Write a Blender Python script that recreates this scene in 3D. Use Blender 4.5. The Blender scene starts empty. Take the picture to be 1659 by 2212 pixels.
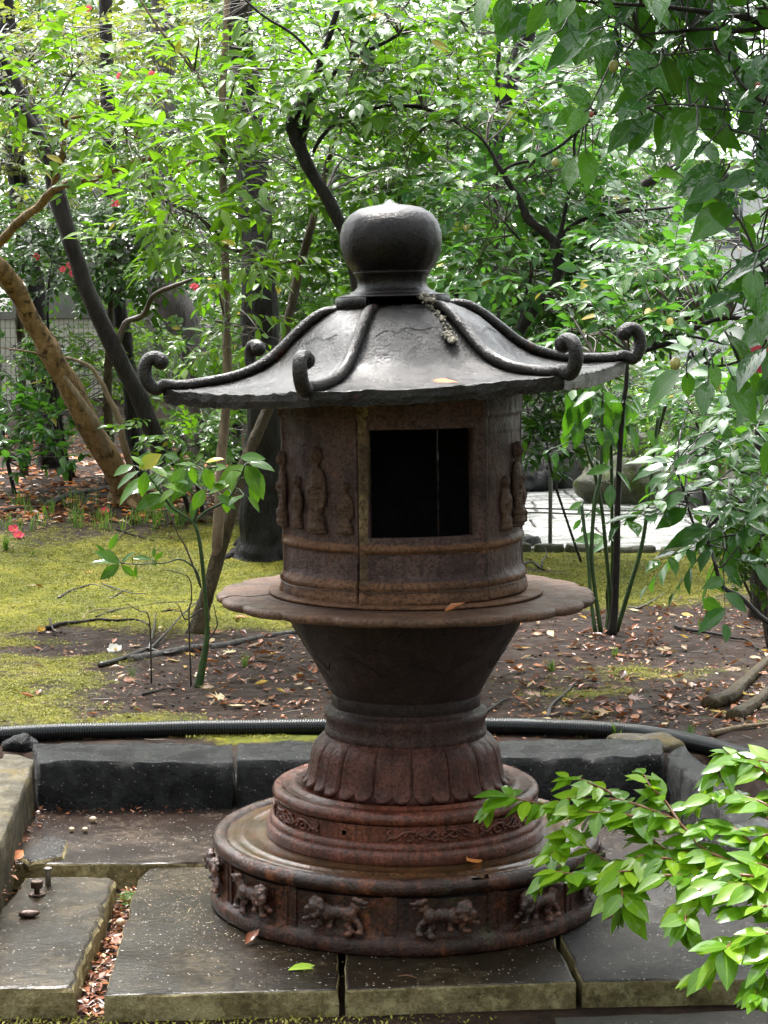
import bpy, bmesh, math, random
import numpy as np
from mathutils import Vector, Matrix, noise

sc = bpy.context.scene
COL = sc.collection
rad = math.radians
rng = np.random.RandomState(7)
rnd = random.Random(11)

# ------------------------------------------------------------------ camera
FPX, CPX, CPY, PITCH = 4300.0, 829.5, 1106.0, rad(5.7)
CAM = Vector((-0.0557, -5.03, 1.5))
cam = bpy.data.cameras.new('camera')
cam.sensor_fit = 'VERTICAL'
cam.sensor_height = 36.0
cam.lens = FPX / 2212 * 36.0
cam.clip_start = 0.05
cam.clip_end = 600
camo = bpy.data.objects.new('camera', cam)
camo.location = CAM
camo.rotation_euler = (rad(90) - PITCH, 0, 0)
COL.objects.link(camo)
sc.camera = camo

# ------------------------------------------------------------------ sky, sun, exposure
SUN_EL, SUN_ROT = rad(62), rad(-20)          # high, a little behind the lantern
world = bpy.data.worlds.new('World')
sc.world = world
world.use_nodes = True
wn = world.node_tree
wn.nodes.clear()
sky = wn.nodes.new('ShaderNodeTexSky')
sky.sky_type = 'NISHITA'
sky.sun_disc = False
sky.sun_elevation = SUN_EL
sky.sun_rotation = SUN_ROT
sky.air_density = 1.0
sky.dust_density = 4.0
sky.ozone_density = 1.0
hs = wn.nodes.new('ShaderNodeHueSaturation')
hs.inputs['Saturation'].default_value = 0.22
bg = wn.nodes.new('ShaderNodeBackground')
bg.inputs['Strength'].default_value = 0.15
wo = wn.nodes.new('ShaderNodeOutputWorld')
wn.links.new(sky.outputs[0], hs.inputs['Color'])
wn.links.new(hs.outputs[0], bg.inputs['Color'])
wn.links.new(bg.outputs[0], wo.inputs['Surface'])
sun = bpy.data.lights.new('sun', 'SUN')
sun.energy = 1.5
sun.angle = rad(14)
sun.color = (1.0, 0.97, 0.92)
suno = bpy.data.objects.new('sun', sun)
sd = Vector((math.sin(SUN_ROT) * math.cos(SUN_EL), math.cos(SUN_ROT) * math.cos(SUN_EL), math.sin(SUN_EL)))
suno.rotation_euler = sd.to_track_quat('Z', 'Y').to_euler()
suno.location = (0, 0, 20)
COL.objects.link(suno)
sc.view_settings.view_transform = 'Standard'
sc.view_settings.look = 'None'
sc.view_settings.gamma = 1.0
sc.view_settings.exposure = 2.5
sc.view_settings.use_curve_mapping = False
sc.cycles.max_bounces = 8
sc.cycles.diffuse_bounces = 4
sc.cycles.glossy_bounces = 3
sc.cycles.transmission_bounces = 4
sc.cycles.use_denoising = True


# ------------------------------------------------------------------ where a line of sight meets the place
def ray(px, py):
    x = (px - CPX) / FPX
    u = -(py - CPY) / FPX
    return Vector((x, math.cos(PITCH) + u * math.sin(PITCH), -math.sin(PITCH) + u * math.cos(PITCH)))


def at(px, py, D):                      # the point at horizontal distance D from the camera
    r = ray(px, py)
    return CAM + r * (D / r.y)


def on_z(px, py, z):                    # the point at height z
    r = ray(px, py)
    return CAM + r * ((z - CAM.z) / r.z)


def px_m(npx, D):                       # a width in picture units as metres at distance D
    return npx * D / FPX


def to_px(p):
    d = Vector(p) - CAM
    f = d.y * math.cos(PITCH) - d.z * math.sin(PITCH)
    u = d.y * math.sin(PITCH) + d.z * math.cos(PITCH)
    return CPX + FPX * d.x / f, CPY - FPX * u / f, f


def sstep(a, b, x):
    t = min(1.0, max(0.0, (x - a) / (b - a)))
    return t * t * (3 - 2 * t)


def nz(x, y=0.0, z=0.0):
    return noise.noise(Vector((x, y, z)))


# ------------------------------------------------------------------ ground height
def gz(x, y):
    inside = sstep(-1.32, -1.20, x) * (1 - sstep(0.96, 1.02, x)) * (1 - sstep(1.06, 1.14, y))
    front = 1 - sstep(-1.3, -0.9, y)
    low = max(inside, front)
    z = 0.115
    z += 0.26 * sstep(4.0, 8.2, y) * (1 - sstep(-0.1, 0.9, x))
    z += 0.9 * sstep(11.5, 24, y) * (1 - sstep(0.0, 3.0, x))
    z += 0.018 * nz(x * 1.3, y * 1.3, 3.1) + 0.010 * nz(x * 4.1, y * 4.1, 7.7)
    if y > 6.2:
        k = sstep(6.2, 6.6, y) * sstep(0.15, 0.6, x)
        z = z * (1 - k) + 0.095 * k
    return z * (1 - low) + (-0.062) * low


def on_ground(px, py, dz=0.0):
    r = ray(px, py)
    z = 0.1
    for _ in range(14):
        p = CAM + r * ((z - CAM.z) / min(r.z, -0.01))
        z = 0.5 * z + 0.5 * (gz(p.x, p.y) + dz)
    return p


# ------------------------------------------------------------------ objects
def link(name, me, mat=None, parent=None, smooth=True):
    o = bpy.data.objects.new(name, me)
    if mat is not None and not me.materials:
        me.materials.append(mat)
    COL.objects.link(o)
    if parent is not None:
        o.parent = parent
    return o


def mesh(name, V, F, smooth=True):
    me = bpy.data.meshes.new(name)
    me.from_pydata([tuple(v) for v in V], [], F)
    if smooth:
        me.shade_smooth()
    me.validate()
    return me


def obj(name, V, F, mat, parent=None, smooth=True):
    return link(name, mesh(name, V, F, smooth), mat, parent)


def tag(o, label=None, cat=None, group=None, kind=None):
    if label: o['label'] = label
    if cat: o['category'] = cat
    if group: o['group'] = group
    if kind: o['kind'] = kind
    return o


def thing(name, loc, label, cat, group=None):
    o = bpy.data.objects.new(name, None)
    o.empty_display_size = 0.1
    o.location = loc
    COL.objects.link(o)
    return tag(o, label, cat, group)


class Geo:
    """collects vertices and faces of ONE object"""
    def __init__(self): self.V, self.F = [], []

    def add(self, V, F):
        n = len(self.V)
        self.V += [Vector(v) for v in V]
        self.F += [tuple(i + n for i in f) for f in F]
        return self

    def move(self, M):
        self.V = [M @ v for v in self.V]
        return self

    def build(self, name, mat, parent=None, smooth=True):
        return obj(name, self.V, self.F, mat, parent, smooth)


def lathe(prof, seg=96, a0=0.0, a1=2 * math.pi, rfun=None, zfun=None):
    """profile [(r, z)] turned round z; angle 0 faces the camera (-y), grows towards +x"""
    full = abs(a1 - a0 - 2 * math.pi) < 1e-6
    na = seg if full else seg + 1
    V, F = [], []
    for k in range(na):
        a = a0 + (a1 - a0) * k / seg
        for i, (r, z) in enumerate(prof):
            rr = r if rfun is None else rfun(r, z, a, i)
            zz = z if zfun is None else zfun(r, z, a, i)
            V.append(Vector((rr * math.sin(a), -rr * math.cos(a), zz)))
    m = len(prof)
    for k in range(seg):
        k2 = (k + 1) % na
        for i in range(m - 1):
            F.append((k * m + i, k2 * m + i, k2 * m + i + 1, k * m + i + 1))
    return V, F


def smooth_path(P, n):
    """Catmull-Rom through points (tuples of any length), n samples per span"""
    P = [np.array(p, float) for p in P]
    Q = [2 * P[0] - P[1]] + P + [2 * P[-1] - P[-2]]
    out = []
    for i in range(1, len(Q) - 2):
        p0, p1, p2, p3 = Q[i - 1:i + 3]
        for k in range(n):
            t = k / n
            out.append(0.5 * ((2 * p1) + (-p0 + p2) * t + (2 * p0 - 5 * p1 + 4 * p2 - p3) * t * t + (-p0 + 3 * p1 - 3 * p2 + p3) * t ** 3))
    out.append(P[-1])
    return out


def tube(path, radii, seg=8, rough=0.0, seed=0.0, cap=True):
    """tapered tube along points; rough = share of the radius that knots move"""
    pts = [Vector(p) for p in path]
    n = len(pts)
    V, F = [], []
    t0 = (pts[1] - pts[0]).normalized()
    ref = Vector((0, 0, 1)) if abs(t0.z) < 0.9 else Vector((0, 1, 0))
    nrm = t0.cross(ref).normalized()
    for i, p in enumerate(pts):
        t = (pts[min(i + 1, n - 1)] - pts[max(i - 1, 0)]).normalized()
        nrm = (nrm - t * nrm.dot(t)).normalized()
        b = t.cross(nrm)
        r = radii[i] if hasattr(radii, '__len__') else radii
        for k in range(seg):
            a = 2 * math.pi * k / seg
            rr = r
            if rough:
                q = p * (0.45 / max(r, 1e-3) * 0.6)
                rr = r * (1 + rough * nz(q.x + math.cos(a) + seed, q.y + math.sin(a), q.z + seed))
            V.append(p + (nrm * math.cos(a) + b * math.sin(a)) * rr)
    for i in range(n - 1):
        for k in range(seg):
            k2 = (k + 1) % seg
            F.append((i * seg + k, i * seg + k2, (i + 1) * seg + k2, (i + 1) * seg + k))
    if cap:
        F.append(tuple(range(seg - 1, -1, -1)))
        F.append(tuple((n - 1) * seg + k for k in range(seg)))
    return V, F


def ico(c, r, M=None, sub=2, _cache={}):
    if sub not in _cache:
        bm = bmesh.new()
        bmesh.ops.create_icosphere(bm, subdivisions=sub, radius=1)
        _cache[sub] = ([v.co.copy() for v in bm.verts], [tuple(v.index for v in f.verts) for f in bm.faces])
        bm.free()
    V, F = _cache[sub]
    r = Vector(r) if hasattr(r, '__len__') else Vector((r, r, r))
    c = Vector(c)
    out = []
    for v in V:
        w = Vector((v.x * r.x, v.y * r.y, v.z * r.z))
        if M is not None: w = M @ w
        out.append(w + c)
    return out, F


def box(x0, x1, y0, y1, z0, z1):
    V = [(x0, y0, z0), (x1, y0, z0), (x1, y1, z0), (x0, y1, z0), (x0, y0, z1), (x1, y0, z1), (x1, y1, z1), (x0, y1, z1)]
    return V, [(0, 3, 2, 1), (4, 5, 6, 7), (0, 1, 5, 4), (1, 2, 6, 5), (2, 3, 7, 6), (3, 0, 4, 7)]


def hexa(b4, t4, n=(12, 6, 6), amp=0.006, freq=14.0, seed=0.0, top_amp=0.0, top_freq=5.0):
    """a stone block between four bottom and four top corners (same order), sides broken up by noise"""
    nx, ny, nzz = n
    b = [Vector(p) for p in b4]
    t = [Vector(p) for p in t4]
    idx, V, F = {}, [], []

    def pt(u, v, w):
        lo = (b[0] * (1 - u) + b[1] * u) * (1 - v) + (b[3] * (1 - u) + b[2] * u) * v
        hi = (t[0] * (1 - u) + t[1] * u) * (1 - v) + (t[3] * (1 - u) + t[2] * u) * v
        return lo * (1 - w) + hi * w

    cen = pt(0.5, 0.5, 0.5)

    def vid(i, j, k):
        key = (i, j, k)
        if key not in idx:
            u, v, w = i / nx, j / ny, k / nzz
            p = pt(u, v, w)
            edges = (i in (0, nx)) + (j in (0, ny)) + (k in (0, nzz))
            q = p * freq
            d = Vector((nz(q.x + seed, q.y, q.z), nz(q.x, q.y + 9.1 + seed, q.z), nz(q.x, q.y, q.z + 5.3 + seed))) * amp
            if edges >= 2:
                chip = max(0.0, nz(q.x * 0.7 + 31 + seed, q.y * 0.7, q.z * 0.7)) * amp * 2.2 + amp * 0.7
                d += (cen - p).normalized() * chip
            if k == nzz and top_amp:
                d.z += top_amp * (nz(p.x * top_freq + seed, p.y * top_freq * 1.6, 2.2) + 0.5 * nz(p.x * top_freq * 2.7, p.y * top_freq * 3 + seed, 4.4))
            idx[key] = len(V)
            V.append(p + d)
        return idx[key]

    for i in range(nx):
        for j in range(ny):
            F.append((vid(i, j, 0), vid(i, j + 1, 0), vid(i + 1, j + 1, 0), vid(i + 1, j, 0)))
            F.append((vid(i, j, nzz), vid(i + 1, j, nzz), vid(i + 1, j + 1, nzz), vid(i, j + 1, nzz)))
    for i in range(nx):
        for k in range(nzz):
            F.append((vid(i, 0, k), vid(i + 1, 0, k), vid(i + 1, 0, k + 1), vid(i, 0, k + 1)))
            F.append((vid(i, ny, k), vid(i, ny, k + 1), vid(i + 1, ny, k + 1), vid(i + 1, ny, k)))
    for j in range(ny):
        for k in range(nzz):
            F.append((vid(0, j, k), vid(0, j, k + 1), vid(0, j + 1, k + 1), vid(0, j + 1, k)))
            F.append((vid(nx, j, k), vid(nx, j + 1, k), vid(nx, j + 1, k + 1), vid(nx, j, k + 1)))
    return V, F


def slab(poly, z0, z1, amp=0.006, step=0.03, bev=0.010, seed=0.0, freq=16.0):
    """flat stone with broken edges; poly in plan, anticlockwise"""
    P = [Vector((p[0], p[1], 0)) for p in poly]
    out = []
    for i in range(len(P)):
        a, b = P[i], P[(i + 1) % len(P)]
        n = max(2, int((b - a).length / step))
        for k in range(n):
            out.append(a.lerp(b, k / n))
    n = len(out)
    rings = [(0.0, z0), (0.0, (z0 + z1) / 2), (0.0, z1 - bev), (bev * 0.35, z1 - bev * 0.3), (bev, z1)]
    V, F = [], []
    for ri, (ins, z) in enumerate(rings):
        for i, p in enumerate(out):
            t = (out[(i + 1) % n] - out[i - 1]).normalized()
            nin = Vector((-t.y, t.x, 0))
            q = p * freq
            d = amp * (nz(q.x + seed, q.y, z * 30) + 0.6 * nz(q.x * 2.3, q.y * 2.3 + seed, z * 55)) + amp * 0.7
            c = bev * 1.6 * max(0.0, nz(q.x * 0.6 + seed, q.y * 0.6, 8.8)) if ri >= 2 else 0
            V.append(p + nin * (ins + d + c) + Vector((0, 0, z - (c * 0.5 if ri < 4 else 0))))
    for r in range(len(rings) - 1):
        for i in range(n):
            i2 = (i + 1) % n
            F.append((r * n + i, r * n + i2, (r + 1) * n + i2, (r + 1) * n + i))
    F.append(tuple((len(rings) - 1) * n + i for i in range(n)))
    F.append(tuple(range(n - 1, -1, -1)))
    return V, F


# ------------------------------------------------------------------ materials
def new_mat(name):
    m = bpy.data.materials.new(name)
    m.use_nodes = True
    nt = m.node_tree
    nt.nodes.clear()
    out = nt.nodes.new('ShaderNodeOutputMaterial')
    return m, nt, out


class N:
    """short-hand for a node tree"""
    def __init__(self, nt): self.nt = nt

    def node(self, typ, **kw):
        n = self.nt.nodes.new(typ)
        for k, v in kw.items(): setattr(n, k, v)
        return n

    def put(self, sock, val):
        if hasattr(val, 'is_output') or isinstance(val, bpy.types.NodeSocket): self.nt.links.new(val, sock)
        elif isinstance(val, (tuple, list)) and len(val) == 3 and sock.type == 'RGBA': sock.default_value = (*val, 1)
        else: sock.default_value = val

    def coord(self, which='Object', scale=(1, 1, 1)):
        c = self.node('ShaderNodeTexCoord')
        m = self.node('ShaderNodeMapping')
        self.nt.links.new(c.outputs[which], m.inputs['Vector'])
        m.inputs['Scale'].default_value = scale
        return m.outputs[0]

    def noise(self, vec, scale, detail=4, rough=0.55, dist=0.0):
        n = self.node('ShaderNodeTexNoise')
        self.put(n.inputs['Vector'], vec)
        n.inputs['Scale'].default_value = scale
        n.inputs['Detail'].default_value = detail
        n.inputs['Roughness'].default_value = rough
        n.inputs['Distortion'].default_value = dist
        return n.outputs['Fac']

    def voro(self, vec, scale, feature='F1'):
        n = self.node('ShaderNodeTexVoronoi', feature=feature)
        self.put(n.inputs['Vector'], vec)
        n.inputs['Scale'].default_value = scale
        return n

    def ramp(self, fac, stops):
        n = self.node('ShaderNodeValToRGB')
        el = n.color_ramp.elements
        while len(el) < len(stops): el.new(0.5)
        for e, (p, c) in zip(el, stops):
            e.position = p
            e.color = (*c, 1) if hasattr(c, '__len__') else (c, c, c, 1)
        self.put(n.inputs['Fac'], fac)
        return n.outputs['Color']

    def mix(self, fac, a, b, blend='MIX'):
        n = self.node('ShaderNodeMix', data_type='RGBA', blend_type=blend)
        self.put(n.inputs[0], fac)
        self.put(n.inputs[6], a)
        self.put(n.inputs[7], b)
        return n.outputs[2]

    def math(self, op, a, b=0.0, clamp=False):
        n = self.node('ShaderNodeMath', operation=op, use_clamp=clamp)
        self.put(n.inputs[0], a)
        self.put(n.inputs[1], b)
        return n.outputs[0]

    def bump(self, h, strength=0.5, dist=0.01, prev=None):
        n = self.node('ShaderNodeBump')
        n.inputs['Strength'].default_value = strength
        n.inputs['Distance'].default_value = dist
        self.put(n.inputs['Height'], h)
        if prev is not None: self.put(n.inputs['Normal'], prev)
        return n.outputs[0]

    def bsdf(self, out, color, rough, normal=None, spec=0.5, metal=0.0, coat=0.0, coat_rough=0.1, link=True):
        n = self.node('ShaderNodeBsdfPrincipled')
        self.put(n.inputs['Base Color'], color)
        self.put(n.inputs['Roughness'], rough)
        self.put(n.inputs['Specular IOR Level'], spec)
        self.put(n.inputs['Metallic'], metal)
        self.put(n.inputs['Coat Weight'], coat)
        self.put(n.inputs['Coat Roughness'], coat_rough)
        if normal is not None:
            self.put(n.inputs['Normal'], normal)
        if link: self.nt.links.new(n.outputs[0], out.inputs['Surface'])
        return n


def iron(name, dark, mid, rust, rust_at=0.5, r_lo=0.25, r_hi=0.55, streak=0.0, pit=0.5, coat=0.0, lumps=0.3, moss=0.0, spec=0.16):
    m, nt, out = new_mat(name)
    n = N(nt)
    v = n.coord()
    a = n.noise(v, 9, 6, 0.65)
    b = n.noise(v, 55, 5, 0.7)
    c = n.ramp(a, [(0.34, dark), (0.52, mid), (0.70, dark)])
    k = n.ramp(n.mix(0.35, a, b), [(rust_at, 0.0), (min(rust_at + 0.16, 1.0), 1.0)])
    c = n.mix(k, c, rust)
    if streak:
        s = n.noise(n.coord('Object', (1, 1, 0.06)), 38, 4, 0.6)
        c = n.mix(n.math('MULTIPLY', n.ramp(s, [(0.45, 0.0), (0.62, 1.0)]), streak), c, tuple(x * 0.35 for x in dark))
    if moss:
        g = n.ramp(n.noise(v, 6, 5, 0.7), [(0.62, 0.0), (0.72, 1.0)])
        c = n.mix(n.math('MULTIPLY', g, moss), c, (0.07, 0.085, 0.035))
    f = n.noise(v, 125, 4, 0.7)
    g2 = n.ramp(n.noise(v, 7, 3, 0.6), [(0.35, 0.25), (0.62, 1.0)])
    w = n.noise(v, 34, 5, 0.6)
    nb = n.bump(w, lumps, 0.007)
    nb = n.bump(n.math('MULTIPLY', f, g2), pit, 0.0085, nb)
    nb = n.bump(n.noise(v, 330, 2, 0.6), pit * 0.6, 0.0025, nb)
    c = n.mix(n.ramp(f, [(0.36, 0.75), (0.56, 0.0)]), c, tuple(x * 0.3 for x in dark))
    rr = n.ramp(n.noise(v, 14, 4, 0.6), [(0.35, r_lo), (0.65, r_hi)])
    n.bsdf(out, c, rr, nb, spec, 0.0, coat, 0.06)
    return m


def stone(name, c1, c2, c3, specks=0.5, r_lo=0.12, r_hi=0.5, bump=0.4, big=3.0, film=0.5, lichen=None, film_spec=0.4):
    """wet weathered stone; film = how much of it carries a film of water"""
    m, nt, out = new_mat(name)
    n = N(nt)
    v = n.coord()
    a = n.noise(v, big, 7, 0.65, 0.4)
    b = n.noise(v, big * 9, 8, 0.78)
    c = n.ramp(n.mix(0.5, a, b), [(0.33, c1), (0.5, c2), (0.67, c3)])
    if lichen is not None:
        l = n.ramp(n.noise(v, 11, 8, 0.75), [(0.50, 0.0), (0.60, 1.0)])
        c = n.mix(l, c, lichen)
    sp = n.voro(v, 85)
    k = n.ramp(sp.outputs['Distance'], [(0.13, 1.0), (0.22, 0.0)])
    sel = n.ramp(n.noise(v, 30, 4, 0.7), [(0.52, 0.0), (0.58, 1.0)])
    c = n.mix(n.math('MULTIPLY', n.math('MULTIPLY', k, sel), specks), c, (0.42, 0.40, 0.36))
    g = n.noise(v, 180, 4, 0.7)
    nb = n.bump(b, bump, 0.010)
    nb = n.bump(n.noise(v, 70, 3, 0.6), bump * 0.8, 0.006, nb)
    nb = n.bump(g, bump * 0.9, 0.003, nb)
    rr = n.ramp(n.noise(v, big * 1.7, 5, 0.6), [(film - 0.12, r_lo), (film + 0.12, r_hi)])
    sp_ = n.ramp(n.noise(v, big * 1.7, 5, 0.6), [(film - 0.12, film_spec), (film + 0.12, film_spec * 0.25)])
    n.bsdf(out, c, rr, nb, sp_)
    return m


M = {}
M['iron_roof'] = iron('wet_dark_iron', (0.005, 0.0045, 0.004), (0.015, 0.0135, 0.0125), (0.034, 0.024, 0.018), 0.55, 0.10, 0.30, 0.4, 0.6, 0.0, 0.4, 0.0, 0.28)
M['iron_finial'] = iron('wet_black_iron', (0.005, 0.004, 0.004), (0.012, 0.009, 0.009), (0.028, 0.012, 0.011), 0.55, 0.12, 0.26, 0, 0.45, 0.0, 0.15, 0.0, 0.19)
M['iron_rib'] = iron('wet_iron_rib', (0.006, 0.005, 0.0045), (0.015, 0.011, 0.009), (0.16, 0.036, 0.012), 0.59, 0.12, 0.28, 0, 0.7, 0.0, 0.4, 0.0, 0.3)
M['iron_wall'] = iron('rusty_brown_iron', (0.0525, 0.0315, 0.0298), (0.1155, 0.0700, 0.0630), (0.2188, 0.0963, 0.0630), 0.54, 0.32, 0.6, 0.3, 0.8, 0.0, 0.35)
M['iron_inside'] = iron('dark_inner_iron', (0.012, 0.012, 0.013), (0.02, 0.02, 0.022), (0.03, 0.025, 0.02), 0.6, 0.7, 0.9, 0, 0.3, 0.0, 0.2)  # darker iron for the inner faces and linings
M['iron_light_rust'] = iron('pale_flaking_rust', (0.08, 0.05, 0.032), (0.16, 0.105, 0.06), (0.34, 0.24, 0.12), 0.5, 0.5, 0.75, 0, 0.9, 0.0, 0.5)
M['iron_bead'] = iron('orange_brown_iron', (0.0900, 0.0465, 0.0300), (0.1650, 0.0810, 0.0450), (0.2700, 0.1200, 0.0540), 0.52, 0.4, 0.7, 0, 0.8, 0.0, 0.35)
M['iron_flange'] = iron('rust_brown_plate', (0.0675, 0.0378, 0.0270), (0.1350, 0.0756, 0.0513), (0.2093, 0.1013, 0.0540), 0.52, 0.3, 0.6, 0, 0.8, 0.0, 0.35)
M['iron_bowl'] = iron('dark_brown_iron', (0.018, 0.013, 0.013), (0.042, 0.026, 0.025), (0.095, 0.042, 0.034), 0.57, 0.28, 0.55, 0.3, 0.8, 0.0, 0.3)
M['iron_neck'] = iron('brown_neck_iron', (0.030, 0.018, 0.017), (0.075, 0.040, 0.036), (0.15, 0.065, 0.046), 0.55, 0.22, 0.5, 0.3, 0.8, 0.0, 0.35)
M['iron_petal'] = iron('red_brown_iron', (0.058, 0.023, 0.020), (0.128, 0.048, 0.037), (0.27, 0.100, 0.060), 0.55, 0.18, 0.45, 0.5, 0.8, 0.0, 0.4, 0.0, 0.18)
M['iron_tier'] = iron('wet_red_iron', (0.075, 0.021, 0.013), (0.165, 0.049, 0.029), (0.34, 0.105, 0.046), 0.54, 0.08, 0.22, 0.6, 0.7, 0.1, 0.4, 0.0, 0.3)
M['iron_drum'] = iron('wet_dark_red_iron', (0.017, 0.007, 0.005), (0.062, 0.020, 0.011), (0.25, 0.075, 0.028), 0.52, 0.08, 0.24, 0.6, 0.8, 0.1, 0.4, 0.5, 0.32)
M['iron_top'] = iron('wet_olive_rust_plate', (0.034, 0.018, 0.008), (0.085, 0.040, 0.017), (0.19, 0.066, 0.026), 0.52, 0.06, 0.2, 0, 0.35, 0.3, 0.25, 0.0, 0.35)
M['iron_lion'] = iron('wet_relief_iron', (0.018, 0.009, 0.007), (0.065, 0.026, 0.018), (0.22, 0.075, 0.036), 0.48, 0.08, 0.22, 0, 0.9, 0.2, 0.8, 0.9, 0.45)
M['iron_figure'] = iron('rusty_relief_iron', (0.0674, 0.0406, 0.0306), (0.1080, 0.0630, 0.0450), (0.1620, 0.0900, 0.0540), 0.52, 0.5, 0.75, 0, 0.9, 0.0, 0.5)
M['crust'] = iron('pale_lichen_crust', (0.14, 0.12, 0.09), (0.34, 0.31, 0.25), (0.48, 0.44, 0.36), 0.5, 0.5, 0.8, 0, 0.9, 0.0, 0.8)
M['slab'] = stone('wet_olive_slab', (0.006, 0.0045, 0.003), (0.017, 0.012, 0.007), (0.085, 0.064, 0.038), 0.9, 0.05, 0.22, 0.30, 3.0, 0.56, None, 0.32)
M['slab_rear'] = stone('wet_brown_slab', (0.009, 0.006, 0.005), (0.021, 0.014, 0.011), (0.090, 0.068, 0.050), 0.8, 0.05, 0.24, 0.30, 3.2, 0.54, None, 0.32)
M['slab_right'] = stone('wet_grey_slab', (0.008, 0.0075, 0.007), (0.018, 0.0165, 0.015), (0.040, 0.037, 0.032), 1.0, 0.06, 0.18, 0.9, 2.4, 0.62, None, 0.42)
M['slab_side'] = stone('mossy_slab_edge', (0.030, 0.024, 0.013), (0.22, 0.175, 0.085), (0.50, 0.42, 0.24), 0.4, 0.3, 0.6, 1.0, 9.0, 0.45, (0.42, 0.36, 0.19), 0.15)
M['kerb_black'] = stone('black_wet_granite', (0.006, 0.006, 0.0065), (0.012, 0.012, 0.013), (0.024, 0.024, 0.025), 1.0, 0.12, 0.34, 1.2, 5.0, 0.5, None, 0.6)
M['kerb_pale'] = stone('lichened_granite', (0.035, 0.030, 0.020), (0.11, 0.095, 0.065), (0.26, 0.235, 0.175), 0.5, 0.3, 0.6, 1.2, 11.0, 0.45, (0.17, 0.135, 0.06))
M['boulder'] = stone('grey_boulder', (0.030, 0.030, 0.030), (0.075, 0.073, 0.072), (0.15, 0.145, 0.14), 0.2, 0.3, 0.6, 1.2, 3.0, 0.5)
M['boulder_moss'] = stone('mossy_boulder', (0.022, 0.022, 0.012), (0.055, 0.055, 0.03), (0.11, 0.105, 0.075), 0.2, 0.4, 0.7, 1.2, 3.0, 0.5, (0.055, 0.075, 0.016))
M['boulder_red'] = stone('reddish_boulder', (0.030, 0.022, 0.020), (0.07, 0.053, 0.047), (0.14, 0.11, 0.10), 0.2, 0.4, 0.7, 1.2, 3.0, 0.5)


def plain(name, color, rough=0.5, spec=0.5, var=0.25, scale=20, bump=0.2, metal=0.0, coat=0.0):
    m, nt, out = new_mat(name)
    n = N(nt)
    v = n.coord()
    a = n.noise(v, scale, 5, 0.65)
    c = n.ramp(a, [(0.3, tuple(x * (1 - var) for x in color)), (0.7, tuple(min(1, x * (1 + var)) for x in color))])
    nb = n.bump(n.noise(v, scale * 5, 3), bump, 0.004)
    n.bsdf(out, c, rough, nb, spec, metal, coat)
    return m


def bark(name, dark, light, scale=30, bump=0.9, rough=0.6, wet=0.0, stretch=0.22, patch=None):
    m, nt, out = new_mat(name)
    n = N(nt)
    v = n.coord('Object', (1, 1, stretch))
    a = n.noise(v, scale, 6, 0.7, 0.6)
    b = n.noise(n.coord(), 5, 4)
    c = n.ramp(n.mix(0.3, a, b), [(0.36, dark), (0.62, light)])
    if patch is not None:
        k = n.ramp(n.noise(n.coord(), 17, 6, 0.7), [(0.53, 0.0), (0.62, 1.0)])
        c = n.mix(k, c, patch)
    nb = n.bump(a, bump, 0.03)
    nb = n.bump(n.noise(n.coord(), 120, 3), 0.5, 0.003, nb)
    n.bsdf(out, c, n.ramp(b, [(0.4, rough - wet), (0.6, rough)]), nb, 0.14)
    return m


M['bark_black'] = bark('wet_black_bark', (0.0048, 0.0042, 0.0042), (0.0204, 0.0174, 0.0162), 26, 1.0, 0.55, 0.2)
M['bark_dark'] = bark('wet_dark_bark', (0.0072, 0.0060, 0.0054), (0.0300, 0.0240, 0.0210), 40, 0.7, 0.5, 0.2)
M['bark_grey'] = bark('grey_furrowed_bark', (0.03, 0.027, 0.026), (0.12, 0.108, 0.10), 22, 1.0, 0.6, 0.15)
M['bark_tan'] = bark('tan_flaking_bark', (0.12, 0.072, 0.032), (0.33, 0.21, 0.10), 22, 0.9, 0.6, 0.1, 0.4, (0.045, 0.028, 0.016))
M['bark_pale'] = bark('pale_brown_bark', (0.11, 0.078, 0.048), (0.27, 0.20, 0.13), 45, 0.6, 0.55, 0.1)
M['bark_olive'] = bark('olive_brown_bark', (0.016, 0.012, 0.006), (0.085, 0.060, 0.028), 40, 0.9, 0.55, 0.1, 0.3, (0.04, 0.036, 0.012))
M['stem_green'] = plain('green_stem', (0.022, 0.050, 0.010), 0.35, 0.4, 0.5, 30, 0.3)
M['twig'] = plain('brown_twig', (0.045, 0.030, 0.018), 0.5, 0.5, 0.4, 40, 0.3)
M['twig_red'] = plain('red_brown_twig', (0.16, 0.062, 0.022), 0.4, 0.5, 0.4, 40, 0.3)
M['twig_dark'] = plain('dark_wet_twig', (0.018, 0.014, 0.011), 0.35, 0.5, 0.4, 40, 0.3)
M['plastic'] = plain('black_wet_plastic', (0.010, 0.011, 0.012), 0.20, 0.5, 0.2, 30, 0.05)
M['steel'] = plain('grey_painted_steel', (0.11, 0.115, 0.115), 0.4, 0.5, 0.15, 20, 0.05)
M['steel_pale'] = plain('pale_painted_steel', (0.26, 0.28, 0.29), 0.4, 0.5, 0.15, 20, 0.05)
M['rope'] = plain('grey_rope', (0.15, 0.15, 0.14), 0.7, 0.3, 0.3, 200, 0.3)
M['bolt'] = plain('rusty_bolt_iron', (0.06, 0.030, 0.020), 0.35, 0.5, 0.5, 60, 0.5, 0.3)
M['bolt_grey'] = plain('zinc_bolt', (0.22, 0.19, 0.16), 0.35, 0.5, 0.3, 60, 0.4, 0.6)
M['tile'] = plain('white_wall_tile', (0.66, 0.60, 0.56), 0.25, 0.5, 0.10, 8, 0.05)
M['mortar'] = plain('grey_mortar', (0.22, 0.20, 0.18), 0.8, 0.3, 0.2, 20, 0.2)
M['concrete'] = plain('grey_concrete', (0.20, 0.19, 0.18), 0.7, 0.3, 0.25, 3, 0.2)
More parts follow.
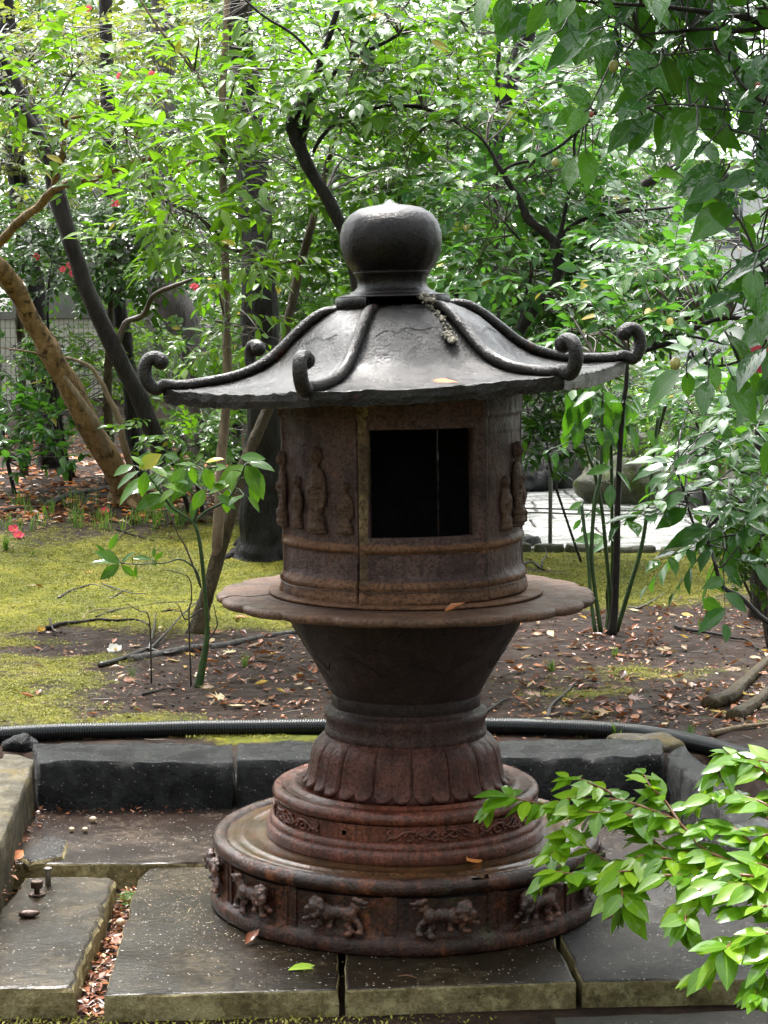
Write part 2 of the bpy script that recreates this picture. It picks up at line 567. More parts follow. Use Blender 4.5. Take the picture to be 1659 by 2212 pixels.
M['white_wall'] = plain('white_plaster', (0.72, 0.72, 0.72), 0.7, 0.3, 0.06, 2, 0.1)
M['grey_roof'] = plain('grey_roof_sheet', (0.20, 0.22, 0.24), 0.4, 0.5, 0.15, 2, 0.1)
M['glass_dark'] = plain('window_glass', (0.03, 0.035, 0.04), 0.05, 0.6, 0.1, 2, 0.0)
M['white_box'] = plain('white_enamel', (0.75, 0.76, 0.77), 0.3, 0.5, 0.05, 10, 0.02)
M['wood_pole'] = bark('peeled_yellow_wood', (0.22, 0.15, 0.06), (0.45, 0.33, 0.16), 18, 0.5, 0.5, 0.1, 0.2)
M['nut'] = plain('pale_nut_shell', (0.40, 0.30, 0.20), 0.4, 0.5, 0.3, 40, 0.3)
M['bud'] = plain('green_red_bud', (0.26, 0.24, 0.07), 0.35, 0.5, 0.4, 60, 0.1)
M['bud_red'] = plain('red_bud', (0.26, 0.06, 0.035), 0.35, 0.5, 0.4, 60, 0.1)


def leaf_mat(name, c_lo, c_mid, c_hi, rough=0.32, trans=0.35, tcol=(0.20, 0.34, 0.03), coat=0.0, vein=0.35, old=None, bump=0.25):
    m, nt, out = new_mat(name)
    n = N(nt)
    at_ = n.node('ShaderNodeAttribute', attribute_name='var')
    oi = n.node('ShaderNodeObjectInfo')
    f = n.math('FRACT', n.math('ADD', at_.outputs['Fac'], oi.outputs['Random']))
    c = n.ramp(f, [(0.0, c_lo), (0.5, c_mid), (0.93, c_hi), (0.985, c_hi), (0.99, old)] if old else [(0.0, c_lo), (0.5, c_mid), (1.0, c_hi)])
    tc = n.node('ShaderNodeUVMap')
    sx = n.node('ShaderNodeSeparateXYZ')
    nt.links.new(tc.outputs[0], sx.inputs[0])
    du = n.math('ABSOLUTE', n.math('SUBTRACT', sx.outputs[0], 0.5))
    mid = n.ramp(du, [(0.02, 1.0), (0.06, 0.0)])
    c = n.mix(n.math('MULTIPLY', mid, vein), c, tuple(min(1, x * 1.6 + 0.05) for x in c_hi))
    lat = n.math('SINE', n.math('MULTIPLY', n.math('SUBTRACT', sx.outputs[1], n.math('MULTIPLY', du, 0.55)), 62.0))
    h = n.math('ADD', n.math('MULTIPLY', lat, 0.12), n.math('MULTIPLY', mid, -0.6))
    nb = n.bump(h, bump, 0.0022)
    nb = n.bump(n.noise(n.coord('Object'), 34, 2), 0.35, 0.010, nb)
    p = n.bsdf(out, c, 0.45, nb, 0.12, 0.0, coat, 0.05, link=False)
    t = n.node('ShaderNodeBsdfTranslucent')
    n.put(t.inputs['Color'], n.mix(f, tuple(x * 0.75 for x in tcol), tcol))
    ms = n.node('ShaderNodeMixShader')
    ms.inputs[0].default_value = trans
    nt.links.new(p.outputs[0], ms.inputs[1])
    nt.links.new(t.outputs[0], ms.inputs[2])
    nt.links.new(ms.outputs[0], out.inputs['Surface'])
    return m


M['leaf_shrub'] = leaf_mat('glossy_bright_leaf', (0.060, 0.165, 0.008), (0.110, 0.255, 0.008), (0.210, 0.350, 0.012), 0.16, 0.36, (0.36, 0.66, 0.015), 0.8)
M['leaf_camellia'] = leaf_mat('glossy_dark_camellia_leaf', (0.014, 0.062, 0.016), (0.026, 0.098, 0.016), (0.060, 0.150, 0.016), 0.13, 0.28, (0.14, 0.40, 0.014), 0.75, 0.25)
M['leaf_light'] = leaf_mat('light_green_leaf', (0.040, 0.105, 0.008), (0.068, 0.150, 0.009), (0.120, 0.205, 0.012), 0.26, 0.40, (0.21, 0.45, 0.015), 0.36, .35, (0.42, 0.30, 0.03))
M['leaf_mid'] = leaf_mat('mid_green_leaf', (0.020, 0.070, 0.008), (0.038, 0.110, 0.008), (0.085, 0.170, 0.010), 0.20, 0.34, (0.17, 0.40, 0.012), 0.36, .35, (0.42, 0.30, 0.03))
M['leaf_blue'] = leaf_mat('bluish_green_leaf', (0.014, 0.066, 0.016), (0.028, 0.102, 0.018), (0.062, 0.150, 0.018), 0.18, 0.30, (0.13, 0.37, 0.03), 0.36, .35, (0.42, 0.30, 0.03))
M['leaf_deep'] = leaf_mat('deep_green_leaf', (0.010, 0.040, 0.008), (0.019, 0.066, 0.009), (0.044, 0.105, 0.010), 0.20, 0.24, (0.10, 0.26, 0.015), 0.5)
M['leaf_olive'] = leaf_mat('olive_leaf', (0.060, 0.080, 0.016), (0.085, 0.115, 0.018), (0.120, 0.150, 0.022), 0.3, 0.40, (0.28, 0.34, 0.04), 0.1)
M['leaf_yellow'] = leaf_mat('yellow_leaf', (0.36, 0.20, 0.03), (0.42, 0.27, 0.05), (0.45, 0.33, 0.12), 0.4, 0.3, (0.5, 0.35, 0.06), 0.0)
M['leaf_fallen'] = leaf_mat('fallen_brown_leaf', (0.055, 0.016, 0.008), (0.15, 0.045, 0.018), (0.33, 0.12, 0.045), 0.3, 0.10, (0.4, 0.15, 0.04), 0.4, 0.2)
M['leaf_fallen_pale'] = leaf_mat('fallen_pale_leaf', (0.16, 0.085, 0.05), (0.28, 0.18, 0.10), (0.46, 0.38, 0.22), 0.35, 0.12, (0.45, 0.3, 0.12), 0.3, 0.2)
M['leaf_orange'] = leaf_mat('orange_leaf', (0.50, 0.13, 0.025), (0.55, 0.17, 0.03), (0.60, 0.20, 0.04), 0.3, 0.2, (0.7, 0.25, 0.05), 0.3, 0.3)
M['leaf_fresh'] = leaf_mat('fresh_green_fallen_leaf', (0.30, 0.46, 0.05), (0.34, 0.5, 0.06), (0.36, 0.52, 0.07), 0.25, 0.2, (0.4, 0.55, 0.06), 0.3, 0.3)
M['petal_pink'] = leaf_mat('pink_petal', (0.62, 0.05, 0.10), (0.70, 0.09, 0.15), (0.75, 0.18, 0.24), 0.4, 0.3, (0.9, 0.15, 0.2), 0.0, 0.0)
M['petal_white'] = leaf_mat('white_petal', (0.75, 0.72, 0.66), (0.8, 0.78, 0.73), (0.82, 0.80, 0.76), 0.4, 0.2, (0.9, 0.88, 0.8), 0.0, 0.0)
M['stamen'] = plain('yellow_stamens', (0.60, 0.36, 0.03), 0.5, 0.3, 0.2, 60, 0.2)
M['grass'] = leaf_mat('dark_grass_blade', (0.030, 0.075, 0.016), (0.050, 0.110, 0.020), (0.085, 0.150, 0.028), 0.35, 0.3, (0.2, 0.36, 0.04), 0.0, 0.0)
M['moss'] = leaf_mat('moss_tuft', (0.080, 0.082, 0.016), (0.155, 0.148, 0.024), (0.245, 0.222, 0.045), 0.7, 0.2, (0.33, 0.35, 0.04), 0.0, 0.0)
# ================================================================== THE GROUND
def ground_axis(spans):
    out = []
    for a, b, st in spans:
        n = max(1, int(round((b - a) / st)))
        out += [a + (b - a) * k / n for k in range(n)]
    out.append(spans[-1][1])
    return out


gx = ground_axis([(-90, -12, 6), (-12, -4, 0.8), (-4, -2.2, 0.15), (-2.2, 2.4, 0.04), (2.4, 4, 0.15), (4, 12, 0.8), (12, 90, 6)])
gy = ground_axis([(-40, -6, 4), (-6, -1.6, 0.6), (-1.6, 0.8, 0.08), (0.8, 4.4, 0.035), (4.4, 8.5, 0.09), (8.5, 13, 0.3), (13, 30, 1.0), (30, 140, 8)])

# patches of moss and bare soil, as they lie on the ground: (x px, y px, half width, half depth in m, weight)
moss_spots = []
for px, py, hw, hd, w in [(80, 1330, .9, 1.2, 1.2), (300, 1240, 1.2, 1.1, 1.3), (100, 1200, 1.6, 1.3, 1.3), (560, 1225, .8, .8, 1.0), (480, 1290, .5, .5, .8),
                          (60, 1480, .55, .45, .45), (230, 1500, .5, .25, .38), (40, 1560, .4, .2, .42), (360, 1560, .4, .14, .35), (300, 1420, .35, .22, .36), (520, 1590, .22, .07, 1.3), (620, 1600, .15, .05, .9),
                          (1180, 1200, .7, 1.0, 1.3), (1340, 1235, .7, .9, 1.3), (1480, 1215, .5, .6, 1.0), (1560, 1200, .8, .6, .8), (1390, 1290, .3, .35, .7),
                          (1330, 1450, .34, .26, .70), (1290, 1500, .22, .12, .5), (1600, 1330, .2, .3, .5), (660, 1440, .18, .18, .65), (600, 1480, .12, .12, .5),
                          (1140, 1180, .5, .5, .9), (700, 1250, .8, .8, 1.0)]:
    g = on_ground(px, py)
    moss_spots.append((g.x, g.y, hw, hd, w))
soil_spots = []
for px, py, hw, hd, w in [(150, 1370, .28, .22, 1.2), (90, 1405, .25, .12, .9), (470, 1400, .5, .3, 1.2), (560, 1450, .45, .3, .9), (450, 1500, .4, .25, .8), (420, 1215, .25, .25, .3),
                          (1200, 1400, .6, .5, .6), (1550, 1350, .7, .5, .7), (1170, 1235, .16, .14, 1.0), (250, 1100, 1.0, 1.0, .7), (60, 1080, 1.2, 1.6, .7)]:
    g = on_ground(px, py)
    soil_spots.append((g.x, g.y, hw, hd, w))


def moss_at(x, y):
    if y < 0.9:
        return (0.62 * (1 - sstep(-0.9, 0.5, x)) + 0.5 * nz(x * 1.7, y * 1.7, 6.0)) * (1 - sstep(-1.0, -0.8, y))
    s = 0.0
    for a, b, u, v, w in moss_spots:
        s += w * math.exp(-((x - a) / u) ** 2 - ((y - b) / v) ** 2)
    s = min(s, 1.15)
    for a, b, u, v, w in soil_spots:
        s -= w * math.exp(-((x - a) / u) ** 2 - ((y - b) / v) ** 2)
    s += 0.38 * nz(x * 2.6, y * 2.6, 1.0) + 0.30 * nz(x * 8, y * 6, 5.0)
    return s


V, F, MS = [], [], []
for y in gy:
    for x in gx:
        m_ = moss_at(x, y)
        z = gz(x, y)
        if 0.95 < y < 9 and abs(x) < 3:
            z += 0.010 * max(0.0, min(1.0, m_)) + 0.006 * nz(x * 13, y * 13, 2.0)
        V.append((x, y, z))
        MS.append(m_)
nxg = len(gx)
for j in range(len(gy) - 1):
    for i in range(nxg - 1):
        F.append((j * nxg + i, j * nxg + i + 1, (j + 1) * nxg + i + 1, (j + 1) * nxg + i))


def ground_mat():
    m, nt, out = new_mat('mossy_wet_soil')
    n = N(nt)
    v = n.coord()
    at_ = n.node('ShaderNodeAttribute', attribute_name='moss')
    k = n.math('ADD', at_.outputs['Fac'], n.math('MULTIPLY', n.math('SUBTRACT', n.noise(v, 24, 6, 0.75), 0.5), 2.2))
    k = n.ramp(k, [(0.30, 0.0), (0.78, 1.0)])
    s = n.ramp(n.noise(v, 16, 8, 0.75), [(0.3, (0.009, 0.0050, 0.0036)), (0.5, (0.026, 0.0145, 0.0098)), (0.72, (0.064, 0.037, 0.025))])
    fine = n.ramp(n.noise(v, 110, 4, 0.7), [(0.35, 0.45), (0.7, 1.5)])
    s = n.mix(0.6, s, fine, 'MULTIPLY')
    mo = n.ramp(n.noise(v, 3.2, 7, 0.75), [(0.30, (0.040, 0.050, 0.010)), (0.45, (0.105, 0.115, 0.016)), (0.58, (0.190, 0.180, 0.024)), (0.75, (0.215, 0.170, 0.040))])
    mo = n.mix(0.55, mo, n.ramp(n.noise(v, 150, 4, 0.7), [(0.3, 0.5), (0.7, 1.5)]), 'MULTIPLY')
    c = n.mix(k, s, mo)
    nb = n.bump(n.noise(v, 30, 6, 0.7), 0.7, 0.02)
    nb = n.bump(n.noise(v, 170, 5, 0.8), 0.9, 0.008, nb)
    rr = n.mix(k, n.ramp(n.noise(v, 9, 5), [(0.4, 0.6), (0.6, 0.85)]), (0.95, 0.95, 0.95))
    n.bsdf(out, c, rr, nb, 0.12)
    return m


M['ground'] = ground_mat()
me = mesh('ground', V, F)
a = me.attributes.new('moss', 'FLOAT', 'POINT')
a.data.foreach_set('value', MS)
tag(link('ground', me, M['ground']), kind='structure')

# ================================================================== THE STONE PLATFORM
plat = tag(bpy.data.objects.new('pavement', None), kind='structure')
COL.objects.link(plat)


def poly_px(pts, z):
    return [tuple(on_z(px, py, z)[:2]) for px, py in pts]


def paving(pts, z0, z1, top, side=None, seed=0.0, amp=0.004, bev=0.006):
    P = poly_px(pts, z1)
    area = sum(P[i][0] * P[(i + 1) % len(P)][1] - P[(i + 1) % len(P)][0] * P[i][1] for i in range(len(P)))
    if area < 0: P.reverse()
    V, F = slab(P, z0, z1, amp, 0.025, bev, seed)
    me = mesh('paving_slab', V, F, smooth=False)
    o = link('paving_slab', me, top, plat)
    if side is not None:
        me.materials.append(side)
        for p in me.polygons:
            if abs(p.normal.z) < 0.6: p.material_index = 1
    return o


# main slab under the lantern with its broken left edge, two more to its right
paving([(222, 2151), (250, 2058), (272, 1975), (299, 1892), (322, 1874), (348, 1867), (560, 1868), (733, 1868), (734, 2139)], -.066, 0.0, M['slab'], M['slab_side'], 1.0)
paving([(744, 2139), (743, 1868), (1128, 1868), (1246, 2121)], -.066, 0.0, M['slab'], M['slab_side'], 2.0)
paving([(1256, 2121), (1136, 1868), (1500, 1862), (1800, 1990), (1800, 2112)], -.068, -0.001, M['slab_right'], M['slab_side'], 3.0)
# rear slab, a little higher
paving([(20, 1866), (78, 1745), (300, 1742), (900, 1738), (1440, 1734), (1500, 1862), (1000, 1864), (460, 1865), (180, 1866)], -.06, 0.012, M['slab_rear'], M['slab_side'], 4.0)
# left slab, cut off by the gap full of litter
paving([(-40, 2030), (-8, 1966), (47, 1890), (150, 1891), (240, 1893), (254, 1899), (225, 1985), (190, 2060), (165, 2134), (-60, 2136)], -.075, 0.010, M['slab'], M['slab_side'], 5.0, 0.008, 0.012)
# broken piece of the rear slab and the front pavement
paving([(30, 1846), (100, 1800), (150, 1812), (140, 1846), (60, 1862)], 0.0, 0.026, M['slab_right'], M['slab_side'], 6.0, 0.006, 0.012)
fp = [on_z(1195, 2196, -.052), on_z(1900, 2168, -.052), on_z(2300, 2700, -.052), on_z(1200, 2700, -.052)]
V, F = slab([tuple(p[:2]) for p in reversed(fp)], -.12, -.052, 0.004, 0.05, 0.006, 7.0)
tag(obj('path', V, F, M['slab_right'], None, False), kind='structure')

# drain hole stone plug in the slab's front edge
# ------------------------------------------------------------------ kerb round it
kerb = thing('stone_kerb', (0, 0.95, 0), 'low wet kerb of rough granite blocks round the sunken stone platform', 'stone kerb')
KO = Vector((0, 0.95, 0))


def block(front_b, back_top, zt, zb, mat, n=(22, 8, 6), seed=0.0, amp=0.006, top_amp=0.010):
    """front_b: the two feet of the front face (px at z=zb); back_top: two px of the back top edge at zt"""
    a = on_z(*front_b[0], 0.012)
    b = on_z(*front_b[1], 0.012)
    c = on_z(*back_top[1], zt)
    d = on_z(*back_top[0], zt)
    b4 = [(p.x, p.y, zb) for p in (a, b, c, d)]
    t4 = [(p.x, p.y, zt) for p in (a, b, c, d)]
    V, F = hexa(b4, t4, n, amp, 16.0, seed, top_amp, 4.0)
    return obj('kerb_stone', [Vector(v) - KO for v in V], F, mat, kerb)


block([(84, 1748), (505, 1747)], [(70, 1606), (504, 1603)], .158, -.02, M['kerb_black'], (26, 9, 7), 1.0)
block([(509, 1746), (905, 1741)], [(512, 1603), (905, 1600)], .158, -.02, M['kerb_black'], (24, 9, 7), 2.0)
block([(912, 1741), (1434, 1734)], [(908, 1600), (1432, 1596)], .160, -.02, M['kerb_black'], (30, 9, 7), 3.0)
# left flank, nearer to the camera
a0, a1 = on_z(77, 1740, 0.012), on_z(-40, 2070, 0.012)
o0, o1 = on_z(12, 1626, .160), on_z(-220, 1900, .160)
V, F = hexa([(o1.x, o1.y, -.06), (a1.x, a1.y, -.06), (a0.x, a0.y, -.06), (o0.x, o0.y, -.06)],
            [(o1.x, o1.y, .162), (a1.x, a1.y, .162), (a0.x, a0.y, .162), (o0.x, o0.y, .162)], (8, 26, 7), 0.008, 16, 4.0, 0.008, 5.0)
obj('kerb_stone', [v - KO for v in V], F, M['kerb_pale'], kerb)
# right flank
a0, a1 = on_z(1436, 1728, 0.012), on_z(1640, 1960, 0.012)
o0, o1 = on_z(1440, 1612, .150), on_z(1760, 1860, .150)
V, F = hexa([(a1.x, a1.y, -.06), (o1.x, o1.y, -.06), (o0.x + .05, o0.y - .02, -.06), (a0.x, a0.y, -.06)],
            [(a1.x, a1.y, .155), (o1.x, o1.y, .155), (o0.x + .05, o0.y - .02, .155), (a0.x, a0.y, .155)], (6, 24, 7), 0.008, 16, 5.0, 0.006, 5.0)
obj('kerb_stone', [v - KO for v in V], F, M['kerb_black'], kerb)

rk = on_ground(1400, 1615)


def boulder(name, c, r, mat, label, cat='boulder', seed=0.0, sub=4, amp=0.3, freq=1.3, flat=0.0):
    V, F = ico((0, 0, 0), r, None, sub)
    out = []
    R_ = max(r) if hasattr(r, '__len__') else r
    for v in V:
        q = v / R_ * freq
        k = 1 + amp * (nz(q.x + seed, q.y, q.z) + 0.5 * nz(q.x * 2.3, q.y * 2.3 + seed, q.z * 2.3) + 0.25 * nz(q.x * 5.1, q.y * 5.1, q.z * 5.1 + seed))
        w = v * k
        out.append(w)
    o = obj(name, out, F, mat)
    o.location = c
    return tag(o, label, cat)


boulder('rock', (rk.x, rk.y, rk.z + .01), (.15, .07, .035), M['kerb_pale'], 'flat pale stone lying on the rear kerb beside the black hose', 'stone', 3.0, 4, .35)
p = on_ground(62, 1620)
boulder('rock', (p.x - .03, p.y, p.z + .02), (.05, .04, .03), M['kerb_black'], 'small dark stone wedged at the corner of the kerb', 'stone', 5.0, 3, .35)

# ================================================================== THE IRON LANTERN
L = thing('iron_lantern', (0, 0, 0), 'large old rusty iron garden lantern with onion finial and curled hexagonal roof', 'lantern')

# ---- lower drum: rim, wall, roll, top plate
drum = [(0.455, -0.002), (0.497, 0.0), (0.502, 0.006), (0.502, 0.026), (0.497, 0.036), (0.489, 0.040), (0.483, 0.046), (0.482, 0.06), (0.482, 0.09), (0.482, 0.12), (0.483, 0.136)]


def wob(a, z, s=1.0):
    return s * (0.0025 * nz(math.sin(a) * 5, math.cos(a) * 5, z * 9) + 0.0012 * nz(math.sin(a) * 22, math.cos(a) * 22, z * 30))


V, F = lathe(drum, 180, rfun=lambda r, z, a, i: r + wob(a, z))
obj('drum', V, F, M['iron_drum'], L)
base_drum = [c for c in L.children][-1]

# roll with a ragged hole broken into it to the right of the front
ROLL = (0.476, 0.160, 0.021)


def roll_part(r0, z0, rr, seg, mat, name, hole=None, parent=L, a_lo=-100, a_hi=215):
    ns, nc = seg, 18
    V, F = [], []
    for k in range(ns):
        a = 2 * math.pi * k / ns
        for c in range(nc):
            b = rad(a_lo) + rad(a_hi - a_lo) * c / (nc - 1)
            d = rr + wob(a, b, 0.6)
            r = r0 + d * math.cos(b)
            V.append(Vector((r * math.sin(a), -r * math.cos(a), z0 + d * math.sin(b))))
    for k in range(ns):
        k2 = (k + 1) % ns
        a = math.degrees(2 * math.pi * (k + 0.5) / ns)
        if a > 180: a -= 360
        for c in range(nc - 1):
            b = a_lo + (a_hi - a_lo) * (c + .5) / (nc - 1)
            if hole is not None and hole(a, b): continue
            F.append((k * nc + c, k2 * nc + c, k2 * nc + c + 1, k * nc + c + 1))
    return obj(name, V, F, mat, parent)


def drum_hole(a, b):
    n1 = nz(a * .6, b * .02, 3.3)
    if abs(a - 20.6) < 3.0 + n1 * 1.2 and b > 35 + 26 * nz(a * .5, 1.1, 2.2) + abs(a - 20.6) * 6: return True
    return -9 < a < 19 and b > 150 + 22 * nz(a * .8, 7.0, 0.4)


roll_part(*ROLL, 480, M['iron_drum'], 'roll', drum_hole)


# top plate: falls away from the roll along the crack in front
def plate_r(r, z, a, i):
    if i == 0:
        d = math.degrees(a if a < math.pi else a - 2 * math.pi)
        k = sstep(-13, -8, d) * (1 - sstep(18, 27, d))
        return r - k * (0.010 + 0.005 * nz(d * .45, 2.0, 1.0) + (0.018 * max(0, 1 - abs(d - 20.6) / 3.2)))
    return r + wob(a, z, 0.6)


plate = [(0.474, 0.170), (0.452, 0.173), (0.447, 0.1755), (0.440, 0.174), (0.424, 0.174), (0.420, 0.177), (0.412, 0.1775), (0.408, 0.175), (0.38, 0.176), (0.34, 0.178), (0.30, 0.18)]
V, F = lathe(plate, 240, rfun=plate_r)
obj('top_plate', V, F, M['iron_top'], L)
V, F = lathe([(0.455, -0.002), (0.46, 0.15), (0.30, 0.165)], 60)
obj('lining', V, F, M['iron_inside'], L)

# posts between the reliefs
for k in range(12):
    a = rad(-5 + 30 * k)
    g = Geo()
    for s in (-1, 1):
        V, F = box(s * 0.013 - 0.0035, s * 0.013 + 0.0035, -0.486, -0.478, 0.042, 0.140)
        g.add(V, F)
    V, F = box(-0.010, 0.010, -0.4838, -0.478, 0.042, 0.140)
    g.add(V, F)
    g.move(Matrix.Rotation(a, 4, 'Z'))
    g.build('post', M['iron_drum'], L, False)


def blobs(items, mir=1):
    g = Geo()
    for it in items:
        c, r = it[0], it[1]
        rot = Matrix.Rotation(rad(it[2]) * mir, 3, 'Y') if len(it) > 2 else None
        V, F = ico((c[0] * mir, c[1], c[2]), r, rot, 2)
        g.add(V, F)
    return g


def remeshed(name, g, mat, voxel, parent, disp=0.0):
    o = g.build(name, mat, parent)
    md = o.modifiers.new('blend', 'REMESH')
    md.mode = 'VOXEL'
    md.voxel_size = voxel
    md.use_smooth_shade = True
    sm = o.modifiers.new('soften', 'SMOOTH')
    sm.iterations = 2
    sm.factor = 0.5
    return o


# lions, y = out of the wall, x along it
lion = [((0, .010, .052), (.036, .017, .019), 8), ((.028, .014, .050), (.024, .019, .024)), ((-.034, .013, .050), (.021, .017, .022)),
        ((.054, .024, .066), (.018, .017, .019)), ((.068, .030, .060), (.012, .011, .009)), ((.070, .030, .052), (.010, .010, .006)),
        ((.040, .022, .078), (.012, .012, .011)), ((.034, .026, .064), (.012, .012, .011)), ((.052, .022, .084), (.011, .011, .009)), ((.040, .028, .052), (.012, .011, .010)), ((.062, .02, .080), (.008, .009, .007)), ((.050, .030, .044), (.010, .010, .009)),
        ((.060, .034, .072), (.005, .006, .004)), ((.062, .028, .044), (.008, .009, .007)),
        ((.046, .014, .028), (.009, .010, .020), 25), ((.056, .018, .012), (.013, .012, .008)), ((.066, .014, .034), (.018, .009, .008), 20), ((.082, .018, .030), (.009, .009, .007)),
        ((.014, .012, .030), (.008, .009, .016)), ((.016, .016, .016), (.010, .010, .008)),
        ((-.030, .012, .030), (.011, .011, .018), -25), ((-.038, .014, .012), (.009, .010, .014), 20), ((-.032, .018, .002), (.013, .012, .008)),
        ((-.052, .012, .036), (.018, .010, .010), -35), ((-.064, .014, .020), (.009, .009, .013), 12), ((-.062, .018, .008), (.012, .010, .007)),
        ((-.050, .012, .070), (.018, .009, .009), -30), ((-.062, .014, .086), (.013, .011, .010)), ((-.050, .014, .090), (.011, .010, .008)), ((-.074, .014, .082), (.014, .007, .005), 20), ((-.072, .014, .072), (.011, .006, .004), -10)]
lion_src = {}
for k in range(12):
    a = -50 + 30 * k
    mir = 1 if k % 2 == 0 else -1
    if mir not in lion_src:
        lion_src[mir] = blobs(lion, mir)
        G_ = lion_src[mir]
        G_.V = [Vector((v.x, -v.y, v.z)) for v in G_.V]
        G_.F = [tuple(reversed(f)) for f in G_.F] if mir == 1 else G_.F
        lion_src[mir] = mesh('lion_relief', G_.V, G_.F)
        lion_src[mir].materials.append(M['iron_lion'])
    o = link('lion_relief', lion_src[mir], None, L)
    o.matrix_local = Matrix.Rotation(rad(a), 4, 'Z') @ Matrix.Translation((0, -0.478, 0.047)) @ Matrix.Scale(0.96, 4)
    md = o.modifiers.new('blend', 'REMESH')
    md.mode = 'VOXEL'
    md.voxel_size = 0.0032
    md.use_smooth_shade = True

# ---- second tier
band_lo = [(0.30, 0.176), (0.356, 0.176), (0.359, 0.180), (0.359, 0.200), (0.355, 0.207), (0.349, 0.209), (0.350, 0.213), (0.350, 0.220), (0.345, 0.227), (0.338, 0.229)]
V, F = lathe(band_lo, 160, rfun=lambda r, z, a, i: r + wob(a, z, .8))
obj('plinth_moulding', V, F, M['iron_tier'], L)
# band with a small lozenge hole
na, nb_ = 360, 14
V, F = [], []
for k in range(na):
    a = 2 * math.pi * k / na
    for i in range(nb_ + 1):
        z = 0.2285 + (0.268 - 0.2285) * i / nb_
        r = 0.3355 + wob(a, z, .8)
        V.append(Vector((r * math.sin(a), -r * math.cos(a), z)))
for k in range(na):
    a = (k + .5) - 360 * ((k + .5) > 180)
    for i in range(nb_):
        zc = 0.2285 + (0.268 - 0.2285) * (i + .5) / nb_
        if abs(a + 27) / 1.5 + abs(zc - 0.246) / 0.0075 < 1: continue
        k2 = (k + 1) % na
        m_ = nb_ + 1
        F.append((k * m_ + i, k2 * m_ + i, k2 * m_ + i + 1, k * m_ + i + 1))
obj('band', V, F, M['iron_tier'], L)
roll_part(0.325, 0.284, 0.0175, 200, M['iron_tier'], 'roll', None, L, -110, 120)
V, F = lathe([(0.316, 0.300), (0.300, 0.3005), (0.296, 0.298), (0.292, 0.3005), (0.286, 0.306), (0.279, 0.306), (0.276, 0.302), (0.24, 0.302)], 160, rfun=lambda r, z, a, i: r + wob(a, z, .5))
obj('top_plate', V, F, M['iron_tier'], L)
V, F = lathe([(0.30, 0.178), (0.318, 0.19), (0.318, 0.28), (0.26, 0.29)], 60)
obj('lining', V, F, M['iron_inside'], L)


# vine scrolls in relief on the band
def on_band(s, z, a0, r=0.338):
    a = rad(a0) + s / r
    return Vector((r * math.sin(a), -r * math.cos(a), z))


def vine(a0, mir=1):
    g = Geo()
    curves = [
        [(-.100, .236), (-.094, .2415), (-.080, .242), (-.066, .252), (-.050, .2575), (-.030, .255), (-.012, .244), (.006, .238), (.030, .238), (.050, .246), (.064, .255), (.082, .259), (.098, .254), (.102, .246), (.095, .241), (.087, .245)],
        [(-.080, .242), (-.094, .246), (-.100, .253), (-.096, .258), (-.090, .256)],
        [(-.050, .2575), (-.058, .247), (-.056, .238), (-.046, .235), (-.038, .239), (-.041, .246), (-.048, .246)],
        [(-.012, .244), (.000, .252), (.006, .259), (.014, .260), (.018, .254), (.012, .251)],
        [(.006, .238), (.012, .246), (.022, .250), (.028, .256)],
        [(.030, .238), (.036, .233), (.046, .234), (.050, .239)],
        [(.050, .246), (.060, .240), (.070, .241), (.074, .247), (.068, .250)],
        [(.064, .255), (.056, .260), (.048, .259), (.046, .254)],
    ]
    for c in curves:
        P = smooth_path(c, 5)
        n = len(P)
        pts = [on_band(mir * s * 1.0, z, a0) for s, z in P]
        rr = [0.0046 * (1 - 0.45 * (i / (n - 1))) for i in range(n)]
        V, F = tube(pts, rr, 6, 0.25)
        g.add(V, F)
    for s, z in [(-.030, .249), (-.022, .240), (.020, .244), (.040, .252), (.034, .247), (.078, .252), (-.07, .237)]:
        V, F = ico(on_band(mir * s, z, a0), (.006, .005, .0045), None, 1)
        g.add(V, F)
    return g.build('vine_relief', M['iron_tier'], L)


for k, (a0, mir) in enumerate([(9, 1), (49, 1), (-57, -1), (-97, -1), (90, 1), (140, 1), (-150, 1)]):
    vine(a0, mir)

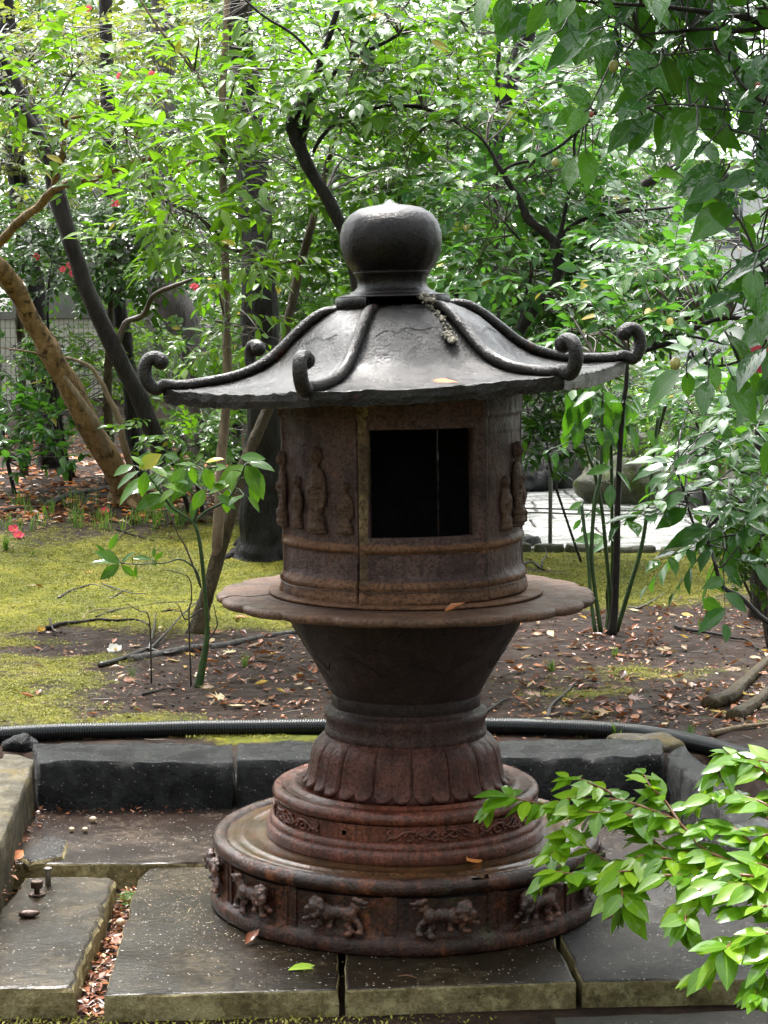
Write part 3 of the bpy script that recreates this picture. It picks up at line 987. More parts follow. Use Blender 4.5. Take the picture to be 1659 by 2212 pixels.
# ---- lotus petals
pet_prof = [(0.205, 0.436), (0.214, 0.431), (0.226, 0.420), (0.236, 0.405), (0.243, 0.385), (0.2475, 0.362), (0.252, 0.338), (0.258, 0.320), (0.264, 0.308)]
V, F = lathe([(r - 0.010, z) for r, z in pet_prof] + [(0.25, 0.300)], 128)
obj('lotus_core', V, F, M['iron_petal'], L)
pz = [z for r, z in pet_prof][::-1]
pr = [r for r, z in pet_prof][::-1]
for k in range(16):
    a0 = rad(-8 + 22.5 * k)
    nu, nv = 20, 22
    V, F = [], []
    for j in range(nv + 1):
        for i in range(nu + 1):
            u = -1 + 2 * i / nu
            lobe = 1 - ((abs(u) - 0.48) / 0.50) ** 2
            lobe = max(0.0, lobe)
            zb = 0.302 + 0.020 * (1 - math.sqrt(lobe)) * (1 if abs(u) > .02 else 1)
            t = j / nv
            z = 0.436 + (zb - 0.436) * t
            r = np.interp(z, pz, pr)
            w = sstep(0.0, 0.35, t)
            d = -0.006 + w * 0.0068 * lobe ** 0.5 + 0.001 * nz(u * 3 + k * 7, t * 9, 1)
            inner = max(0.0, 1 - ((abs(u) - 0.48) / 0.32) ** 2)
            d -= w * 0.0032 * (inner > 0) * inner ** 0.5 * sstep(0.15, 0.4, t) * (1 - sstep(0.84, 0.92, t))
            d += 0.004 * sstep(0.84, 0.93, t) * lobe
            if j == nv: d = -0.012
            aa = a0 + u * rad(10.9)
            V.append(Vector(((r + d) * math.sin(aa), -(r + d) * math.cos(aa), z)))
    for j in range(nv):
        for i in range(nu):
            q = j * (nu + 1) + i
            F.append((q, q + nu + 1, q + nu + 2, q + 1))
    obj('petal', V, F, M['iron_petal'], L)

# ---- neck rings, bowl, flange
V, F = lathe([(0.19, 0.425), (0.203, 0.427), (0.2065, 0.432), (0.2075, 0.441), (0.2055, 0.448), (0.2035, 0.452), (0.2045, 0.470), (0.2075, 0.476), (0.2085, 0.486), (0.2065, 0.493), (0.2005, 0.497), (0.1945, 0.498), (0.1925, 0.503), (0.1905, 0.506)],
             140, rfun=lambda r, z, a, i: r + wob(a, z, .5))
obj('neck_ring', V, F, M['iron_neck'], L)
V, F = lathe([(0.186, 0.500), (0.1905, 0.507), (0.1905, 0.521), (0.192, 0.5355), (0.1905, 0.5375), (0.193, 0.540), (0.198, 0.550), (0.208, 0.570), (0.222, 0.594), (0.239, 0.625), (0.257, 0.655), (0.272, 0.680), (0.286, 0.703), (0.298, 0.727), (0.308, 0.752), (0.312, 0.772), (0.300, 0.778)],
             140, rfun=lambda r, z, a, i: r + wob(a, z, .5))
obj('bowl', V, F, M['iron_bowl'], L)
bz = [0.55, 0.57, 0.594, 0.625, 0.655, 0.68, 0.703]
br = [0.198, 0.208, 0.222, 0.239, 0.257, 0.272, 0.286]
for k in range(9):
    c0 = 4 + 40 * k
    pts = []
    for i in range(25):
        u = -1 + i / 12
        z = 0.655 - 0.040 * abs(u) ** 2.6
        r = np.interp(z, bz, br) + 0.0004
        a = rad(c0 + 19.6 * u)
        pts.append(Vector((r * math.sin(a), -r * math.cos(a), z)))
    V, F = tube(pts, 0.0018, 5)
    obj('petal_outline', V, F, M['iron_bowl'], L)


def fl_r(r, z, a, i):
    if i in (0, 7, 8): return r
    s = abs(math.sin(a * 10.0 + 0.7))
    k = 1 - 0.055 * (1 - s ** 0.30) - 0.004 * nz(math.sin(a) * 9, math.cos(a) * 9, 4.0) - 0.010 * max(0, nz(math.sin(a) * 3.3, math.cos(a) * 3.3, 9.0))
    return r * (k if i in (2, 3, 4, 5) else 0.5 + k * 0.5) + 0.0015 * nz(math.sin(a) * 60, math.cos(a) * 60, z * 90)


V, F = lathe([(0.10, 0.770), (0.40, 0.772), (0.474, 0.774), (0.482, 0.778), (0.483, 0.788), (0.478, 0.7935), (0.455, 0.7945), (0.340, 0.795), (0.10, 0.795)], 400, rfun=fl_r)
obj('flange', V, F, M['iron_flange'], L)
V, F = lathe([(0.05, 0.7965), (0.345, 0.7965), (0.349, 0.7985), (0.349, 0.8030), (0.345, 0.8045), (0.05, 0.8045)], 120, rfun=lambda r, z, a, i: r + wob(a, z, .6))
obj('seat_ring', V, F, M['iron_bead'], L)

# ---- fire chamber: six curved panels, leaning a little to the left
MB = Matrix.Translation((-0.004, 0, 0.805)) @ Matrix.Rotation(rad(-0.9), 4, 'Y') @ Matrix.Translation((0, 0, -0.805))
ZB, ZT = 0.8045, 1.318
corner0 = -20.5
A0 = corner0


def hexr(a):            # 1 at the corners, cos30 in the middle of a side
    d = (math.degrees(a) - A0) % 60
    return math.cos(rad(30)) / math.cos(rad(d - 30))


def panel(k, window=False):
    a_lo, a_hi = corner0 + 60 * k, corner0 + 60 * (k + 1)
    n_a, n_z = 75, 128
    R0, TH = 0.303, 0.020
    if k == 0: R0 += 0.003

    def gap(z, side):
        g = 0.28
        if k in (0, 5) and ((k == 5 and side > 0)):
            g = 0.55 + 0.9 * sstep(0.80, 0.83, z) * (1 - sstep(0.89, 0.915, z)) + 0.25 * nz(z * 40, 3, 1)
        if k == 0 and side < 0: g = 0.15 + 0.2 * nz(z * 55, 1, 1)
        if k == 2 and side > 0: g = 0.55 + 0.45 * nz(z * 38, 8, 1) + .2 * nz(z * 140, 3, 1)
        if k == 3 and side < 0: g = 0.55 + 0.45 * nz(z * 38, 8, 1) + .2 * nz(z * 140, 3, 1)
        return g

    def disp(a, z):
        d = 0.0
        ea = min(a - a_lo, a_hi - a)
        pil = 1 - sstep(2.0, 3.0, ea)
        d += 0.0065 * pil
        bead = math.exp(-((z - 0.936) / 0.0085) ** 4)
        d += 0.010 * bead * (1 - pil * 0.9)
        d += 0.0075 * math.exp(-((z - 0.846) / 0.010) ** 4)
        d += 0.0055 * (1 - sstep(0.829, 0.838, z)) + 0.004 * math.exp(-((z - 0.812) / 0.012) ** 4)
        d += 0.004 * sstep(1.246, 1.250, z)
        d += 0.0022 * math.exp(-((z - 1.252) / 0.004) ** 2)
        d += 0.0018 * sstep(1.205, 1.209, z) * (1 - pil)
        d += 0.0016 * nz(a * .25, z * 26, k * 3.1) + 0.0007 * nz(a * 1.3, z * 120, k)
        return d

    w_a, w_z = (-16.6, 35.2), (0.964, 1.224)
    V, F, keep = [], [], {}
    for j in range(n_z + 1):
        z = ZB + (ZT - ZB) * j / n_z
        lo, hi = a_lo + gap(z, -1), a_hi - gap(z, 1)
        for i in range(n_a + 1):
            a = lo + (hi - lo) * i / n_a
            if window:      # grid lines run along the opening's edges, slightly ragged
                for e in w_a:
                    if abs(a - e) < 0.42 * 60 / n_a: a = e + 0.16 * nz(z * 50, e, 2.0)
            zz = z
            if window:
                for e in w_z:
                    if abs(z - e) < 0.5 * (ZT - ZB) / n_z: zz = e + 0.0008 * nz(a * .5, e * 9, 3.0)
            r = R0 * (1 - 0.30 * (1 - hexr(rad(a))) * sstep(0.845, 0.875, zz)) + disp(a, zz)
            V.append(Vector((r * math.sin(rad(a)), -r * math.cos(rad(a)), zz)))
            keep[(i, j)] = (a, zz)
    n_out = len(V)
    for v in V[:n_out]:
        s = (R0 - TH - 0.012) / math.hypot(v.x, v.y)
        V.append(Vector((v.x * s, v.y * s, v.z)))
    cells = set()
    for j in range(n_z):
        for i in range(n_a):
            a = (keep[(i, j)][0] + keep[(i + 1, j)][0]) / 2
            z = (keep[(i, j)][1] + keep[(i, j + 1)][1]) / 2
            if window and w_a[0] < a < w_a[1] and w_z[0] < z < w_z[1]: continue
            cells.add((i, j))
    W = n_a + 1
    for i, j in cells:
        q = j * W + i
        F.append((q, q + 1, q + W + 1, q + W))
        p_ = q + n_out
        F.append((p_, p_ + W, p_ + W + 1, p_ + 1))
        for (di, dj), (e0, e1) in (((0, -1), (q, q + 1)), ((1, 0), (q + 1, q + W + 1)), ((0, 1), (q + W + 1, q + W)), ((-1, 0), (q + W, q))):
            if (i + di, j + dj) not in cells:
                F.append((e1, e0, e0 + n_out, e1 + n_out))
    V = [MB @ v for v in V]
    o = obj('wall_panel', V, F, M['iron_wall'], L)
    me = o.data
    me.materials.append(M['iron_bead'])
    me.materials.append(M['iron_inside'])
    me.materials.append(M['iron_light_rust'])
    zs = [v.z for v in V]
    for pl in me.polygons:
        c = pl.center
        rr = math.hypot(c.x, c.y)
        a = math.degrees(math.atan2(c.x, -c.y))
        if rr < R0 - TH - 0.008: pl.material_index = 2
        elif abs(c.z - 0.936) < 0.011 or c.z < 0.857: pl.material_index = 1
        elif k == 0 and a < corner0 + 2.4 + 0.5 * nz(c.z * 40, 1, 1): pl.material_index = 3
    return o


for k in range(6): panel(k, window=(k == 0))
# thin wire tied round the foot
V, F = tube([MB @ Vector((0.3155 * math.sin(t), -0.3155 * math.cos(t), 0.8345 + 0.0035 * nz(math.sin(t) * 3, math.cos(t) * 3, 1))) for t in [2 * math.pi * k / 120 for k in range(121)]], 0.0011, 5)
obj('wire', V, F, M['twig_dark'], L)


# figures in relief on the panels, standing on lotus pedestals
def figure(a, z0, h, wide=1.0, r0=0.303, arm=1):
    s = h / 0.21
    it = [((0, .008, .006), (.036, .018, .0055)), ((0, .010, .017), (.032, .019, .010)), ((0, .009, .028), (.026, .017, .007)), ((0, .010, .038), (.029, .018, .009)),
          ((-.010, .009, .060), (.010, .012, .020)), ((.010, .009, .060), (.010, .012, .020)),
          ((0, .007, .090), (.021, .014, .030)), ((0, .008, .122), (.022, .014, .026)), ((0, .007, .147), (.025, .012, .014)),
          ((0, .009, .166), (.008, .008, .010)), ((0, .012, .187), (.013, .014, .016)), ((0, .011, .203), (.008, .009, .008)),
          ((-.024, .009, .122), (.008, .009, .026), 8), ((.024, .009, .122), (.008, .009, .026), -8), ((-.026, .010, .092), (.008, .008, .028), -4), ((.026, .010, .092), (.008, .008, .030), 4),
          ((arm * .008, .022, .118), (.014, .007, .007), 20), ((-arm * .012, .020, .108), (.012, .007, .007), -20), ((0, .017, .100), (.018, .007, .004)), ((0, .017, .086), (.017, .006, .003)),
          ((-.016, .016, .040), (.007, .008, .010)), ((0, .020, .040), (.008, .008, .010)), ((.016, .016, .040), (.007, .008, .010)), ((-.012, .016, .024), (.010, .009, .006)), ((.012, .016, .024), (.010, .009, .006)),
          ((-.010, .018, .047), (.008, .010, .004)), ((.010, .018, .047), (.008, .010, .004)),
          ((0, .004, .188), (.019, .006, .021))]
    g = blobs(it)
    g.V = [Vector((v.x * s * wide, -v.y * (0.5 + 0.5 * s), v.z * s)) for v in g.V]
    g.F = [tuple(reversed(f)) for f in g.F]
    g.move(MB @ Matrix.Rotation(rad(a), 4, 'Z') @ Matrix.Translation((0, -r0 * (1 - .30 * (1 - hexr(rad(a)))) + 0.001, z0)))
    return remeshed('figure_relief', g, M['iron_figure'], 0.0035, L)


for a, z0, h, w in [(-45, 0.968, .215, 1.0), (-27.5, 0.972, .128, 1.15), (-61, 0.975, .132, 1.15), (-78, 0.972, .19, 1.0), (72, 0.965, .215, 1.0), (57, 0.965, .135, 1.2), (88, 0.967, .13, 1.15)]:
    figure(a, z0, h, w)

# ---- roof: hexagonal eaves, round top, six ribs ending in curls; sits askew
MR = Matrix.Translation((-0.018, 0, 1.322)) @ Matrix.Rotation(rad(-3.2), 4, 'Y') @ Matrix.Rotation(rad(1.0), 4, 'X') @ Matrix.Translation((0, 0, -1.322)) @ Matrix.Diagonal((0.982, 0.982, 1, 1))
rc = [0.118, 0.143, 0.180, 0.217, 0.243, 0.270, 0.294, 0.320, 0.355, 0.395, 0.440, 0.490, 0.540, 0.575, 0.600]
zc = [1.524, 1.520, 1.503, 1.482, 1.462, 1.439, 1.418, 1.398, 1.378, 1.363, 1.352, 1.345, 1.340, 1.338, 1.337]
A0 = corner0


def hexfac(a):
    d = ((math.degrees(a) - A0 + 30) % 60) - 30
    return math.cos(rad(30)) / math.cos(rad(30) - abs(rad(d)) if abs(d) <= 30 else 0)


nseg = 240
V, F = [], []
m_ = len(rc)
for k in range(nseg):
    a = 2 * math.pi * k / nseg + rad(A0)
    h = hexr(a)
    mid = (1 - h) / (1 - math.cos(rad(30)))
    for i in range(m_):
        s = i / (m_ - 1)
        w = sstep(0.05, 0.85, s)
        r = rc[i] * (1 + (h - 1) * w)
        z = zc[i] + 0.010 * (s ** 5) * (1 - mid) - 0.004 * mid * w * (1 - s)
        z += 0.0025 * nz(r * 18 * math.sin(a), r * 18 * math.cos(a), 2.0) + 0.001 * nz(r * 60 * math.sin(a), r * 60 * math.cos(a), 5.0)
        if i == 0: z += 0.004 * nz(math.sin(a) * 6, math.cos(a) * 6, 1)
        V.append(Vector((r * math.sin(a), -r * math.cos(a), z)))
    # eave edge and soffit
    for q, (rr, dz) in enumerate([(0.603, -0.001), (0.6045, -0.018), (0.601, -0.0345), (0.588, -0.0355), (0.45, -0.020), (0.30, -0.016), (0.22, -0.016)]):
        r = rr * (1 + (h - 1) * (1 if q < 5 else 0.4))
        z = 1.337 + 0.010 * (1 - mid) * (1 if q < 4 else 0) + dz + (0.006 * nz(r * 34 * math.sin(a), r * 40 * math.cos(a), 9.0 + q) if q < 4 else 0)
        r += 0.0025 * nz(r * 30 * math.sin(a), r * 30 * math.cos(a), 4.0 + q) if q < 4 else 0
        V.append(Vector((r * math.sin(a), -r * math.cos(a), z)))
mm = m_ + 7
for k in range(nseg):
    k2 = (k + 1) % nseg
    for i in range(mm - 1):
        F.append((k * mm + i, k * mm + i + 1, k2 * mm + i + 1, k2 * mm + i))
F = [tuple(reversed(f)) for f in F]
V = [MR @ v for v in V]
ro = obj('roof', V, F, M['iron_roof'], L)
ro.data.materials.append(M['iron_rib'])
for pi, pl in enumerate(ro.data.polygons):
    if pi % (mm - 1) >= m_ - 1:
        pl.material_index = 1
        pl.use_smooth = False

for k in range(6):
    a = rad(A0 + 60 * k)
    path = []
    for i in range(1, m_):
        s = i / (m_ - 1)
        path.append((rc[i] + (0.004 if i < 12 else 0), zc[i] + 0.010 * s ** 5 + 0.010))
    path[0] = (0.136, 1.518)
    ex = (0.0, 0.0)
    path += [(0.620, 1.348), (0.636, 1.361), (0.645, 1.382), (0.644, 1.406), (0.633, 1.423), (0.616, 1.426), (0.604, 1.416)]
    P = smooth_path(path, 4)
    n = len(P)
    out = []
    for i, (r, z) in enumerate(P):
        out.append(MR @ Vector((r * math.sin(a), -r * math.cos(a), z)))
    rr = []
    for i in range(n):
        t = i / (n - 1)
        q = 0.0138 + 0.0032 * sstep(0.55, 0.75, t)
        if t > 0.93: q += 0.004 * sstep(0.93, 1.0, t)
        rr.append(q * (0.8 + 0.2 * sstep(0, 0.1, t)))
    V, F = tube(out, rr, 14, 0.10, k * 3.0)
    V2, F2 = ico(out[-1], 0.0215, None, 2)
    g = Geo().add(V, F).add(V2, F2)
    rib = g.build('roof_rib', M['iron_rib'], L)
# crust of lichen on the rib right of the opening
g = Geo()
for k in range(90):
    t = rnd.random()
    a = rad(A0 + 60 - 3 - 4 * rnd.random() * (1 if t < .35 else .5) - 5 * t)
    if t < 0.42:
        r = 0.125 + 0.05 * rnd.random(); z = np.interp(r, rc, zc) + 0.014 + 0.012 * rnd.random(); s = 0.009
        a += rad(rnd.uniform(-9, 3))
    else:
        r = 0.15 + 0.13 * (t - .42) / .58; z = np.interp(r, rc, zc) + 0.002; s = 0.006
        a += rad(rnd.uniform(-2.5, 2.5))
    V, F = ico(MR @ Vector((r * math.sin(a), -r * math.cos(a), z)), [s * rnd.uniform(.3, .85) for _ in range(3)], None, 1)
    g.add(V, F)
for k in range(26):
    a = rad(A0 + 60 - 11 + rnd.uniform(-2.2, 2.2))
    r = 0.268 + rnd.uniform(-.012, .016)
    V, F = ico(MR @ Vector((r * math.sin(a), -r * math.cos(a), np.interp(r, rc, zc) + 0.002)), [0.007 * rnd.uniform(.5, 1.2) for _ in range(3)], None, 1)
    g.add(V, F)
tag(g.build('lichen_crust', M['crust'], L), kind='stuff')

# old cracks in the roof and the platter
def roof_pt(a, r, up=.0015):
    h = hexr(a)
    s_ = np.interp(r, rc, range(len(rc))) / (len(rc) - 1)
    w_ = sstep(.05, .85, s_)
    m2 = (1 - h) / (1 - math.cos(rad(30)))
    rr = r * (1 + (h - 1) * w_)
    return MR @ Vector((rr * math.sin(a), -rr * math.cos(a), np.interp(r, rc, zc) + .010 * s_ ** 5 * (1 - m2) - .004 * m2 * w_ * (1 - s_) + up))


for pts in [[(-12, .255), (-6, .24), (0, .246), (6, .235), (14, .244), (22, .238)], [(-62, .27), (-54, .252), (-46, .258), (-38, .245)], [(18, .50), (17, .44), (19, .38)], [(62, .26), (70, .25), (78, .27)]]:
    V, F = tube([roof_pt(rad(d), r) for d, r in smooth_path(pts, 4)], .0007, 4, .3)
    obj('crack_ridge', V, F, M['iron_finial'], L)
for pts in [[(-80, .345), (-76, .40), (-79, .44), (-74, .478)], [(-70, .37), (-50, .372), (-30, .366), (-5, .37)]]:
    V, F = tube([Vector((r * math.sin(rad(d)), -r * math.cos(rad(d)), .7952)) for d, r in smooth_path(pts, 6)], .0014, 4, .3)
    obj('crack_ridge', V, F, M['iron_bowl'], L)

# ---- collar (broken away in front) and onion finial
MF = Matrix.Translation((-0.034, 0, 1.53)) @ Matrix.Rotation(rad(-1.6), 4, 'Y') @ Matrix.Translation((0, 0, -1.53))
V, F = lathe([(0.128, 1.540), (0.128, 1.512), (0.140, 1.510), (0.1445, 1.513), (0.1455, 1.532), (0.1435, 1.540), (0.139, 1.5435)], 100, rad(33), rad(333), rfun=lambda r, z, a, i: r + wob(a, z, .8))
g = Geo().add(V, F)
for e in (0, 100):
    f = tuple(e * 7 + i for i in range(7))
    g.F.append(f if e else tuple(reversed(f)))
g.move(MF)
g.build('collar', M['iron_finial'], L)
fin = [(0.0, 1.7835), (0.006, 1.781), (0.013, 1.7745), (0.026, 1.7705), (0.052, 1.7675), (0.080, 1.7605), (0.104, 1.746), (0.120, 1.724), (0.1272, 1.700), (0.1285, 1.676), (0.125, 1.652), (0.116, 1.629), (0.105, 1.613), (0.098, 1.607), (0.097, 1.604), (0.0985, 1.6015), (0.095, 1.598), (0.0885, 1.588), (0.0865, 1.576), (0.0885, 1.566), (0.096, 1.558), (0.106, 1.5545), (0.108, 1.551), (0.1165, 1.5485), (0.132, 1.5465), (0.1415, 1.5435), (0.139, 1.540), (0.11, 1.541), (0.08, 1.545), (0.0, 1.55)]
V, F = lathe(fin, 120, rfun=lambda r, z, a, i: r + wob(a, z, .5) if r > 0.02 else r)
F = [tuple(reversed(f)) for f in F]
obj('finial', [MF @ v for v in V], F, M['iron_finial'], L)
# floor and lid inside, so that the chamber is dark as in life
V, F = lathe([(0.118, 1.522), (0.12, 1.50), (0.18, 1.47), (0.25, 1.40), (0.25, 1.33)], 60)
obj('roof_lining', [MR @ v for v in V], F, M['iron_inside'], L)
# ================================================================== LEAVES
def leaf_template(stations, widths, fold=0.25, curl=0.18, wave=0.0):
    """one leaf of unit length along y, bent along the midrib; returns (V, faces, UV)"""
    V, UV, F = [(0, 0, 0)], [(0.5, 0)], []
    for t, w in zip(stations, widths):
        z = -curl * t * t
        for s in (-1, 0, 1):
            V.append((s * w, t, z + abs(s) * (fold * w + wave * math.sin(t * 17 + s))))
            UV.append((0.5 + 0.5 * s, t))
    V.append((0, 1, -curl))
    UV.append((0.5, 1))
    n = len(stations)
    F += [(0, 2, 1), (0, 3, 2)]
    for i in range(n - 1):
        a = 1 + 3 * i
        F += [(a, a + 1, a + 4, a + 3), (a + 1, a + 2, a + 5, a + 4)]
    a = 1 + 3 * (n - 1)
    e = len(V) - 1
    F += [(a, a + 1, e), (a + 1, a + 2, e)]
    return np.array(V, float), F, UV


ST = [0.10, 0.26, 0.45, 0.64, 0.82]
LT = {
    'oval': leaf_template(ST, [0.10, 0.205, 0.24, 0.20, 0.10], 0.28, 0.16),
    'camellia': leaf_template(ST, [0.12, 0.23, 0.255, 0.21, 0.10], 0.22, 0.20, 0.008),
    'lance': leaf_template(ST, [0.06, 0.13, 0.165, 0.14, 0.075], 0.30, 0.22),
    'long': leaf_template(ST, [0.05, 0.10, 0.125, 0.11, 0.06], 0.30, 0.30),
    'flat': leaf_template(ST, [0.13, 0.24, 0.26, 0.20, 0.09], 0.10, 0.06, 0.02),
    'round': leaf_template(ST, [0.16, 0.28, 0.31, 0.25, 0.13], 0.15, 0.12),
    'aucuba': leaf_template(ST, [0.10, 0.19, 0.235, 0.205, 0.12], 0.22, 0.25, 0.015),
    'petal': leaf_template(ST, [0.12, 0.24, 0.33, 0.37, 0.30], -0.15, -0.25, 0.03),
}
# far leaf: a folded lozenge of four faces
LT['far'] = (np.array([(0, 0, 0), (-.23, .45, .04), (0, .5, -.03), (.23, .45, .04), (0, 1, -.12)], float), [(0, 2, 1), (0, 3, 2), (1, 2, 4), (2, 3, 4)], [(.5, 0), (0, .45), (.5, .5), (1, .45), (.5, 1)])
LT['tiny'] = LT['far']
_lm = {}


def leaf_mesh(kind, mat):
    key = (kind, mat)
    if key not in _lm:
        V, F, UV = LT[kind]
        me = bpy.data.meshes.new('leaf')
        me.from_pydata([tuple(v) for v in V], [], F)
        uv = me.uv_layers.new(name='UVMap')
        for l in me.loops: uv.data[l.index].uv = UV[l.vertex_index]
        me.shade_smooth()
        me.materials.append(M[mat])
        _lm[key] = me
    return _lm[key]


def joined(name, kind, mats, mat, parent=None):
    """many leaves (4x4 matrices) as ONE mesh"""
    V, F, UV = LT[kind]
    mats = np.asarray(mats)
    n, m_ = len(mats), len(V)
    W = np.einsum('nij,mj->nmi', mats[:, :3, :3], V) + mats[:, None, :3, 3]
    loops = np.array([i for f in F for i in f], int)
    tot = np.array([len(f) for f in F], int)
    me = bpy.data.meshes.new(name)
    me.vertices.add(n * m_)
    me.vertices.foreach_set('co', W.reshape(-1).astype(np.float32))
    L_ = (loops[None, :] + (np.arange(n) * m_)[:, None]).reshape(-1)
    me.loops.add(len(L_))
    me.loops.foreach_set('vertex_index', L_.astype(np.int32))
    T_ = np.tile(tot, n)
    me.polygons.add(len(T_))
    st = np.concatenate([[0], np.cumsum(T_)[:-1]])
    me.polygons.foreach_set('loop_start', st.astype(np.int32))
    me.polygons.foreach_set('use_smooth', np.ones(len(T_), bool))
    uv = me.uv_layers.new(name='UVMap')
    U = np.array(UV, float)[loops]
    uv.data.foreach_set('uv', np.tile(U.reshape(-1), n).astype(np.float32))
    at_ = me.attributes.new('var', 'FLOAT', 'POINT')
    at_.data.foreach_set('value', np.repeat(rng.rand(n), m_).astype(np.float32))
    me.update(calc_edges=True)
    me.materials.append(M[mat])
    o = bpy.data.objects.new(name, me)
    COL.objects.link(o)
    if parent is not None: o.parent = parent
    return o


def frame(p, d, up, L_=1.0, w=1.0):
    """matrix with y along d, z towards up"""
    d = np.array(d, float); d /= np.linalg.norm(d) + 1e-9
    up = np.array(up, float)
    x = np.cross(d, up); nx_ = np.linalg.norm(x)
    if nx_ < 1e-4:
        x = np.cross(d, (0.3, 0.9, 0.2)); nx_ = np.linalg.norm(x)
    x /= nx_
    z = np.cross(x, d)
    m = np.eye(4)
    m[:3, 0] = x * L_ * w; m[:3, 1] = d * L_; m[:3, 2] = z * L_; m[:3, 3] = p
    return m


def frames(P, D, U, L_, w=1.0):
    """the same for arrays"""
    D = D / (np.linalg.norm(D, axis=1, keepdims=True) + 1e-9)
    X = np.cross(D, U)
    X /= (np.linalg.norm(X, axis=1, keepdims=True) + 1e-9)
    Z = np.cross(X, D)
    m = np.zeros((len(P), 4, 4))
    L_ = np.broadcast_to(np.asarray(L_, float), (len(P),))[:, None]
    w = np.broadcast_to(np.asarray(w, float), (len(P),))[:, None]
    m[:, :3, 0] = X * L_ * w; m[:, :3, 1] = D * L_; m[:, :3, 2] = Z * L_; m[:, :3, 3] = P; m[:, 3, 3] = 1
    return m


def spray_templates(kind, n_leaf, twig, leaf, seed):
    """six sprays: a bent twig along y with leaves; returns [(leaf matrices, twig points)]"""
    r = np.random.RandomState(seed)
    out = []
    for _ in range(6):
        tw = twig * r.uniform(0.75, 1.25)
        bx, bz = r.uniform(-.15, .15), r.uniform(-.25, .05)
        pt = lambda t: np.array([bx * t * t * tw, t * tw, bz * t * t * tw])
        ms = []
        if kind == 'alt':
            n = max(3, int(n_leaf * r.uniform(.75, 1.25)))
            for i in range(n):
                t = 0.12 + 0.88 * i / (n - 1)
                s = 1 if i % 2 else -1
                ang = rad(r.uniform(35, 68)) if i < n - 1 else rad(r.uniform(-12, 12))
                d = np.array([s * math.sin(ang), math.cos(ang), r.uniform(-.50, .12)])
                up = np.array([r.uniform(-.35, .35) + s * .15, r.uniform(-.3, .3), 1.0])
                ms.append(frame(pt(t), d, up, leaf * r.uniform(.5, 1.15) * (0.75 + .25 * (1 - abs(t - .5))), r.uniform(.85, 1.15)))
        else:
            n = max(4, int(n_leaf * r.uniform(.75, 1.25)))
            for i in range(n):
                a = 2 * math.pi * (i * 0.381966 + r.uniform(-.05, .05))
                el = r.uniform(-.45, .45)
                d = np.array([math.cos(a), 0.35 + 0.35 * r.rand(), math.sin(a) * .55 + el * .5 - .12])
                t = 1 - 0.30 * r.rand()
                ms.append(frame(pt(t), d, np.array([r.uniform(-.3, .3), -.3, 1.0]), leaf * r.uniform(.45, 1.15), r.uniform(.8, 1.25)))
        out.append((np.array(ms), [pt(t) for t in (0, .5, 1)]))
    return out


def leaf_set(plant, base, mats, kind, mat, n_single=300, stuff_name='foliage', far_kind=None):
    """the leaves that show largest become objects of their own, the others ONE part of kind stuff"""
    mats = np.asarray(mats)
    if not len(mats): return
    c = mats[:, :3, 3] + 0.5 * mats[:, :3, 1]
    d = c - np.array(CAM)[None]
    f = d[:, 1] * math.cos(PITCH) - d[:, 2] * math.sin(PITCH)
    u = d[:, 1] * math.sin(PITCH) + d[:, 2] * math.cos(PITCH)
    px = CPX + FPX * d[:, 0] / f
    py = CPY - FPX * u / f
    seen = (px > 0) & (px < 1659) & (py > 0) & (py < 2212)
    size = np.linalg.norm(mats[:, :3, 1], axis=1) / f * seen
    order = np.argsort(-size)
    single = [i for i in order[:n_single] if size[i] > 0]
    rest = np.ones(len(mats), bool)
    rest[single] = False
    off = np.array(base, float)
    me = leaf_mesh(kind, mat)
    for i in single:
        m_ = mats[i].copy()
        m_[:3, 3] -= off
        o = bpy.data.objects.new('leaf', me)
        o.parent = plant
        o.matrix_local = Matrix(m_.tolist())
        COL.objects.link(o)
    if rest.any():
        R_ = mats[rest].copy()
        R_[:, :3, 3] -= off
        tag(joined(stuff_name, far_kind or kind, R_, mat, plant), kind='stuff')


def px_path(P):
    """[(px, py, D, width px)] -> smooth points and radii"""
    Q = []
    for px, py, D, w in P:
        p = at(px, py, D)
        Q.append((p.x, p.y, p.z, 0.5 * px_m(w, D)))
    S = smooth_path(Q, 6)
    return [Vector(s[:3]) for s in S], [max(0.0008, s[3]) for s in S]


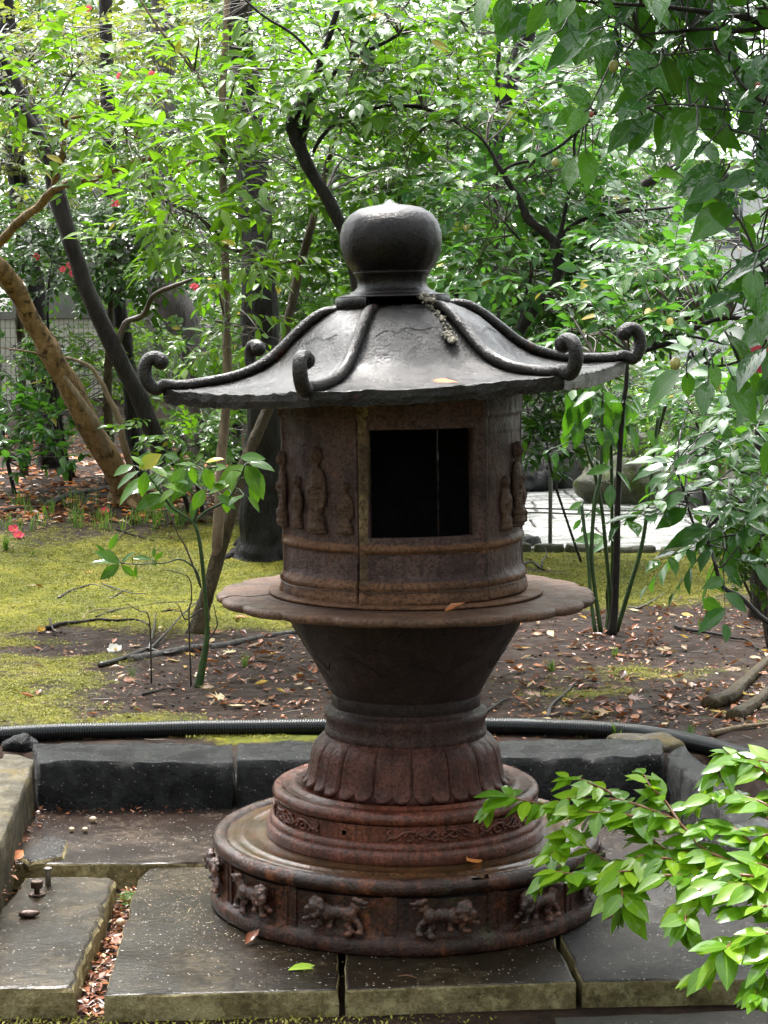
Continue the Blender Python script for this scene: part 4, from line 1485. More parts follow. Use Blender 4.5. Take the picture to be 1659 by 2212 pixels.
class Plant:
    def __init__(self, name, base, label, cat, group=None):
        self.base = Vector(base)
        self.o = thing(name, base, label, cat, group)
        self.nodes = []         # points a twig may spring from: (position, radius)
        self.twigs = Geo()
        self.leaves = {}

    def stem(self, P, mat, name='trunk', rough=0.25, seg=10, seed=0.0, flare=0.0):
        pts, rr = px_path(P)
        if flare:
            for i in range(min(6, len(rr))): rr[i] *= 1 + flare * (1 - i / 6) ** 2
        V, F = tube(pts, rr, seg, rough, seed)
        obj(name, [v - self.base for v in V], F, M[mat], self.o)
        self.nodes += [(p, r) for p, r in zip(pts, rr)]
        return self

    def crown(self, blobs_, spray, leaf_kind, mat, n_sub=7, up=0.25, twig_r=0.0016, spread=1.0, seed=1, face=0.0, dens=1.6):
        """blobs_: (px, py, D, half width px, half height px, half depth m, sprays)"""
        r = np.random.RandomState(seed)
        tv = spray
        ms = []
        for px, py, D, hw, hh, hd, n in blobs_:
            n = int(n * dens)
            c = np.array(at(px, py, D))
            S = np.array([px_m(hw, D), hd, px_m(hh, D)])
            # where the limb enters
            best = min(self.nodes, key=lambda q: (q[0] - Vector(c)).length) if self.nodes else (Vector(c) - Vector((0, 0, S[2])), .004)
            root = np.array(best[0])
            subs = []
            for _ in range(n_sub):
                u = r.normal(size=3); u /= np.linalg.norm(u)
                q = c + S * u * (0.35 + 0.45 * r.rand())
                subs.append(q)
                midp = (root + q) / 2 + np.array([0, 0, 0.10 * np.linalg.norm(q - root)]) + r.normal(size=3) * 0.04
                path = smooth_path([tuple(root), tuple(midp), tuple(q)], 4)
                r0 = min(best[1] * .7, 0.006)
                V, F = tube(path, [r0 + (twig_r * 1.3 - r0) * i / (len(path) - 1) for i in range(len(path))], 5, 0, 0, False)
                self.twigs.add(V, F)
            subs = np.array(subs)
            for _ in range(n):
                while True:
                    u = r.uniform(-1, 1, 3)
                    if u @ u <= 1: break
                k = u @ u
                u = u * (0.55 + .45 * k) if k > 0 else u
                p = c + S * u
                j = np.argmin(np.linalg.norm(subs - p, axis=1))
                s0 = subs[j]
                out = (p - s0)
                L_ = np.linalg.norm(out) + 1e-6
                d = out / L_ * 0.8 + (p - c) / (np.linalg.norm(p - c) + 1e-6) * 0.5 + r.normal(size=3) * 0.45 * spread
                d[2] = d[2] * 0.55 + up * 0.4 - 0.1
                d[1] -= face
                upv = np.array([r.uniform(-.3, .3), r.uniform(-.55, .15), 1.0])
                Mx = frame(p, d, upv, r.uniform(.85, 1.15))
                T, tp = tv[r.randint(6)]
                ms.append(Mx[None] @ T)
                tw = [Vector((Mx[:3, :3] @ q + Mx[:3, 3]).tolist()) for q in tp]
                if L_ > 0.03:
                    a = Vector(s0.tolist())
                    b = a.lerp(tw[0], .5) + Vector((0, 0, .05 * L_))
                    tw = [a, b] + tw
                V, F = tube(tw, [twig_r * (1.15 - .6 * i / (len(tw) - 1)) for i in range(len(tw))], 4, 0, 0, False)
                self.twigs.add(V, F)
        if ms:
            self.leaves.setdefault((leaf_kind, mat), []).append(np.concatenate(ms))
        return self

    def done(self, twig_mat='twig', single=300, far_kind=None):
        if self.twigs.V:
            self.twigs.V = [v - self.base for v in self.twigs.V]
            tag(self.twigs.build('twigs', M[twig_mat], self.o), kind='stuff')
        left = single
        for i, ((kind, mat), ms) in enumerate(self.leaves.items()):
            share = single // max(1, len(self.leaves))
            leaf_set(self.o, self.base, np.concatenate(ms), kind, mat, share, far_kind=far_kind)
        return self.o
# ================================================================== TREES AND SHRUBS BEHIND THE LANTERN
SP_light = spray_templates('whorl', 7, 0.16, 0.105, 1)[:3] + spray_templates('alt', 7, 0.20, 0.095, 9)[:3]
SP_alt = spray_templates('alt', 9, 0.22, 0.085, 2)
SP_small = spray_templates('alt', 10, 0.20, 0.068, 3)
SP_cam = spray_templates('alt', 9, 0.20, 0.080, 4)
SP_far = spray_templates('alt', 11, 0.34, 0.095, 5)
SP_under = spray_templates('whorl', 7, 0.12, 0.085, 6)
SP_azalea = spray_templates('whorl', 9, 0.05, 0.030, 7)
SP_fine = spray_templates('alt', 12, 0.26, 0.060, 8)


def base_at(px, py):
    return on_ground(px, py)


# ---- slender tree with two stems left of the lantern
b = base_at(428, 1368)
t = Plant('sapling', b, 'slender young tree with pale upright and olive leaning stems left of the lantern', 'tree')
t.stem([(425, 1375, 8.55, 40), (440, 1310, 8.58, 33), (452, 1270, 8.6, 31), (470, 1200, 8.65, 31), (498, 1110, 8.7, 29), (530, 1000, 8.8, 27), (560, 930, 8.85, 26), (590, 850, 8.9, 24), (612, 740, 9.0, 21), (645, 590, 9.1, 19), (672, 490, 9.1, 17), (700, 380, 9.2, 15), (722, 300, 9.2, 12), (748, 200, 9.3, 9), (760, 90, 9.3, 6), (775, -80, 9.3, 4)], 'bark_olive', seed=1.0, flare=.5)
t.stem([(466, 1215, 8.65, 20), (472, 1130, 8.6, 24), (478, 1000, 8.6, 21), (490, 850, 8.62, 20), (489, 700, 8.65, 19), (486, 560, 8.7, 18), (482, 400, 8.7, 17), (479, 250, 8.72, 16), (486, 100, 8.75, 14), (492, -30, 8.8, 12), (498, -200, 8.8, 8)], 'bark_pale', seed=2.0)
t.stem([(486, 250, 8.72, 10), (455, 205, 8.7, 8), (400, 130, 8.6, 7), (350, 70, 8.5, 6), (290, -20, 8.5, 4)], 'bark_pale', 'limb', seed=3.0)
t.stem([(489, 540, 8.7, 9), (530, 545, 8.7, 7), (590, 570, 8.65, 5), (650, 560, 8.6, 3)], 'bark_olive', 'limb', seed=4.0)
t.stem([(487, 520, 8.7, 8), (430, 470, 8.6, 6), (370, 440, 8.5, 5), (330, 425, 8.5, 3)], 'bark_olive', 'limb', seed=4.4)
t.crown([(520, 700, 8.5, 90, 75, .4, 12), (450, 560, 8.4, 110, 60, .4, 13), (560, 560, 8.5, 110, 60, .4, 12), (400, 480, 8.3, 110, 60, .4, 12), (560, 430, 8.5, 100, 70, .4, 12),
         (470, 330, 8.5, 140, 70, .5, 15), (600, 330, 8.8, 110, 80, .5, 14), (330, 300, 8.3, 120, 60, .4, 12), (540, 210, 8.6, 130, 70, .5, 15), (420, 170, 8.6, 130, 60, .5, 14), (640, 180, 8.9, 120, 80, .5, 14), (560, 60, 8.8, 160, 70, .5, 16), (330, 470, 8.3, 90, 70, .4, 8)],
        SP_light, 'lance', 'leaf_light', 6, seed=11, face=.25)
t.done('twig', 300)

# ---- tan leaning tree on the left with its long bough
b = base_at(262, 1050)
t = Plant('tan_tree', b, 'tan flaking trunk leaning left with a long bare curved bough at the left edge', 'tree')
t.stem([(275, 1075, 12.3, 62), (255, 1030, 12.2, 52), (215, 960, 12.1, 50), (165, 860, 12.0, 49), (120, 780, 11.9, 46), (75, 700, 11.8, 44), (30, 620, 11.6, 42), (0, 582, 11.4, 40), (-40, 545, 11.0, 38), (-80, 470, 10.5, 32), (-110, 350, 10, 28), (-130, 150, 9.8, 22), (-150, -120, 9.7, 14), (-160, -300, 9.7, 6)], 'bark_tan', rough=.35, seg=14, seed=5.0, flare=.5)
t.stem([(-45, 550, 11.0, 22), (-15, 540, 10.6, 20), (10, 512, 10.4, 19), (50, 470, 10.2, 19), (85, 445, 10.1, 18), (112, 412, 10.0, 17), (150, 397, 9.9, 15), (210, 385, 9.9, 13), (262, 362, 9.8, 11), (310, 345, 9.8, 10), (350, 346, 9.8, 9), (390, 370, 9.7, 7), (410, 352, 9.7, 6), (450, 343, 9.7, 4)], 'bark_tan', 'limb', seed=6.0)
t.stem([(114, 408, 10.0, 14), (122, 375, 9.9, 13), (135, 330, 9.8, 11), (140, 290, 9.8, 9), (145, 262, 9.8, 8), (178, 250, 9.7, 7), (220, 252, 9.7, 6), (300, 300, 9.6, 4)], 'bark_tan', 'limb', seed=7.0)
t.stem([(138, 300, 9.8, 7), (132, 240, 9.8, 6), (136, 200, 9.7, 5), (180, 130, 9.6, 3)], 'twig_dark', 'limb', seed=7.5)
t.stem([(130, 275, 9.8, 7), (100, 250, 9.8, 6), (60, 222, 9.8, 5), (10, 218, 9.8, 4), (-40, 215, 9.8, 3)], 'bark_pale', 'limb', seed=7.7)
t.stem([(235, 985, 12.0, 16), (205, 910, 11.9, 14), (150, 830, 11.9, 12), (110, 770, 11.9, 10), (60, 690, 11.8, 9), (0, 610, 11.7, 7)], 'bark_pale', 'limb', seed=7.8)
t.stem([(290, 1035, 12.1, 18), (268, 960, 12.0, 15), (255, 900, 12.0, 14), (235, 860, 12.0, 11), (215, 820, 12.0, 10), (170, 780, 12.0, 7), (0, 750, 12, 3)], 'bark_pale', 'limb', seed=7.9)
t.crown([(170, 190, 9.6, 170, 70, .5, 20), (60, 230, 9.7, 100, 60, .5, 10), (280, 235, 9.6, 110, 60, .4, 13), (230, 330, 9.6, 110, 50, .4, 10), (350, 300, 9.6, 90, 60, .4, 9), (320, 400, 9.6, 90, 40, .4, 6), (120, 110, 9.7, 150, 60, .5, 14), (60, 330, 9.8, 70, 50, .4, 5), (-150, -120, 9.7, 160, 160, .6, 16)],
        SP_alt, 'oval', 'leaf_light', 6, seed=12, face=.2)
t.done('twig', 300)

# ---- black leaning trunk, left
b = base_at(345, 985)
t = Plant('black_tree', b, 'thin black wet trunk leaning left across the tan trunk, crossing the upper left', 'tree')
t.stem([(362, 1010, 11.6, 48), (345, 965, 11.6, 42), (300, 860, 11.6, 40), (262, 785, 11.6, 38), (240, 738, 11.6, 38), (190, 630, 11.6, 37), (152, 520, 11.6, 35), (125, 430, 11.6, 36), (104, 340, 11.6, 34), (62, 265, 11.6, 30), (20, 205, 11.6, 28), (-50, 120, 11.6, 26), (-90, 0, 11.6, 20)], 'bark_dark', rough=.2, seg=12, seed=8.0, flare=.3)
t.stem([(118, 400, 11.6, 26), (98, 330, 11.6, 25), (70, 240, 11.7, 22), (20, 150, 11.8, 19), (-20, 90, 11.8, 16)], 'bark_dark', 'limb', seed=9.0)
t.stem([(252, 760, 11.6, 15), (270, 700, 11.6, 13), (310, 680, 11.6, 12), (330, 640, 11.5, 11), (370, 620, 11.4, 10), (410, 605, 11.4, 7), (440, 590, 11.4, 4)], 'twig', 'limb', seed=9.5)
t.crown([(60, 60, 12, 140, 90, .9, 20), (210, 90, 12, 140, 80, .9, 18), (-40, 250, 12, 120, 100, .8, 10), (20, 380, 12.4, 90, 50, .6, 8)], SP_cam, 'oval', 'leaf_olive', 5, seed=13)
t.done('twig_dark', 300)

# ---- big trunks farther back on the left
for (name, lab, P, mat, fl, seed) in [
    ('dark_tree', 'broad dark trunk with a flared foot in front of the tiled wall at far left', [(112, 1010, 14.5, 72), (112, 960, 14.5, 58), (110, 880, 14.5, 50), (100, 780, 14.5, 46), (85, 700, 14.5, 44), (72, 620, 14.5, 44), (60, 540, 14.5, 42), (40, 400, 14.5, 40), (20, 200, 14.6, 38), (10, -100, 14.6, 34)], 'bark_black', .9, 1),
    ('dark_tree', 'dark trunk standing just right of the long black leaning trunk, below its bend', [(298, 985, 13.6, 46), (290, 930, 13.6, 40), (283, 840, 13.6, 36), (272, 760, 13.6, 34), (262, 690, 13.6, 33), (255, 620, 13.6, 31), (245, 500, 13.6, 30), (235, 300, 13.6, 28), (225, -60, 13.6, 26)], 'bark_dark', .4, 2),
    ('grey_tree', 'thick grey furrowed trunk bending left behind the roof curl', [(445, 990, 15.5, 62), (440, 930, 15.5, 58), (430, 860, 15.5, 56), (420, 790, 15.5, 60), (400, 715, 15.5, 72), (372, 655, 15.5, 76), (350, 600, 15.5, 70), (345, 520, 15.6, 62), (350, 400, 15.8, 56), (352, 200, 16, 50), (350, -60, 16, 44)], 'bark_grey', .3, 3),
    ('thin_tree', 'thin brown trunk between the two leaning trunks at left', [(238, 1010, 13.0, 24), (236, 950, 13.0, 22), (232, 880, 13.0, 20), (234, 800, 13.0, 18), (236, 740, 13.0, 16), (240, 640, 13.1, 13), (244, 500, 13.1, 10)], 'bark_olive', .3, 4),
    ('thin_tree', 'thin olive trunk at the far left edge before the tiled wall', [(52, 1040, 13.8, 22), (50, 960, 13.8, 18), (48, 850, 13.8, 17), (46, 760, 13.8, 17), (42, 690, 13.8, 16), (40, 560, 13.8, 14), (36, 400, 13.8, 10)], 'bark_olive', .3, 5),
    ('black_trunk_tree', 'massive black wet trunk standing right behind the lantern on its left', [(566, 1195, 10.6, 128), (566, 1150, 10.6, 106), (572, 1060, 10.6, 94), (576, 960, 10.6, 88), (572, 850, 10.6, 84), (566, 740, 10.7, 80), (560, 620, 10.7, 78), (552, 480, 10.8, 72), (543, 340, 10.9, 68), (534, 200, 11, 60), (520, 60, 11, 54), (510, -120, 11, 50)], 'bark_black', .55, 6),
    ('thin_tree', 'thin grey trunk beside the massive black trunk, left of the roof', [(512, 1100, 12.4, 24), (508, 1000, 12.4, 24), (515, 880, 12.4, 23), (535, 780, 12.4, 22), (545, 700, 12.4, 20), (540, 560, 12.4, 18), (530, 380, 12.4, 14)], 'bark_dark', .3, 7),
    ('right_dark_tree', 'tall dark trunk rising behind the right of the finial', [(960, 1150, 11.4, 66), (975, 900, 11.4, 60), (990, 720, 11.4, 56), (1010, 620, 11.4, 56), (1026, 520, 11.4, 54), (1042, 430, 11.5, 50), (1062, 340, 11.6, 44), (1080, 265, 11.6, 40), (1096, 200, 11.6, 38), (1118, 130, 11.7, 36), (1150, 40, 11.8, 32), (1180, -120, 12, 28)], 'bark_black', .3, 8),
    ('right_edge_tree', 'dark trunk at the right edge behind the small leaved azalea', [(1640, 1330, 9.0, 46), (1640, 1250, 9.0, 40), (1640, 1100, 9.0, 36), (1648, 950, 9.0, 34), (1655, 860, 9.0, 33), (1662, 700, 9.0, 31), (1670, 500, 9.1, 28), (1690, 200, 9.2, 24)], 'bark_dark', .3, 9),
    ('leaning_dark_tree', 'dark broken trunk leaning right among the leaves right of the finial', [(1060, 1060, 14.0, 44), (1085, 900, 14.0, 40), (1110, 760, 14.0, 38), (1140, 690, 14, 34), (1190, 610, 14, 32), (1250, 520, 14, 30), (1300, 470, 14, 28), (1340, 440, 14, 27), (1385, 405, 14, 25), (1440, 370, 14, 22), (1470, 355, 14, 16)], 'bark_dark', .3, 10),
    ('thin_tree', 'thin straight black trunk just left of the tall dark trunk behind the finial', [(1066, 1100, 10.2, 15), (1072, 800, 10.2, 14), (1072, 600, 10.2, 13), (1071, 400, 10.2, 12), (1073, 250, 10.2, 11), (1078, 100, 10.2, 9), (1085, -80, 10.2, 7)], 'bark_dark', .3, 11),
]:
    gp = on_ground(P[0][0], min(P[0][1], 1400)) if name not in ('right_dark_tree', 'leaning_dark_tree') else at(P[0][0], P[0][1], P[0][2])
    f0 = at(P[0][0], P[0][1], P[0][2])
    zt = gz(f0.x, f0.y)
    t = Plant(name, (f0.x, f0.y, zt), lab, 'tree')
    # foot on the ground: prolong downwards
    px0, py0, D0, w0 = P[0]
    pyf = py0
    for _ in range(60):
        q = at(px0, pyf, D0)
        if q.z <= zt - 0.04: break
        pyf += 8
    if pyf > py0 + 4: P = [(px0, pyf, D0, w0 * 1.1)] + P
    t.stem(P, mat, 'trunk', .3, 14, seed * 2.7, fl)
    if seed == 6:
        for (qa, qb, w) in [((560, 1190), (470, 1215), 20), ((590, 1200), (640, 1225), 22), ((540, 1185), (505, 1180), 20)]:
            ga, gb = on_ground(*qa), on_ground(*qb)
            V, F = tube(smooth_path([(ga.x, ga.y - .05, ga.z + .05), tuple((ga + gb) / 2 + Vector((0, 0, .03))), (gb.x, gb.y, gb.z - .01)], 5), [.05 - .0035 * i for i in range(11)], 8, .3, seed)
            obj('root', [v - t.base for v in V], F, M['bark_black'], t.o)
    hi = {1: [(30, 200, 14.4, 120, 90, .8, 10)], 2: [(235, 250, 13.5, 120, 80, .7, 10)], 3: [(380, 250, 15.6, 130, 130, .8, 14)], 4: [(260, 560, 13, 80, 70, .5, 8)], 5: [(40, 560, 13.6, 90, 70, .5, 9)],
          6: [(600, 60, 11.2, 160, 110, .8, 22), (480, 40, 11.2, 120, 80, .8, 12)], 7: [(520, 420, 12.2, 100, 90, .6, 10)], 8: [(1140, 60, 11.8, 150, 110, .8, 20), (1000, 40, 11.9, 130, 90, .8, 14)],
          9: [(1660, 420, 9.2, 80, 160, .5, 14)], 10: [(1430, 330, 14, 110, 90, .7, 14)], 11: [(1070, 60, 10.2, 90, 80, .6, 10)]}[seed]
    mt = {1: 'leaf_mid', 2: 'leaf_mid', 3: 'leaf_deep', 4: 'leaf_mid', 5: 'leaf_mid', 6: 'leaf_light', 7: 'leaf_deep', 8: 'leaf_mid', 9: 'leaf_blue', 10: 'leaf_mid', 11: 'leaf_blue'}[seed]
    t.crown(hi, SP_cam, 'oval', mt, 5, seed=40 + seed)
    t.done('twig_dark', 220)

# ---- dark branching tree behind the finial (arching boughs)
f0 = at(800, 1100, 8.3)
t = Plant('arching_tree', (f0.x, f0.y, gz(f0.x, f0.y)), 'black barked tree whose arching boughs rise from behind the onion finial', 'tree')
t.stem([(820, 1335, 8.3, 40), (815, 1000, 8.3, 36), (790, 700, 8.3, 32), (760, 560, 8.3, 29), (733, 478, 8.3, 27), (705, 425, 8.3, 27), (680, 385, 8.3, 28), (655, 335, 8.3, 30), (638, 295, 8.3, 28), (630, 268, 8.3, 28), (637, 248, 8.3, 24), (648, 232, 8.3, 26), (660, 228, 8.3, 24)], 'bark_dark', rough=.35, seg=12, seed=21.0)
t.stem([(650, 335, 8.3, 15), (656, 290, 8.3, 16), (668, 225, 8.3, 15), (685, 160, 8.3, 14), (703, 100, 8.3, 13), (720, 50, 8.3, 13), (735, 0, 8.3, 12), (760, -90, 8.3, 10)], 'bark_dark', 'limb', seed=22.0)
t.stem([(676, 330, 8.3, 8), (692, 300, 8.3, 9), (720, 270, 8.3, 9), (755, 248, 8.3, 9), (800, 236, 8.3, 8), (850, 228, 8.3, 7), (905, 232, 8.3, 7), (960, 250, 8.3, 7), (1010, 280, 8.3, 7), (1050, 310, 8.3, 7)], 'bark_dark', 'limb', seed=23.0)
t.stem([(672, 215, 8.3, 9), (705, 180, 8.3, 10), (735, 145, 8.3, 10), (785, 113, 8.3, 10), (830, 92, 8.3, 9), (880, 65, 8.3, 8), (935, 50, 8.3, 7), (1010, 20, 8.3, 5), (1080, -40, 8.3, 4)], 'bark_dark', 'limb', seed=24.0)
t.stem([(772, 125, 8.3, 7), (795, 90, 8.3, 6), (820, 60, 8.3, 6), (870, 20, 8.3, 4), (905, -30, 8.3, 4)], 'bark_dark', 'limb', seed=25.0)
t.stem([(705, 180, 8.3, 6), (690, 140, 8.3, 6), (655, 95, 8.3, 6), (620, 65, 8.3, 6), (570, 35, 8.3, 6), (530, 0, 8.3, 5), (500, -30, 8.3, 5)], 'bark_dark', 'limb', seed=26.0)
t.crown([(800, 170, 8.2, 130, 60, .5, 15), (930, 150, 8.2, 130, 70, .5, 17), (860, 60, 8.3, 160, 70, .5, 18), (720, 60, 8.4, 120, 70, .5, 12), (980, 260, 8.2, 120, 50, .4, 12), (860, 280, 8.2, 130, 50, .4, 12), (740, 260, 8.3, 90, 60, .4, 9), (1000, 90, 8.3, 120, 80, .5, 14), (900, 370, 8.6, 140, 60, .4, 13), (780, 390, 8.8, 90, 70, .4, 8), (680, 200, 8.5, 90, 60, .4, 8)],
        SP_alt, 'oval', 'leaf_mid', 6, seed=14, face=.2)
t.done('twig', 300)

# ---- forked dark tree right of the finial
f0 = at(1085, 900, 7.6)
t = Plant('forked_tree', (f0.x, f0.y, gz(f0.x, f0.y)), 'thin black tree with a clear fork right of the finial, above the right roof curls', 'tree')
t.stem([(1060, 1390, 7.6, 34), (1070, 1100, 7.6, 31), (1085, 860, 7.6, 29), (1108, 748, 7.6, 27), (1133, 700, 7.6, 25), (1160, 664, 7.6, 22), (1190, 625, 7.6, 22), (1207, 590, 7.6, 24), (1205, 555, 7.6, 25), (1200, 521, 7.6, 24)], 'bark_dark', rough=.3, seg=12, seed=31.0)
t.stem([(1202, 528, 7.6, 17), (1180, 505, 7.6, 19), (1155, 485, 7.6, 19), (1138, 468, 7.6, 20), (1122, 430, 7.6, 13), (1105, 405, 7.6, 12), (1090, 380, 7.6, 12), (1078, 362, 7.6, 11), (1062, 330, 7.6, 8), (1040, 300, 7.6, 6), (1000, 270, 7.6, 4)], 'bark_dark', 'limb', .35, seed=32.0)
t.stem([(1204, 525, 7.6, 14), (1222, 500, 7.6, 12), (1250, 478, 7.6, 10), (1285, 466, 7.6, 9), (1320, 460, 7.6, 8), (1370, 455, 7.6, 7), (1410, 452, 7.6, 6), (1470, 445, 7.6, 4)], 'bark_dark', 'limb', .2, seed=33.0)
t.stem([(1204, 525, 7.6, 10), (1214, 490, 7.6, 9), (1224, 440, 7.6, 8), (1233, 390, 7.6, 8), (1240, 340, 7.6, 7), (1245, 290, 7.6, 6), (1290, 240, 7.6, 4), (1305, 130, 7.6, 3)], 'bark_dark', 'limb', .2, seed=34.0)
t.stem([(1082, 372, 7.6, 7), (1110, 355, 7.6, 7), (1150, 345, 7.6, 7), (1200, 322, 7.6, 7), (1240, 290, 7.6, 7), (1275, 255, 7.6, 6), (1310, 215, 7.6, 6), (1335, 190, 7.6, 5)], 'bark_dark', 'limb', .2, seed=35.0)
t.stem([(1115, 738, 7.6, 9), (1135, 640, 7.7, 7), (1150, 560, 7.7, 6), (1090, 480, 7.7, 4)], 'bark_dark', 'limb', .2, seed=36.0)
t.crown([(1120, 250, 7.8, 110, 60, .4, 12), (1170, 400, 7.7, 90, 50, .35, 10), (1030, 400, 7.9, 90, 60, .4, 10), (1180, 180, 7.8, 110, 60, .4, 11), (1060, 560, 7.9, 100, 60, .4, 12), (1130, 590, 7.7, 90, 50, .35, 11), (1280, 420, 7.7, 80, 50, .35, 8), (1000, 480, 8.2, 80, 50, .35, 8), (1320, 500, 7.6, 110, 50, .35, 11), (1210, 660, 7.6, 70, 50, .3, 7), (1290, 300, 7.7, 80, 60, .35, 8)],
        SP_alt, 'oval', 'leaf_blue', 6, seed=15, face=.25)
t.done('twig', 300)

# ---- low boughs right of the roof
f0 = at(1900, 1350, 6.6)
t = Plant('low_bough_shrub', (f0.x, f0.y, gz(f0.x, f0.y)), 'shrub reaching in from the right with two thin black boughs behind the roof curls', 'shrub')
t.stem([(1900, 1480, 6.6, 30), (1880, 1100, 6.6, 24), (1800, 800, 6.6, 18), (1740, 715, 6.6, 11), (1655, 694, 6.6, 9), (1610, 688, 6.6, 9), (1560, 688, 6.6, 10), (1520, 700, 6.6, 11), (1470, 730, 6.6, 11), (1425, 747, 6.6, 11), (1380, 760, 6.6, 10), (1330, 768, 6.6, 9), (1260, 764, 6.6, 9), (1200, 765, 6.6, 8), (1165, 772, 6.6, 7), (1120, 760, 6.6, 4)], 'bark_dark', 'limb', .15, seed=41.0)
t.stem([(1408, 752, 6.6, 8), (1425, 730, 6.6, 7), (1460, 722, 6.6, 7), (1500, 728, 6.6, 6), (1545, 738, 6.6, 6), (1590, 748, 6.6, 4)], 'bark_dark', 'limb', .15, seed=42.0)
t.crown([(1340, 690, 6.7, 90, 50, .3, 10), (1470, 660, 6.7, 110, 50, .3, 12), (1560, 640, 6.7, 90, 40, .3, 9), (1270, 720, 6.8, 60, 40, .3, 6), (1440, 560, 6.8, 110, 50, .3, 10), (1560, 540, 6.8, 90, 60, .3, 9), (1390, 610, 6.8, 90, 40, .3, 8)], SP_small, 'oval', 'leaf_blue', 6, seed=16)
t.done('twig', 300)

